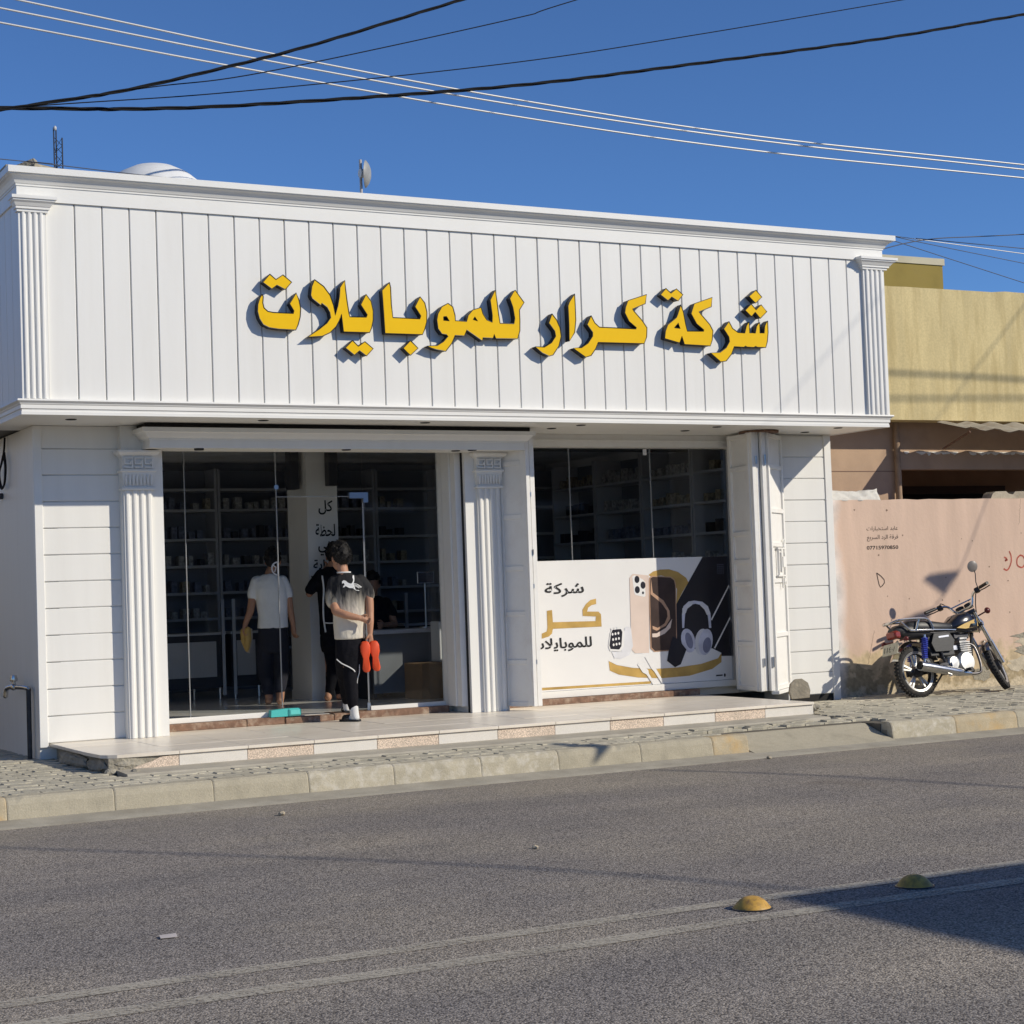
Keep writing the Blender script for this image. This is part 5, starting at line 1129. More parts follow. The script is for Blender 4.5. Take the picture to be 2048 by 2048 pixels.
# ================================================================== OVERHEAD CABLES
def cable(name, pts, rad, m, label, ext=(0, 0), twist=0, group='overhead cables'):
    P = [Vector(p) for p in pts]
    if ext[0]: P.insert(0, P[0] + (P[0] - P[1]).normalized() * ext[0])
    if ext[1]: P.append(P[-1] + (P[-1] - P[-2]).normalized() * ext[1])
    S = smooth_path(P, 10)
    mb = MB()
    if twist:
        D = []; acc = 0
        fine = []
        for i in range(len(S) - 1):
            n = max(1, int((S[i + 1] - S[i]).length / 0.10))
            for k in range(n): fine.append(S[i].lerp(S[i + 1], k / n))
        fine.append(S[-1])
        for ph_ in range(3):
            path = []
            for i, p in enumerate(fine):
                a = ph_ * 2 * PI / 3 + i * 0.55
                path.append(p + Vector((0, math.cos(a), math.sin(a))) * rad * 0.75)
            mb.tube(path, rad * 0.62, 5)
    else:
        mb.tube(S, rad, 6)
    return tag(build(name, mb, m, smooth=True), label, 'cable')
def c2(nm, dat, rad, m, label, ext=(3, 3), twist=0):
    y, l = dat; return cable('overhead_cable', [(x, y, z) for x, z in l], rad, m, label, ext, twist)
c2('L1', CB_L1, 0.0115, ALU, 'highest of the three pale parallel wires crossing the sky', (8, 12))
c2('L2', CB_L2, 0.0115, ALU, 'middle one of the three pale parallel wires crossing the sky', (8, 12))
c2('L3', CB_L3, 0.0115, ALU, 'lowest of the three pale parallel wires crossing the sky', (8, 12))
c2('B1', CB_B1, 0.0150, CABLE, 'thick twisted black cable rising steeply to the top edge', (6, 5), 1)
c2('B2', CB_B2, 0.0160, CABLE, 'thick black cable bundle sweeping from far left to the upper right', (6, 8), 1)
c2('b3', CB_b3, 0.0060, CABLE, 'thin black wire just below the steep twisted cable', (6, 5))
c2('b4', CB_b4, 0.0060, CABLE, 'thin black wire above the sweeping cable bundle', (6, 6))
c2('roof', CB_roof, 0.0045, CABLEG, 'thin dark wire running low over the cornice and dome', (6, 3))
c2('r1', CB_r1, 0.0065, ALU, 'pale wire leaving the right end of the cornice', (0, 8))
c2('r2', CB_r2, 0.0075, CABLEG, 'dark wire rising to the right beyond the cornice end', (0, 8))
c2('r3', CB_r3, 0.0065, CABLEG, 'dark wire running nearly level to the right edge above the yellow wall', (0.2, 8))
c2('r4', CB_r4, 0.0060, CABLEG, 'dark wire sloping steeply down to the right above the yellow wall', (0, 8))
c2('r5', CB_r5, 0.0055, CABLEG, 'dark wire sloping gently down to the right above the yellow wall', (0, 8))
LDn = Vector((-0.95, 1.0, -0.767))
def up(p, t): return Vector(p) - LDn * t
cable('overhead_cable', [up((8.6, 0, 4.70), 4.6), up((8.184, 0, 4.3285), 5.2), up((6.8438, 0, 3.1162), 7.0), up((6.3, 0, 2.62), 7.8)], 0.0045, CABLE, 'black wire above the street casting the diagonal shadow on the fascia', (0, 0))
cable('overhead_cable', [up((-3.2, -0.5, 0), 9.0), up((-1.315, -2.962, 0), 9.0), up((0.657, -5.623, 0), 9.0), up((1.8, -8.0, 0), 9.0)], 0.020, CABLE, 'black wire above the street casting the long shadow across the road', (4, 4))
cable('overhead_cable', [up((3.888, -2.369, 0), 8.0), up((4.428, -3.453, 0), 8.0), up((4.85, -4.85, 0), 8.0)], 0.020, CABLE, 'black wire above the street casting the short road shadow near the kerb', (0.2, 2))
cable('overhead_cable', [up((8.0, 1.05, 3.62), 5.5), up((9.1, 1.05, 3.62), 5.5), up((11.5, 1.05, 3.58), 5.5), up((18, 1.05, 3.4), 5.5)], 0.019, CABLE, 'upper black cable whose shadow lies along the yellow wall', (0, 3))
cable('overhead_cable', [up((8.0, 1.05, 3.33), 6.0), up((9.1, 1.05, 3.34), 6.0), up((11.5, 1.05, 3.39), 6.0), up((18, 1.05, 3.5), 6.0)], 0.017, CABLE, 'lower black cable whose shadow lies along the yellow wall', (0, 3))
cable('overhead_cable', [up((11.4, 1.05, 4.75), 4.4), up((11.07, 1.05, 4.417), 4.8), up((9.775, 1.05, 3.171), 6.2), up((9.6, 1.05, 3.0), 6.5)], 0.007, CABLE, 'black wire above the street casting the diagonal shadow on the yellow wall', (0, 0))
def pennant(pts, t, label):
    q = [up((x, 1.05, z), t) for x, z in pts]
    mb = MB(); n = len(q); d = Vector((0, 0.004, 0))
    mb.add([tuple(p) for p in q] + [tuple(p + d) for p in q], [tuple(range(n)), tuple(range(2 * n - 1, n - 1, -1))] + [(i, n + i, n + (i + 1) % n, (i + 1) % n) for i in range(n)])
    tag(build('pennant', mb, FLAGM), label, 'flag', 'pennants strung above the street')
pennant([(9.952, 1.4551), (9.735, 1.4444), (9.5124, 1.4231), (9.4173, 1.3712), (9.7058, 1.1983)], 4.6, 'dark pennant above the street casting the upper wall shadow')
pennant([(9.5485, 1.0565), (9.2826, 1.0021), (9.1138, 0.9446), (9.0862, 0.8728), (9.391, 0.8234)], 4.6, 'dark pennant above the street casting the lower wall shadow')
cable('pennant_string', [up((10.75, 1.05, 2.65), 4.6), up((10.62, 1.05, 2.62), 4.6), up((9.952, 1.05, 1.4551), 4.6), up((9.60, 1.05, 1.10), 4.6), up((9.35, 1.05, 0.85), 4.6)], 0.007, CABLE, 'cord carrying the pennants above the street', (3, 3), 0)
kq = [up(p, 4.2) for p in ((3.45, -1.20, 0.17), (3.66, -1.70, 0.17), (3.58, -1.85, 0.13), (3.44, -1.86, 0.02), (3.38, -1.6, 0.17))]  # invented shape, outlined from the kerb shadow it has to cast
mb = MB(); mb.add([tuple(p) for p in kq] + [tuple(p + Vector((0, 0.004, 0.004))) for p in kq], [(0, 1, 2, 3, 4), (9, 8, 7, 6, 5)] + [(i, 5 + i, 5 + (i + 1) % 5, (i + 1) % 5) for i in range(5)])
tag(build('pennant', mb, FLAGM), 'dark unseen piece added above the street to cast the kerb shadow', 'flag', 'pennants strung above the street')

# building across the street (behind the camera; casts the road shadow and shows in the glass)
OB = thing('opposite_building', 'plain tan flat roofed building across the street', 'building', (16, -19, 0))
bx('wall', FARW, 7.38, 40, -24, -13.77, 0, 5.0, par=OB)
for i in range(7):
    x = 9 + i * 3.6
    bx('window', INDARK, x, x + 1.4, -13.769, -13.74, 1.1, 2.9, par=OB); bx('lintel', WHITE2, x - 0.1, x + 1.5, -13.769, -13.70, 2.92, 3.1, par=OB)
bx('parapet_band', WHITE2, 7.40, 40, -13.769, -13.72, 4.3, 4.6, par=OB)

NL = thing('bounce_building', 'unseen tan building added left of the shop to bounce light onto its side wall', 'building', (-9, 8, 0))  # added out of view; its sunlit side bounces warm light onto the shop
bx('wall', mat('tan_plaster', (0.50, 0.42, 0.31), 0.9, var=0.1, vscale=1.0), -16, -4.6, 0.6, 22, 0, 4.6, par=NL)
bx('parapet', WHITE2, -16.05, -4.55, 0.55, 22.05, 4.601, 4.75, par=NL)
for i in range(4): bx('window', INDARK, -4.599, -4.57, 3 + i * 4, 4.4 + i * 4, 1.2, 2.6, par=NL)

# ================================================================== ROAD THINGS
for (x, y), lb in (((0.961, -7.41), 'sunlit yellow domed road stud between the worn lane lines'), ((1.862, -7.43), 'shaded domed road stud farther right between the lane lines')):
    t = thing('road_stud', lb, 'road stud', (x, y, 0), 'road studs')
    m = MB(); m.lathe([(0.083, 0.0), (0.083, 0.006), (0.076, 0.014), (0.066, 0.027), (0.052, 0.040), (0.034, 0.050), (0.016, 0.0545), (0.001, 0.0555)], 32, (x, y, 0)); build('dome', m, STUD, t, smooth=True)
    m = MB(); m.lathe([(0.090, 0.0005), (0.090, 0.004), (0.084, 0.006)], 32, (x, y, 0)); build('flange', m, DKMETAL, t)
m = MB(); m.add([(-1.385, -6.405, 0.006), (-1.315, -6.42, 0.007), (-1.305, -6.365, 0.012), (-1.375, -6.35, 0.009)], [(0, 1, 2, 3)])
pp = tag(build('litter', m, PAPER), 'small pale paper scrap lying on the asphalt', 'litter'); md = pp.modifiers.new('t', 'SOLIDIFY'); md.thickness = 0.002
for i, (x, y, s, lb) in enumerate(((0.55, -2.75, 0.022, 'small pale pebble on the asphalt near the kerb'), (1.1, -5.2, 0.016, 'tiny dark pebble on the road near the lane line'), (4.9, -2.2, 0.02, 'small pebble in the gutter below the dropped kerb'))):
    tag(build('pebble', lump((x, y, s * 0.6), (s, s * 1.3, s * 0.7), 30 + i, 2), STONE), lb, 'pebble')

# ================================================================== MOTORCYCLE
BK = thing('motorcycle', 'black and chrome motorcycle with gold tank stripe leaning on its stand by the pink wall', 'motorcycle', (9.2, 0.3, 0.17))
BS = 0.90
MBK = Matrix.Translation((8.665, 0.30, 0.168)) @ Matrix.Rotation(math.radians(2), 4, 'Z') @ Matrix.Rotation(math.radians(-11), 4, 'X') @ Matrix.Scale(BS, 4) @ Matrix.Translation((0.61, 0, 0))
AXP = Vector((0.50, 0, 0.62)); AXD = Vector((-0.44, 0, 0.898))
MST = MBK @ Matrix.Translation(AXP) @ Matrix.Rotation(math.radians(38), 4, AXD) @ Matrix.Translation(-AXP)
def bk(name, mb, m, par=BK, M=MBK, auto=40):
    mb.xf(M); return build(name, mb, m, par, auto=auto)
def wheel(cx, M, R=0.295, tw=0.042):
    t = MB(); n = 14
    t.lathe([(R - 0.055 + (tw + 0.012) * math.cos(a) * 1.0, tw * math.sin(a)) for a in [2 * PI * k / n for k in range(n)]] , 40, (cx, 0, 0.295), 'y')
    # closed torus: rebuild without caps
    t = MB(); rings = []
    for k in range(44):
        a = 2 * PI * k / 44; rings.append([(cx + (R - 0.05 + 0.05 * math.cos(q)) * math.cos(a), tw * math.sin(q), 0.295 + (R - 0.05 + 0.05 * math.cos(q)) * math.sin(a)) for q in [2 * PI * j / 12 for j in range(12)]])
    rings.append(rings[0]); t.loft(rings, cap=False)
    for k in range(44):       # tread blocks
        a = 2 * PI * (k + 0.5) / 44
        for sy in (-1, 1):
            q = MB(); q.box(-0.010, 0.010, sy * 0.006 if sy > 0 else -0.030, 0.030 if sy > 0 else -0.006, R - 0.010, R + 0.004); q.xf(Matrix.Translation((cx, 0, 0.295)) @ Matrix.Rotation(a, 4, 'Y')); t.merge(q)
    W_ = bk('wheel', t, RUBBER, M=M)
    r_ = MB(); rr_ = []
    for k in range(40):
        a = 2 * PI * k / 40
        rr_.append([(cx + q * math.cos(a), y, 0.295 + q * math.sin(a)) for q, y in ((0.208, -0.032), (0.232, -0.040), (0.236, -0.034), (0.222, 0), (0.236, 0.034), (0.232, 0.040), (0.208, 0.032), (0.200, 0))])
    rr_.append(rr_[0]); r_.loft(rr_, cap=False); bk('rim', r_, ALLOY, W_, M)
    s = MB()
    for k in range(5):
        for dd in (-0.13, 0.13):
            a = 2 * PI * k / 5 + dd
            q = MB(); q.box(-0.011, 0.011, -0.013, 0.013, 0.04, 0.212); q.xf(Matrix.Translation((cx, 0, 0.295)) @ Matrix.Rotation(a, 4, 'Y')); s.merge(q)
    bk('spokes', s, ALLOY, W_, M, auto=30)
    h = MB(); h.lathe([(0.02, -0.07), (0.065, -0.055), (0.070, 0.055), (0.02, 0.07)], 20, (cx, 0, 0.295), 'y'); bk('hub', h, DKMETAL, W_, M)
wheel(-0.61, MBK); wheel(0.61, MST)
def sect(xs):
    """loft of rounded sections along x: (x, half width, zlow, zhigh)"""
    m = MB(); rings = []
    for x, hw, z0, z1 in xs:
        ring = []
        for k in range(16):
            a = 2 * PI * k / 16; cx_, sx_ = math.cos(a), math.sin(a)
            e = 0.6
            ring.append((x, hw * math.copysign(abs(cx_) ** e, cx_), (z0 + z1) / 2 + (z1 - z0) / 2 * math.copysign(abs(sx_) ** e, sx_)))
        rings.append(ring)
    return m.loft(rings)
T_ = bk('fuel_tank', sect([(-0.06, 0.06, 0.74, 0.79), (0.0, 0.10, 0.72, 0.85), (0.10, 0.13, 0.69, 0.925), (0.24, 0.135, 0.69, 0.955), (0.36, 0.115, 0.70, 0.945), (0.43, 0.07, 0.74, 0.90)]), TANKB)
for sy in (-1, 1):
    q = MB(); n = 10
    for k in range(n):
        pass
    pts_t = [(0.03, 0.760), (0.14, 0.802), (0.26, 0.835), (0.385, 0.862), (0.385, 0.770), (0.26, 0.752), (0.14, 0.742)]
    def surf(x): 
        ks = [(-0.06, 0.06), (0.0, 0.10), (0.10, 0.13), (0.24, 0.135), (0.36, 0.115), (0.42, 0.07)]
        for (a, wa), (c, wc) in zip(ks, ks[1:]):
            if a <= x <= c: return wa + (wc - wa) * (x - a) / (c - a)
        return 0.1
    q.add([(x, sy * (surf(x) + 0.006), z) for x, z in pts_t], [tuple(range(len(pts_t)))])
    bk('stripe', q, TGOLD, T_)
q = MB(); q.lathe([(0.035, 0.925), (0.035, 0.945), (0.02, 0.95)], 16, (0.22, 0, 0)); bk('filler_cap', q, CHROME, T_)
bk('seat', sect([(-0.72, 0.05, 0.80, 0.84), (-0.66, 0.10, 0.735, 0.88), (-0.50, 0.125, 0.715, 0.885), (-0.30, 0.125, 0.71, 0.865), (-0.12, 0.115, 0.72, 0.84), (0.02, 0.085, 0.745, 0.83), (0.06, 0.05, 0.76, 0.80)]), SEATM)
q = MB(); q.tube([(-0.70, -0.112, 0.765), (-0.4, -0.132, 0.756), (0.02, -0.10, 0.742)], 0.008, 6); q.tube([(-0.70, 0.112, 0.765), (-0.4, 0.132, 0.756), (0.02, 0.10, 0.742)], 0.008, 6); bk('seat_trim', q, CHROME)
q = MB()
for sy in (-1, 1):
    q.tube(smooth_path([(-0.36, sy * 0.135, 0.76), (-0.42, sy * 0.14, 0.87), (-0.60, sy * 0.135, 0.89), (-0.84, sy * 0.12, 0.885), (-0.92, sy * 0.06, 0.86), (-0.94, 0, 0.855)], 5), 0.014, 8)
    q.tube([(-0.55, sy * 0.135, 0.89), (-0.62, sy * 0.125, 0.745)], 0.013, 8)
    q.tube([(-0.84, sy * 0.12, 0.885), (-0.70, sy * 0.125, 0.755), (-0.36, sy * 0.135, 0.745)], 0.012, 8)
for xx in (-0.78, -0.86): q.tube([(xx, -0.125, 0.885), (xx, 0.125, 0.885)], 0.008, 6)
bk('rear_rack', q, CHROME)
bk('tail_cowl', sect([(-0.88, 0.05, 0.74, 0.80), (-0.80, 0.095, 0.70, 0.84), (-0.62, 0.11, 0.67, 0.84), (-0.40, 0.11, 0.67, 0.80), (-0.30, 0.08, 0.69, 0.76)]), SEATM)
q = MB()
for sy in (-1, 1):
    q.tube([(0.40, 0, 0.84), (0.20, sy * 0.05, 0.72), (-0.30, sy * 0.09, 0.72), (-0.78, sy * 0.08, 0.74)], 0.015, 8)
    q.tube([(-0.30, sy * 0.09, 0.72), (-0.24, sy * 0.09, 0.42), (-0.20, sy * 0.09, 0.32)], 0.015, 8)
    q.tube([(-0.20, sy * 0.095, 0.33), (-0.61, sy * 0.10, 0.295)], 0.018, 8)
q.tube([(0.39, 0, 0.80), (0.30, 0, 0.50), (0.26, 0, 0.28)], 0.020, 8); q.tube([(0.26, 0, 0.28), (-0.2, 0, 0.26)], 0.016, 8)
bk('frame', q, DKMETAL)
q = MB(); q.box(-0.16, 0.20, -0.09, 0.09, 0.28, 0.44, b=0.02)
EN = bk('engine', q, ALLOY)
q = MB()
for k in range(7): q.box(0.06, 0.22, -0.085, 0.085, 0.445 + k * 0.024, 0.457 + k * 0.024)
q.box(0.085, 0.195, -0.06, 0.06, 0.44, 0.62); q.box(0.07, 0.21, -0.075, 0.075, 0.615, 0.665, b=0.015); bk('cylinder_fins', q, mat('fin_alloy', (0.32, 0.32, 0.32), 0.45, 0.7, var=0.1), EN)
q = MB(); q.lathe([(0.02, -0.135), (0.105, -0.130), (0.122, -0.108), (0.126, -0.085)], 24, (0.09, 0, 0.36), 'y'); q.lathe([(0.02, -0.115), (0.070, -0.112), (0.082, -0.09)], 18, (-0.10, 0, 0.36), 'y'); q.lathe([(0.02, 0.125), (0.085, 0.12), (0.105, 0.085)], 24, (0.06, 0, 0.36), 'y'); bk('crankcase_cover', q, ALLOY, EN)
q = MB(); q.box(-0.04, 0.06, -0.05, 0.05, 0.50, 0.58, b=0.015); q.tube([(-0.04, 0, 0.54), (-0.16, 0, 0.56)], 0.03, 10); bk('carburettor', q, STEEL, EN)
q = MB(); q.tube(smooth_path([(0.20, -0.05, 0.58), (0.28, -0.07, 0.54), (0.30, -0.10, 0.40), (0.27, -0.135, 0.26), (0.20, -0.15, 0.215), (0.05, -0.155, 0.215)], 6), 0.016, 12); bk('exhaust_header', q, mat('blued_header', (0.16, 0.15, 0.15), 0.35, 0.9, var=0.3, vscale=12)); q = MB(); q.tube([(0.08, -0.155, 0.216), (-0.02, -0.160, 0.225), (-0.12, -0.165, 0.24), (-0.60, -0.175, 0.325), (-0.70, -0.178, 0.342)], [0.022, 0.032, 0.048, 0.058, 0.055], 16)
EXo = bk('exhaust', q, EXH)
q = MB(); q.lathe([(0.042, 0), (0.042, 0.012)], 16, (0, 0, 0), 'x'); q.xf(Matrix.Translation((-0.714, -0.178, 0.344)) @ Matrix.Rotation(0.17, 4, 'Y')); bk('exhaust_mouth', q, BLACKGAP, EXo)
for sy in (-1, 1):
    q = MB(); q.tube([(-0.50, sy * 0.125, 0.70), (-0.57, sy * 0.12, 0.36)], 0.016, 10); SH = bk('shock_absorber', q, CHROME)
    hx = []
    for k in range(66):
        u = k / 65; a = u * 11 * 2 * PI; c_ = Vector((-0.505, sy * 0.125, 0.67)).lerp(Vector((-0.555, sy * 0.121, 0.43)), u); hx.append(c_ + Vector((math.cos(a) * 0.032, math.sin(a) * 0.032, 0)))
    q = MB(); q.tube(hx, 0.009, 6); bk('spring', q, BLUES, SH)
    q = MB(); q.prism([(-0.36, 0.50), (-0.10, 0.50), (-0.04, 0.62), (-0.10, 0.71), (-0.34, 0.71), (-0.40, 0.60)], 'y', sy * 0.085, sy * 0.115); bk('side_cover', q, SEATM)
q = MB(); q.prism([(-0.28, 0.655), (-0.12, 0.665), (-0.12, 0.685), (-0.28, 0.675)], 'y', -0.1165, -0.118); bk('side_badge', q, STEEL)
q = MB(); q.box(-0.42, -0.02, -0.075, 0.075, 0.44, 0.70, b=0.02); bk('battery_box', q, SEATM)
q = MB(); q.prism([(-0.66, 0.33), (-0.30, 0.40), (-0.10, 0.42), (-0.10, 0.30), (-0.40, 0.27), (-0.66, 0.255)], 'y', 0.088, 0.112); q.prism([(-0.62, 0.315), (-0.22, 0.37), (-0.14, 0.33), (-0.22, 0.30), (-0.62, 0.275)], 'y', -0.105, -0.09); bk('swing_arm', q, DKMETAL)
q = MB(); q.box(-0.18, 0.24, -0.07, 0.07, 0.24, 0.285, b=0.01); q.box(0.02, 0.26, -0.05, 0.05, 0.64, 0.715, b=0.01); bk('under_frame', q, DKMETAL)
q = MB(); rings = []
for k in range(12):
    a = math.radians(20 + k * 12.5); rings.append([(-0.61 + rq * math.cos(a), yy, 0.295 + rq * math.sin(a)) for rq, yy in ((0.330, -0.070), (0.352, -0.03), (0.358, 0), (0.352, 0.03), (0.330, 0.070), (0.324, 0.066), (0.345, 0.0), (0.324, -0.066))])
q.loft(rings); bk('rear_mudguard', q, CHROME)
q = MB(); q.box(-0.90, -0.80, -0.085, 0.085, 0.685, 0.775, b=0.02); TL = bk('tail_light', q, REDL)
q = MB(); q.box(-0.82, -0.70, -0.07, 0.07, 0.70, 0.78, b=0.01); bk('tail_housing', q, SEATM, TL)
PLm = MBK @ Matrix.Translation((-0.93, 0, 0.57)) @ Matrix.Rotation(0.35, 4, 'Y')
q = MB(); q.box(-0.004, 0.004, -0.13, 0.13, -0.07, 0.07, b=0.002); q.xf(PLm); PL_ = build('licence_plate', q, PLATE, BK)
q = text_mb('11٤٠٨', -0.10, 0.10, -0.035, 0.03, 0, arabic=False); q.v = [(-0.0055, -v[0], v[2]) for v in q.v]; q.xf(PLm); build('plate_marks', q, INK, PL_)
q = MB(); q.tube([(-0.80, 0, 0.66), (-0.92, 0, 0.58)], 0.012, 8); bk('plate_bracket', q, DKMETAL)
for sy in (-1, 1):
    q = MB(); q.tube([(-0.82, sy * 0.06, 0.66), (-0.84, sy * 0.17, 0.66)], 0.009, 6); q.ell((-0.845, sy * 0.19, 0.66), (0.028, 0.032, 0.026), 10, 8); bk('turn_signal', q, MAROON)
q = MB(); q.tube([(-0.10, 0.10, 0.28), (-0.20, 0.30, 0.03)], 0.012, 8); q.box(-0.24, -0.17, 0.28, 0.33, 0.022, 0.032); bk('side_stand', q, DKMETAL)
q = MB(); q.tube([(0.0, -0.10, 0.26), (0.0, -0.26, 0.26)], 0.012, 8); q.tube([(0.0, -0.18, 0.26), (0.0, -0.27, 0.26)], 0.020, 8); q.tube([(-0.42, -0.11, 0.33), (-0.42, -0.22, 0.33)], 0.014, 8); bk('foot_pegs', q, SEATM)
q = MB(); q.tube([(-0.16, -0.12, 0.36), (-0.20, -0.17, 0.22), (-0.30, -0.20, 0.20)], 0.010, 8); bk('kick_starter', q, CHROME)
# steering assembly
q = MB()
for sy in (-1, 1):
    a = Vector((0.61, sy * 0.085, 0.295)); b_ = a + AXD.normalized() * 0.72; mid = a + AXD.normalized() * 0.30
    q.tube([a, mid], 0.033, 12); q.tube([mid, b_], 0.024, 12)
FK = bk('fork', q, CHROME, M=MST)
q = MB()
for hh in (0.52, 0.70):
    c_ = Vector((0.61, 0, 0.295)) + AXD.normalized() * hh; q.box(c_.x - 0.03, c_.x + 0.03, -0.11, 0.11, c_.z - 0.022, c_.z + 0.022, b=0.006)
bk('fork_clamp', q, DKMETAL, FK, MST)
q = MB(); rings = []
for k in range(12):
    a = math.radians(28 + k * 11.5); rings.append([(0.61 + rq * math.cos(a), yy, 0.295 + rq * math.sin(a)) for rq, yy in ((0.312, -0.060), (0.330, -0.03), (0.336, 0), (0.330, 0.03), (0.312, 0.060), (0.306, 0.056), (0.324, 0.0), (0.306, -0.056))])
q.loft(rings); bk('front_mudguard', q, CHROME, FK, MST)
q = MB(); q.lathe([(0.01, 0.56), (0.06, 0.565), (0.088, 0.60), (0.092, 0.635), (0.085, 0.645)], 24, (0, 0, 0.84), 'x'); HLo = bk('headlight', q, CHROME, FK, MST)
q = MB(); q.lathe([(0.083, 0.640), (0.06, 0.655), (0.01, 0.66)], 24, (0, 0, 0.84), 'x'); bk('lens', q, mat('lamp_lens', (0.6, 0.6, 0.6), 0.1, coat=0.5), HLo, MST)
q = MB(); q.tube(smooth_path([(0.28, 0.0, 0.98), (0.28, -0.10, 0.99), (0.27, -0.17, 1.10), (0.20, -0.30, 1.12), (0.10, -0.39, 1.10)], 5), 0.016, 8); q.tube(smooth_path([(0.28, 0.0, 0.98), (0.28, 0.10, 0.99), (0.27, 0.17, 1.10), (0.20, 0.30, 1.12), (0.10, 0.39, 1.10)], 5), 0.016, 8); q.tube([(0.28, -0.15, 1.06), (0.28, 0.15, 1.06)], 0.008, 6); HB = bk('handlebar', q, CHROME, M=MST)
for sy in (-1, 1):
    q = MB(); q.tube([(0.205, sy * 0.29, 1.119), (0.09, sy * 0.40, 1.098)], 0.020, 10); q.box(0.20, 0.27, sy * 0.24 - 0.03, sy * 0.24 + 0.03, 1.08, 1.14, b=0.01); bk('grip', q, SEATM, HB, MST)
    q = MB(); q.tube([(0.27, sy * 0.25, 1.10), (0.25, sy * 0.33, 1.095), (0.18, sy * 0.41, 1.085)], 0.007, 6); bk('lever', q, DKMETAL, HB, MST)
q = MB(); q.tube([(0.23, -0.26, 1.13), (0.22, -0.27, 1.20), (0.26, -0.30, 1.30), (0.25, -0.31, 1.34)], 0.006, 6); MRr = bk('mirror', q, DKMETAL, HB, MST)
mc = MST @ Vector((0.25, -0.31, 1.395)); vd = (mc - CAMP); vd.z = 0; vd.normalize()
q = MB(); q.lathe([(0.004, 0.012), (0.052, 0.008), (0.060, 0.0), (0.054, -0.004), (0.004, -0.004)], 22, (0, 0, 0), 'y'); q.xf(Matrix.Translation(mc) @ Matrix.Rotation(-math.atan2(vd.x, vd.y) + 0.5, 4, 'Z')); build('mirror_head', q, [mat('mirror_back', (0.22, 0.2, 0.18), 0.35, var=0.2)], MRr, auto=40)
for sy in (-1, 1):
    q = MB(); q.tube([(0.36, sy * 0.10, 0.86), (0.37, sy * 0.20, 0.87)], 0.009, 6); q.ell((0.375, sy * 0.225, 0.875), (0.045, 0.035, 0.038), 10, 8); bk('front_signal', q, MAROON, FK, MST)
q = MB(); q.lathe([(0.05, 0.99), (0.052, 1.04), (0.045, 1.045)], 18, (0.36, 0.055, 0)); q.lathe([(0.05, 0.99), (0.052, 1.04), (0.045, 1.045)], 18, (0.36, -0.055, 0)); bk('gauges', q, SEATM, FK, MST)
q = MB()
for sy, dz in ((-1, 0), (1, 0.02)): q.tube(smooth_path([(0.25, sy * 0.24, 1.12), (0.36, sy * 0.22, 1.16 + dz), (0.46, sy * 0.12, 1.02), (0.42, sy * 0.06, 0.80), (0.30, sy * 0.04, 0.66)], 6), 0.006, 5)
bk('control_cables', q, CABLE, FK, MST)
q = MB(); q.lathe([(0.02, 0.075), (0.09, 0.07), (0.09, 0.055)], 20, (0.61, 0, 0.295), 'y'); q.box(0.60, 0.66, -0.10, -0.07, 0.36, 0.46, b=0.01); bk('front_brake', q, MAROON, FK, MST)

# ================================================================== PEOPLE
class Rig:
    def __init__(s, P, g):
        s.P = Vector(P); s.g = Vector((g[0], g[1], 0)).normalized(); s.r = Vector((s.g.y, -s.g.x, 0))
    def w(s, a, b, z): return s.P * 1.0 + s.r * a + s.g * b + Vector((0, 0, z - s.P.z))
    def ring(s, z, ca, hw, hd, cb=0.0, n=28, e=0.85):
        out = []
        for k in range(n):
            t = 2 * PI * k / n; c_, s_ = math.cos(t), math.sin(t)
            out.append(tuple(s.w(ca + hw * math.copysign(abs(c_) ** e, c_), cb + hd * math.copysign(abs(s_) ** e, s_), z)))
        return out
    def limb(s, mb, pts, rad, seg=14):
        mb.tube(smooth_path([s.w(*p) for p in pts], 5), [v for v in interp(rad, 5)], seg, rounded=True)
    def ell(s, mb, c, rr, face=(0, 1)):
        f = (s.r * face[0] + s.g * face[1]).normalized(); R = Matrix(((f.y, f.x, 0), (-f.x, f.y, 0), (0, 0, 1)))
        mb.ell(s.w(*c), rr, 20, 14, rot=R)
def interp(v, n):
    out = []
    for i in range(len(v) - 1):
        for k in range(n): out.append(v[i] + (v[i + 1] - v[i]) * k / n)
    return out + [v[-1]]
def head(rg, mb, c, face, ear=True, sc=1.0):
    fx, fy = Vector((face[0], face[1])).normalized(); px, py = fy, -fx
    a, b, z = c
    rg.ell(mb, (a, b, z + 0.012), (0.070 * sc, 0.088 * sc, 0.100 * sc), face)
    rg.ell(mb, (a + fx * 0.022, b + fy * 0.022, z - 0.050), (0.056 * sc, 0.066 * sc, 0.066 * sc), face)
    rg.ell(mb, (a + fx * 0.090, b + fy * 0.090, z - 0.012), (0.012, 0.018, 0.020), face)
    rg.ell(mb, (a + fx * 0.078, b + fy * 0.078, z - 0.055), (0.020, 0.012, 0.010), face)
    for s_ in (-1, 1):
        rg.ell(mb, (a + px * 0.074 * s_ * sc - fx * 0.005, b + py * 0.074 * s_ * sc - fy * 0.005, z - 0.010), (0.010, 0.018, 0.030), face)
        rg.ell(mb, (a + fx * 0.076 + px * 0.030 * s_, b + fy * 0.076 + py * 0.030 * s_, z + 0.016), (0.018, 0.010, 0.008), face)
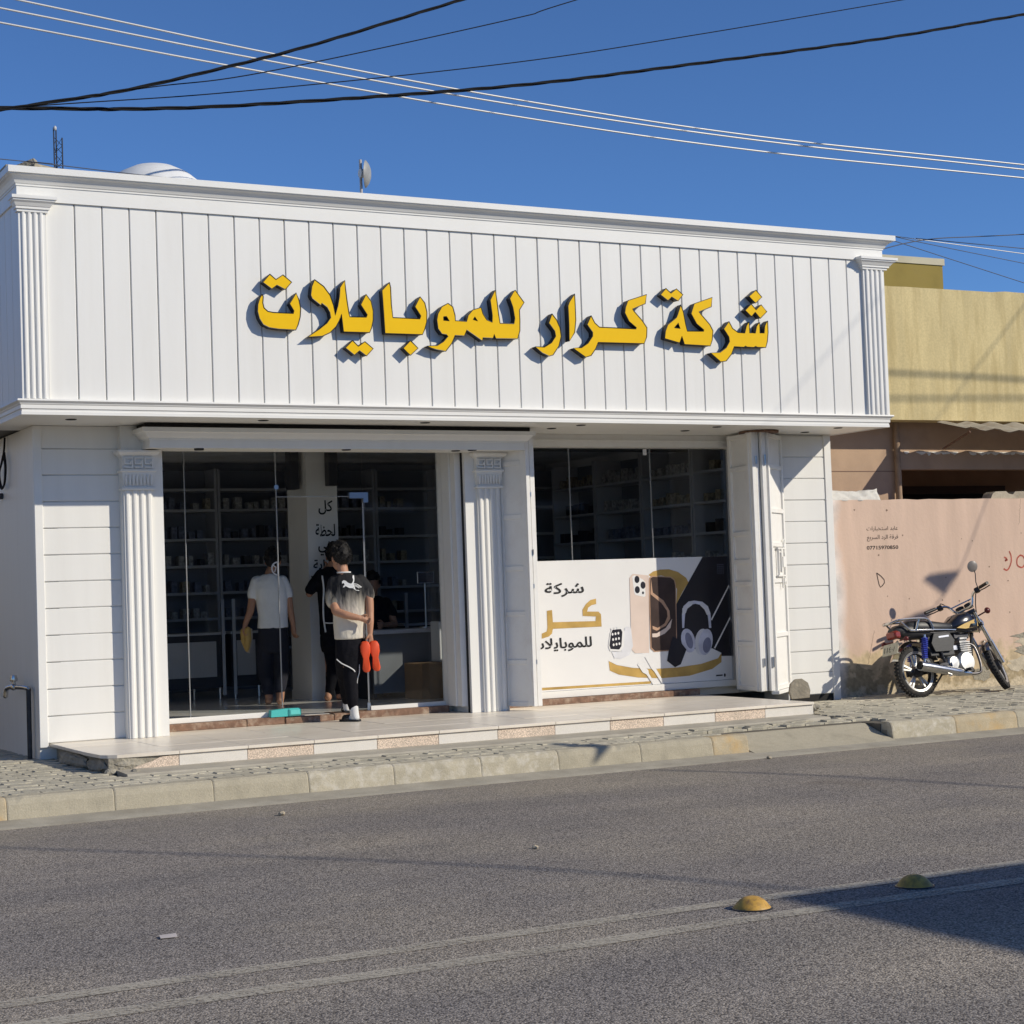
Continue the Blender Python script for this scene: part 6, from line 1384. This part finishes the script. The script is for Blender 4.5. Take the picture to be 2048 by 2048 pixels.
def hair(rg, parent, c, face, rr=(0.080, 0.098, 0.108), low=-0.03, seed=1):
    fx, fy = Vector((face[0], face[1])).normalized(); a, b, z = c
    mb = MB(); rg.ell(mb, (a - fx * 0.012, b - fy * 0.012, z + 0.026), rr, face)
    top = MB(); rg.ell(top, (a + fx * 0.03, b + fy * 0.03, z + 0.085), (rr[0] * 0.85, rr[1] * 0.75, 0.055), face); mb.merge(top)
    for k in range(90):
        r_ = random.Random(seed * 100 + k); t = r_.uniform(0, 2 * PI); ph_ = r_.uniform(0.0, 1.75)
        d = Vector((math.cos(t) * math.sin(ph_), math.sin(t) * math.sin(ph_), math.cos(ph_)))
        rg.ell(mb, (a + d.x * rr[0] * 0.98 - fx * .01, b + d.y * rr[1] * 0.98 - fy * .01, z + 0.03 + d.z * rr[2] * 1.02), (r_.uniform(0.009, 0.018), r_.uniform(0.009, 0.020), r_.uniform(0.010, 0.022)), face)
    o = remesh(mb, 'hair', HAIR, parent, 0.0055, 1)
    # drop what lies below the hairline: front of the face and under the nape
    bm = bmesh.new(); bm.from_mesh(o.data); off = origin(parent); F = (rg.r * fx + rg.g * fy); C0 = rg.w(a, b, z)
    dele = [v for v in bm.verts if ((v.co + off - C0).dot(F) > 0.035 and (v.co + off).z < z + 0.045) or (v.co + off).z < z - 0.004 + (low - 0.025) * max(0.0, min(1.0, -(v.co + off - C0).dot(F) / 0.085))]
    bmesh.ops.delete(bm, geom=dele, context='VERTS'); bm.to_mesh(o.data); bm.free()
    return o
def hand(rg, mb, wrist, dirv, across, curl=0.5, size=1.0):
    """palm plus five fingers in rig coordinates; dirv = finger direction, across = thumb side, both (a,b,z)"""
    d = Vector(dirv).normalized(); ac = Vector(across); ac = (ac - d * ac.dot(d)).normalized(); n = d.cross(ac)
    w0 = Vector(wrist); s = size
    def q(u, v, k): p = w0 + d * u * s + ac * v * s + n * k * s; return (p.x, p.y, p.z)
    rg.limb(mb, [q(-0.01, 0, 0), q(0.03, 0.004, 0), q(0.075, 0.0, 0.0)], [0.022 * s, 0.028 * s, 0.026 * s], 10)
    for v in (-0.018, 0.018): rg.limb(mb, [q(0.02, v * 0.7, 0), q(0.078, v, 0)], [0.017 * s, 0.015 * s], 8)
    for i, (v, L) in enumerate(((-0.031, 0.055), (-0.011, 0.068), (0.010, 0.072), (0.030, 0.064))):
        c_ = curl
        rg.limb(mb, [q(0.078, v, 0), q(0.078 + L * 0.42, v, 0.010 * c_ * 2), q(0.078 + L * (0.75 - 0.25 * c_), v, 0.030 * c_ * 1.6), q(0.078 + L * (0.95 - 0.75 * c_), v, 0.045 * c_ * 1.4)], [0.0095 * s, 0.009 * s, 0.0085 * s, 0.0075 * s], 8)
    rg.limb(mb, [q(0.02, 0.026, 0.0), q(0.045, 0.048, 0.012), q(0.072, 0.052, 0.026)], [0.012 * s, 0.011 * s, 0.009 * s], 8)
def zgrad_mat(name, zlo, zhi, clo, chi):
    m = bpy.data.materials.new(name); m.use_nodes = True; n, l = nodes_of(m); b = n['Principled BSDF']; b.inputs['Roughness'].default_value = 0.85; b.inputs['Specular IOR Level'].default_value = 0.12
    g_ = n.new('ShaderNodeNewGeometry'); sx = n.new('ShaderNodeSeparateXYZ'); l.new(g_.outputs[0], sx.inputs[0])
    mp = n.new('ShaderNodeMapping'); mp.inputs['Scale'].default_value = (22, 22, 2.5); mp.inputs['Rotation'].default_value = (0, 0.22, 0); l.new(g_.outputs[0], mp.inputs[0])
    t = n.new('ShaderNodeTexNoise'); t.inputs['Scale'].default_value = 1.0; t.inputs['Detail'].default_value = 3; l.new(mp.outputs[0], t.inputs['Vector'])
    a = n.new('ShaderNodeMath'); a.operation = 'MULTIPLY_ADD'; a.inputs[1].default_value = 0.34; l.new(t.outputs[0], a.inputs[0]); l.new(sx.outputs[2], a.inputs[2])
    r_ = n.new('ShaderNodeMapRange'); r_.inputs[1].default_value = zlo + 0.17; r_.inputs[2].default_value = zhi + 0.17; l.new(a.outputs[0], r_.inputs[0])
    x = n.new('ShaderNodeMix'); x.data_type = 'RGBA'; l.new(r_.outputs[0], x.inputs[0]); x.inputs[6].default_value = (*clo, 1); x.inputs[7].default_value = (*chi, 1); l.new(x.outputs[2], b.inputs['Base Color'])
    mp2 = n.new('ShaderNodeMapping'); mp2.inputs['Scale'].default_value = (1, 1, 0.45); mp2.inputs['Rotation'].default_value = (0.2, 0.5, 0); l.new(g_.outputs[0], mp2.inputs[0])
    t4 = n.new('ShaderNodeTexNoise'); t4.inputs['Scale'].default_value = 17; t4.inputs['Detail'].default_value = 2; l.new(mp2.outputs[0], t4.inputs['Vector'])
    bp = n.new('ShaderNodeBump'); bp.inputs['Strength'].default_value = 0.6; bp.inputs['Distance'].default_value = 0.03; l.new(t4.outputs[0], bp.inputs['Height']); l.new(bp.outputs[0], b.inputs['Normal'])
    return m
def wrinkle(o, amp=0.006, sc=9.0, stretch=0.5):
    nrm = [v.normal.copy() for v in o.data.vertices]
    for v, nn_ in zip(o.data.vertices, nrm):
        q = Vector((v.co.x * sc, v.co.y * sc, v.co.z * sc * stretch)); v.co = v.co + nn_ * (amp * noise.noise(q) + amp * 0.5 * noise.noise(q * 2.3))

# ---- person 1: boy at the door
g1 = Rig((2.6135, 0.8774, 0.30), (0.39, 0.9208))
P1 = thing('person', 'person in black and cream T-shirt standing at the door, holding orange slippers', 'person', (2.6135, 0.8774, 0.30))
HF = (-0.45, 0.9); HC = (-0.070, 0.028, 1.765)
b_ = MB(); head(g1, b_, HC, HF)
g1.limb(b_, [(-0.040, -0.01, 1.58), (-0.048, 0.0, 1.64), (-0.060, 0.012, 1.70)], [0.062, 0.050, 0.052])
g1.limb(b_, [(-0.140, -0.01, 1.46), (-0.138, -0.05, 1.37), (-0.118, -0.105, 1.285)], [0.044, 0.042, 0.038]); g1.limb(b_, [(-0.118, -0.105, 1.285), (-0.03, -0.150, 1.252), (0.085, -0.158, 1.222)], [0.038, 0.036, 0.025])
hand(g1, b_, (0.082, -0.157, 1.222), (0.93, 0.15, -0.28), (0.2, -0.1, 0.9), 0.55, 0.85)
g1.limb(b_, [(0.155, 0.0, 1.47), (0.176, -0.01, 1.38), (0.180, -0.03, 1.265)], [0.043, 0.041, 0.036]); g1.limb(b_, [(0.180, -0.03, 1.265), (0.180, -0.05, 1.18), (0.176, -0.055, 1.085)], [0.036, 0.033, 0.024])
hand(g1, b_, (0.176, -0.055, 1.085), (0.10, -0.02, -1.0), (-0.6, -0.8, 0), 0.75, 0.85)
g1.limb(b_, [(0.01, 0.0, 0.50), (0.010, 0.0, 0.40), (0.016, 0.005, 0.345)], [0.04, 0.034, 0.034]); g1.limb(b_, [(-0.05, 0.33, 0.52), (-0.05, 0.34, 0.44)], [0.036, 0.034])
for z0 in (0,):
    g1.limb(b_, [(-0.02, 0.0, 0.85), (-0.02, 0.0, 1.5)], [0.09, 0.09])      # trunk inside the clothes, keeps the body one piece
    g1.limb(b_, [(0.025, 0.0, 0.87), (-0.005, -0.01, 0.66), (0.006, 0.0, 0.48)], [0.05, 0.04, 0.034]); g1.limb(b_, [(-0.058, 0.01, 0.87), (-0.070, 0.15, 0.72), (-0.058, 0.26, 0.60), (-0.05, 0.33, 0.50)], [0.045, 0.04, 0.034, 0.032])
    g1.limb(b_, [(0.02, -0.0, 1.53), (-0.14, -0.01, 1.50)], [0.05, 0.04]); g1.limb(b_, [(0.0, 0.0, 1.53), (0.155, 0.0, 1.49)], [0.05, 0.042])
remesh(b_, 'body', SKIN, P1, 0.006, 3)
HO = hair(g1, P1, HC, HF, (0.082, 0.100, 0.112), low=-0.055, seed=1)
st_ = MB(); r_ = random.Random(77); fl = (g1.r * HF[0] + g1.g * HF[1]).normalized(); hv = HO.data.vertices; offp = origin(P1)
for k in range(420):
    v = hv[r_.randrange(len(hv))]; p = v.co + offp; nn = v.normal
    d = (nn * 0.55 + Vector((0, 0, -0.55)) + fl * (0.5 if p.z > 1.82 else -0.1) + Vector((r_.uniform(-.4, .4), r_.uniform(-.4, .4), r_.uniform(-.3, .5)))).normalized(); L = r_.uniform(0.014, 0.034)
    st_.tube([p - nn * 0.002, p + d * L * 0.5 + nn * 0.004, p + d * L], [0.0022, 0.0017, 0.0005], 4)
so_h = build('hair_strands', st_, HAIR, P1); so_h['kind'] = 'stuff'
SHM = zgrad_mat('cream_black_shirt', 1.27, 1.47, (0.60, 0.55, 0.46), (0.026, 0.026, 0.028))
TOR = [(1.035, -0.008, 0.136, 0.105), (1.05, -0.008, 0.138, 0.108), (1.12, -0.008, 0.138, 0.108), (1.22, -0.006, 0.142, 0.110), (1.34, -0.006, 0.150, 0.114), (1.45, -0.010, 0.160, 0.114), (1.52, -0.014, 0.160, 0.102), (1.575, -0.018, 0.130, 0.086), (1.612, -0.030, 0.080, 0.066), (1.630, -0.040, 0.058, 0.056)]
s_ = MB(); s_.loft([g1.ring(z, ca, hw, hd) for z, ca, hw, hd in TOR])
g1.limb(s_, [(-0.125, 0, 1.55), (-0.145, -0.01, 1.45), (-0.142, -0.035, 1.375)], [0.060, 0.066, 0.068]); g1.limb(s_, [(0.105, 0, 1.555), (0.160, 0, 1.48), (0.177, -0.005, 1.42)], [0.056, 0.055, 0.052])
so_ = remesh(s_, 'shirt', SHM, P1, 0.008, 3); wrinkle(so_, 0.007, 10)
col_ = MB(); col_.tube([p for p in g1.ring(1.632, -0.040, 0.058, 0.058, n=24)] + [g1.ring(1.632, -0.040, 0.058, 0.058, n=24)[0]], 0.007, 6, cap=False); build('collar', col_, STRIPE, P1, smooth=True)
def torso_b(tor, a, z):
    for (z0, c0, w0, d0), (z1, c1, w1, d1) in zip(tor, tor[1:]):
        if z0 <= z <= z1:
            t = (z - z0) / (z1 - z0); c_ = c0 + (c1 - c0) * t; w_ = w0 + (w1 - w0) * t; d_ = d0 + (d1 - d0) * t
            u = min(0.98, abs((a - c_) / w_)); return -d_ * (1 - u ** 2.35) ** (1 / 2.35)
    return -0.1
cat = [(812, 745), (812, 705), (845, 684), (890, 698), (925, 730), (975, 748), (1003, 742), (1022, 712), (1030, 680), (1016, 640), (1022, 608), (1046, 606), (1052, 650), (1050, 700), (1034, 742), (1050, 790), (1068, 850), (1058, 858), (1030, 815), (1000, 825), (950, 822), (905, 800), (880, 785), (850, 806), (826, 808), (835, 782), (862, 768), (845, 735), (830, 735)]
def cz(p): return (-0.061 + (p[0] - 805) / 385 * 0.176, 1.554 - (p[1] - 700) * 0.00052)
lg_ = poly2d([[cz(p) for p in cat]], 0, 0.0005)
for st_ in ([(1040, 745), (1110, 765), (1190, 815)], [(1045, 765), (1110, 790), (1170, 822)], [(1050, 785), (1100, 805), (1140, 828)], [(1000, 815), (1040, 835), (1075, 860), (1140, 872)]):
    q = stroke([cz(p) for p in st_], 0.0045, 0); lg_.merge(q)
lg_.v = [tuple(g1.w(v[0], torso_b(TOR, v[0], v[2]) - 0.007 + v[1], v[2])) for v in lg_.v]; build('shirt_emblem', lg_, STRIPE, so_)
t_ = MB(); t_.loft([g1.ring(z, ca, hw, hd) for z, ca, hw, hd in [(1.07, -0.008, 0.124, 0.096), (1.0, -0.010, 0.128, 0.104), (0.93, -0.014, 0.126, 0.108), (0.86, -0.022, 0.115, 0.10), (0.80, -0.03, 0.09, 0.08)]])
g1.limb(t_, [(0.025, 0.0, 0.88), (0.0, -0.02, 0.74), (-0.010, -0.02, 0.64), (0.000, 0.0, 0.50), (0.008, 0.005, 0.425)], [0.082, 0.074, 0.066, 0.056, 0.046])
g1.limb(t_, [(-0.058, 0.0, 0.88), (-0.068, 0.06, 0.80), (-0.070, 0.15, 0.72), (-0.058, 0.26, 0.60), (-0.05, 0.33, 0.47)], [0.080, 0.074, 0.068, 0.058, 0.050])
to_ = remesh(t_, 'trousers', BLACKCL, P1, 0.008, 3); wrinkle(to_, 0.007, 11)
pp_ = MB(); pp_.tube(smooth_path([g1.w(-0.128, -0.070, 0.862), g1.w(-0.085, -0.100, 0.825), g1.w(-0.02, -0.106, 0.79), g1.w(0.020, -0.098, 0.762), g1.w(0.030, -0.088, 0.745)], 6), 0.0055, 6); pp_.tube(smooth_path([g1.w(0.072, -0.06, 0.81), g1.w(0.070, -0.06, 0.74), g1.w(0.052, -0.055, 0.68), g1.w(0.047, -0.045, 0.64)], 6), 0.004, 6); build('piping', pp_, STRIPE, to_, smooth=True)
k_ = MB(); g1.limb(k_, [(0.010, 0.0, 0.43), (0.015, 0.003, 0.37), (0.022, 0.0, 0.335)], [0.041, 0.040, 0.038]); g1.limb(k_, [(0.025, -0.005, 0.335), (-0.05, 0.06, 0.330)], [0.036, 0.032]); remesh(k_, 'sock', mat('white_sock', (0.66, 0.66, 0.65), 0.9, var=0.05), P1, 0.006, 3)
k_ = MB(); g1.limb(k_, [(-0.05, 0.33, 0.47), (-0.05, 0.335, 0.40)], [0.040, 0.038]); g1.limb(k_, [(-0.05, 0.33, 0.395), (-0.06, 0.42, 0.392)], [0.034, 0.030]); remesh(k_, 'sock', MATS['white_sock'], P1, 0.006, 3)
def sandal(rg, parent, heel, toe, z, m, strapm=None, w0=0.036):
    h = Vector(heel); t = Vector(toe); d = t - h; L = d.length; u = d / L; n = Vector((-u.y, u.x))
    mb = MB(); out = []
    for s_, hw in ((0, 0.024), (0.06, 0.034), (0.3, w0), (0.6, w0 + 0.004), (0.82, w0 + 0.006), (0.95, 0.03), (1.0, 0.012)): out.append((s_, hw))
    pts = [h + u * L * s_ + n * hw for s_, hw in out] + [h + u * L * s_ - n * hw for s_, hw in reversed(out)]
    mb.add([tuple(rg.w(p.x, p.y, z)) for p in pts] + [tuple(rg.w(p.x, p.y, z + 0.018)) for p in pts], [tuple(range(len(pts))), tuple(range(2 * len(pts) - 1, len(pts) - 1, -1))] + [(i, len(pts) + i, len(pts) + (i + 1) % len(pts), (i + 1) % len(pts)) for i in range(len(pts))])
    S_ = build('sandal', mb, m, parent)
    st_ = MB(); rings = []
    for s_ in (0.45, 0.78):
        c_ = h + u * L * s_; ring = []
        for k in range(9):
            a = PI * k / 8; p = c_ + n * (w0 + 0.010) * math.cos(a); ring.append(tuple(rg.w(p.x, p.y, z + 0.012 + 0.058 * math.sin(a) * (1.1 - 0.4 * s_))))
        rings.append(ring)
    st_.add(rings[0] + rings[1], [(i, i + 1, 10 + i, 9 + i) for i in range(8)]); so2 = build('strap', st_, strapm or m, S_, smooth=True); md = so2.modifiers.new('t', 'SOLIDIFY'); md.thickness = 0.005
SLIP = mat('black_slipper', (0.018, 0.018, 0.02), 0.6)
sandal(g1, P1, (0.060, -0.030), (-0.115, 0.085), 0.3005, SLIP, MATS['black_slipper'])
sandal(g1, P1, (-0.045, 0.29), (-0.065, 0.50), 0.361, SLIP)
# the two orange slippers hang from the right hand: separate things
def hang_slipper(a, b, ztop, zbot, tilt, label, grp=None):
    mb = MB(); pts = []
    prof = [(0.0, 0.020), (0.04, 0.034), (0.16, 0.045), (0.34, 0.044), (0.55, 0.026), (0.72, 0.031), (0.88, 0.036), (0.97, 0.025), (1.0, 0.010)]
    L = ztop - zbot
    left = []; right = []
    for s_, hw in prof:
        z = ztop - L * s_; ca = a + tilt * s_; left.append((ca - hw, z)); right.append((ca + hw, z))
    out = left + right[::-1]; n = len(out)
    rings = []
    for k, (db, sc_) in enumerate(((-0.026, 0.82), (-0.020, 0.96), (-0.008, 1.0), (0.008, 1.0), (0.014, 0.93))):
        cxs = a + tilt * 0.5; czs = (ztop + zbot) / 2
        rings.append([tuple(g1.w(cxs + (p[0] - cxs) * sc_, b + db, czs + (p[1] - czs) * (1 - (1 - sc_) * 0.35))) for p in out])
    t = thing('slipper', label, 'slipper', g1.w(a, b, zbot), grp)
    mb.loft(rings); build('sole', mb, ORANGE, t, auto=50)
    st_ = MB(); rg_ = []
    for s_ in (0.10, 0.36):
        z = ztop - L * s_; ring = []
        for k in range(9):
            q_ = PI * k / 8; ring.append(tuple(g1.w(a + tilt * s_ + 0.044 * math.cos(q_), b + 0.010 + 0.050 * math.sin(q_), z)))
        rg_.append(ring)
    st_.add(rg_[0] + rg_[1], [(i, i + 1, 10 + i, 9 + i) for i in range(8)]); o2 = build('strap', st_, ORANGE, t, smooth=True); md = o2.modifiers.new('t', 'SOLIDIFY'); md.thickness = 0.008
hang_slipper(0.128, -0.075, 1.012, 0.735, 0.008, 'orange rubber slipper hanging from the standing person\'s hand, the one nearer the leg')
hang_slipper(0.205, -0.060, 1.014, 0.742, 0.022, 'orange rubber slipper hanging from the standing person\'s hand, the outer right one')

def figure(rg, P, label, HC, HF, tor, sleeves, arms, hands, legs, shirtm, trm, hips, feet, sock=None):
    T = thing('person', label, 'person', P)
    b = MB(); head(rg, b, HC, HF)
    rg.limb(b, [(tor[-1][1], -0.01, tor[-1][0] - 0.06), (tor[-1][1], 0, tor[-1][0]), (HC[0], HC[1] - 0.012, HC[2] - 0.06)], [0.060, 0.050, 0.052])
    rg.limb(b, [(tor[0][1], 0, tor[0][0] - 0.05), (tor[-4][1], 0, tor[-4][0])], [0.08, 0.08])
    for ar in arms:
        rg.limb(b, [(tor[-3][1], 0, tor[-3][0] - 0.02), ar[0]], [0.05, 0.043]); rg.limb(b, [ar[0], ar[1]], [0.043, 0.037]); rg.limb(b, [ar[1], ar[2]], [0.037, 0.025])
    for h in hands: hand(rg, b, *h)
    for l in legs: rg.limb(b, l, [0.06, 0.05, 0.04, 0.034][:len(l)] if len(l) <= 4 else None)
    for f in feet: rg.limb(b, f, [0.036, 0.038, 0.028])
    remesh(b, 'body', SKIN, T, 0.007, 3)
    hair(rg, T, HC, HF, (0.081, 0.098, 0.108), low=-0.05, seed=int(P[0] * 10))
    s = MB(); s.loft([rg.ring(*q) for q in tor])
    for sl_, rad in sleeves: rg.limb(s, sl_, rad)
    so = remesh(s, 'shirt', shirtm, T, 0.009, 3); wrinkle(so, 0.008, 9)
    t = MB(); t.loft([rg.ring(*q) for q in hips])
    for l, rad in trm[1]: rg.limb(t, l, rad)
    to = remesh(t, 'trousers', trm[0], T, 0.009, 3); wrinkle(to, 0.007, 10)
    return T, so, to
# ---- person 2: white shirt, inside
g2 = Rig((2.7098, 3.0147, 0.36), (0.3516, 0.9362))
tor2 = [(1.125, -0.028, 0.158, 0.112), (1.15, -0.028, 0.157, 0.112), (1.25, -0.024, 0.146, 0.110), (1.40, -0.030, 0.158, 0.114), (1.52, -0.040, 0.172, 0.112), (1.595, -0.043, 0.158, 0.098), (1.640, -0.043, 0.105, 0.080), (1.665, -0.042, 0.066, 0.064)]
P2, so2, to2 = figure(g2, (2.7098, 3.0147, 0.36), 'person in plain white T-shirt inside the shop, seen from behind holding tan shoes', (-0.003, 0.03, 1.795), (0.25, 0.95), tor2,
    [([(-0.17, 0, 1.595), (-0.205, 0, 1.50), (-0.214, 0, 1.455)], [0.062, 0.060, 0.056]), ([(0.085, 0, 1.59), (0.125, 0, 1.50), (0.138, 0, 1.455)], [0.060, 0.055, 0.050])],
    [[(-0.205, 0, 1.50), (-0.245, -0.01, 1.30), (-0.30, -0.03, 1.17)], [(0.13, 0, 1.50), (0.150, 0.0, 1.31), (0.180, 0.01, 1.14)]],
    [((-0.30, -0.03, 1.17), (-0.05, -0.05, -1), (0.5, 0.8, 0), 0.8), ((0.180, 0.01, 1.14), (0.05, 0.05, -1), (-0.5, 0.8, 0), 0.5)],
    [[(-0.10, 0, 0.98), (-0.12, 0.0, 0.72), (-0.085, 0.06, 0.45), (-0.085, 0.06, 0.41)], [(0.05, 0, 0.98), (0.05, 0, 0.72), (0.030, -0.02, 0.45), (0.025, -0.02, 0.41)]], WHITECL,
    (mat('navy_trousers', (0.016, 0.017, 0.026), 0.85, bump=0.4, bscale=18, bdist=0.02), [([(-0.10, 0, 1.0), (-0.12, 0.0, 0.76), (-0.10, 0.04, 0.58), (-0.085, 0.06, 0.50)], [0.092, 0.080, 0.066, 0.060]), ([(0.045, 0, 1.0), (0.050, 0, 0.76), (0.038, -0.01, 0.60), (0.030, -0.02, 0.52)], [0.092, 0.080, 0.066, 0.060])]),
    [(1.17, -0.03, 0.140, 0.10), (1.05, -0.03, 0.152, 0.112), (0.95, -0.03, 0.150, 0.112), (0.88, -0.03, 0.12, 0.10)],
    [[(-0.085, 0.05, 0.40), (-0.09, 0.09, 0.392), (-0.10, 0.20, 0.384)], [(0.025, -0.03, 0.40), (0.025, 0.01, 0.392), (0.03, 0.12, 0.384)]])
def shoe_at(rg, a, b, z, rx, label):
    t = thing('shoe', label, 'shoe', rg.w(a, b, z - 0.14))
    mb = MB(); rg.limb(mb, [(a, b, z), (a + rx * 0.2, b - 0.005, z - 0.09), (a + rx, b, z - 0.19)], [0.034, 0.038, 0.022]); o = remesh(mb, 'upper', YSHOE, t, 0.007, 2)
    mb = MB(); rg.limb(mb, [(a + 0.030, b + 0.012, z), (a + 0.030 + rx * 0.2, b + 0.012, z - 0.09), (a + 0.016 + rx, b + 0.01, z - 0.21)], [0.018, 0.020, 0.012]); remesh(mb, 'sole', mat('shoe_sole', (0.4, 0.33, 0.25), 0.7), t, 0.006, 1)
shoe_at(g2, -0.275, -0.05, 1.115, -0.012, 'tan yellow shoe held low in the hand, nearer the person\'s leg')
shoe_at(g2, -0.315, -0.02, 1.105, 0.030, 'tan yellow shoe held low in the hand, the outer left one')
# ---- person 3: black tracksuit, inside
g3 = Rig((3.2352, 3.0555, 0.36), (0.376, 0.9266))
tor3 = [(1.03, 0.095, 0.125, 0.105), (1.06, 0.095, 0.126, 0.106), (1.20, 0.095, 0.126, 0.106), (1.35, 0.092, 0.128, 0.108), (1.50, 0.095, 0.140, 0.110), (1.60, 0.10, 0.150, 0.105), (1.67, 0.105, 0.115, 0.085), (1.72, 0.11, 0.068, 0.066)]
P3, so3, to3 = figure(g3, (3.2352, 3.0555, 0.36), 'person in black tracksuit with white stripes standing before the lettered column', (0.135, 0.05, 1.83), (0.1, 1.0), tor3,
    [([(0.0, 0, 1.64), (-0.06, -0.02, 1.56), (-0.115, -0.03, 1.495)], [0.066, 0.062, 0.058]), ([(0.20, 0, 1.62), (0.235, 0, 1.50), (0.24, 0, 1.42)], [0.062, 0.058, 0.054])],
    [[(-0.03, -0.01, 1.60), (-0.125, -0.02, 1.455), (0.02, 0.06, 1.66)], [(0.225, 0, 1.55), (0.24, 0.02, 1.34), (0.22, 0.15, 1.20)]],
    [((0.02, 0.06, 1.66), (0.5, 0.3, 0.8), (0.3, 0.9, 0), 0.6), ((0.22, 0.15, 1.20), (0, 0.9, -0.3), (0, 0, 1), 0.5)],
    [[(0.05, 0, 0.95), (0.065, 0.0, 0.70), (0.045, 0.02, 0.46), (0.035, 0.0, 0.42)], [(0.14, 0, 0.95), (0.15, 0.05, 0.70), (0.15, 0.08, 0.45), (0.15, 0.08, 0.42)]], BLACKCL,
    (BLACKCL, [([(0.055, 0, 1.0), (0.085, 0.0, 0.80), (0.075, 0.01, 0.62), (0.050, 0.02, 0.44)], [0.088, 0.076, 0.062, 0.048]), ([(0.14, 0, 1.0), (0.155, 0.04, 0.78), (0.155, 0.07, 0.58), (0.15, 0.08, 0.44)], [0.088, 0.076, 0.062, 0.048])]),
    [(1.06, 0.095, 0.118, 0.098), (1.0, 0.095, 0.124, 0.104), (0.92, 0.095, 0.126, 0.106), (0.86, 0.095, 0.11, 0.09)],
    [[(0.035, -0.01, 0.40), (0.03, 0.03, 0.392), (0.02, 0.14, 0.384)], [(0.15, 0.07, 0.40), (0.15, 0.11, 0.392), (0.15, 0.2, 0.384)]])
pp_ = MB(); pp_.tube(smooth_path([g3.w(0.010, torso_b(tor3, 0.010, 1.62) - 0.016, 1.635), g3.w(0.022, torso_b(tor3, 0.022, 1.5) - 0.016, 1.50), g3.w(0.012, torso_b(tor3, 0.012, 1.35) - 0.016, 1.34), g3.w(0.012, torso_b(tor3, 0.012, 1.2) - 0.016, 1.20), g3.w(0.028, -0.115, 1.06)], 6), 0.009, 8)
pp_.tube(smooth_path([g3.w(0.02, -0.12, 1.155), g3.w(0.08, -0.128, 1.15), g3.w(0.16, -0.12, 1.15)], 6), 0.006, 8); build('stripe', pp_, STRIPE, so3, smooth=True)
# ---- person 4: seated behind the desk
g4 = Rig((4.02, 3.55, 0.36), (0.40, 0.916))
tor4 = [(0.80, 0, 0.15, 0.11), (0.95, 0, 0.15, 0.11), (1.10, 0, 0.16, 0.115), (1.22, 0, 0.17, 0.115), (1.32, 0, 0.17, 0.105), (1.37, 0, 0.13, 0.09), (1.41, 0, 0.07, 0.066)]
P4, so4, to4 = figure(g4, (4.02, 3.55, 0.36), 'person in dark top sitting at the desk in the dim right of the shop', (0, -0.02, 1.53), (-0.1, -1.0), tor4,
    [([(-0.14, 0, 1.33), (-0.20, -0.02, 1.22)], [0.06, 0.055]), ([(0.14, 0, 1.33), (0.20, -0.02, 1.22)], [0.06, 0.055])],
    [[(-0.17, 0, 1.28), (-0.22, -0.05, 1.10), (-0.10, -0.28, 1.10)], [(0.17, 0, 1.28), (0.22, -0.05, 1.10), (0.10, -0.28, 1.10)]],
    [((-0.10, -0.28, 1.10), (0.3, -0.9, 0), (0, 0, 1), 0.4), ((0.10, -0.28, 1.10), (-0.3, -0.9, 0), (0, 0, 1), 0.4)],
    [[(-0.08, 0, 0.82), (-0.10, -0.22, 0.80), (-0.10, -0.24, 0.45)], [(0.08, 0, 0.82), (0.10, -0.22, 0.80), (0.10, -0.24, 0.45)]], BLACKCL,
    (BLACKCL, [([(-0.08, 0, 0.83), (-0.10, -0.22, 0.81), (-0.10, -0.24, 0.45)], [0.085, 0.07, 0.05]), ([(0.08, 0, 0.83), (0.10, -0.22, 0.81), (0.10, -0.24, 0.45)], [0.085, 0.07, 0.05])]),
    [(0.86, 0, 0.14, 0.10), (0.76, 0, 0.15, 0.12)],
    [[(-0.10, -0.23, 0.41), (-0.10, -0.28, 0.40), (-0.10, -0.36, 0.385)], [(0.10, -0.23, 0.41), (0.10, -0.28, 0.40), (0.10, -0.36, 0.385)]])
ch = thing('office_chair', 'black chair under the person seated at the desk', 'chair', g4.w(0, 0, 0.36))
q = MB(); q.box(-0.24, 0.24, -0.22, 0.24, 0.66, 0.74, b=0.02); Mx = Matrix.Translation((4.02, 3.55, 0)) @ Matrix.Rotation(-0.41, 4, 'Z'); q.xf(Mx); build('seat', q, SEATM, ch)
q = MB(); q.box(-0.22, 0.22, 0.20, 0.26, 0.76, 1.30, b=0.02); q.xf(Mx); build('backrest', q, SEATM, ch)
q = MB(); q.tube([(0, 0, 0.42), (0, 0, 0.66)], 0.03, 10)
for k in range(5): q.tube([(0, 0, 0.43), (0.26 * math.cos(k * 2 * PI / 5), 0.26 * math.sin(k * 2 * PI / 5), 0.385)], 0.018, 8)
q.xf(Mx); build('base', q, DKMETAL, ch)

bpy.data.scenes.remove(TMP)
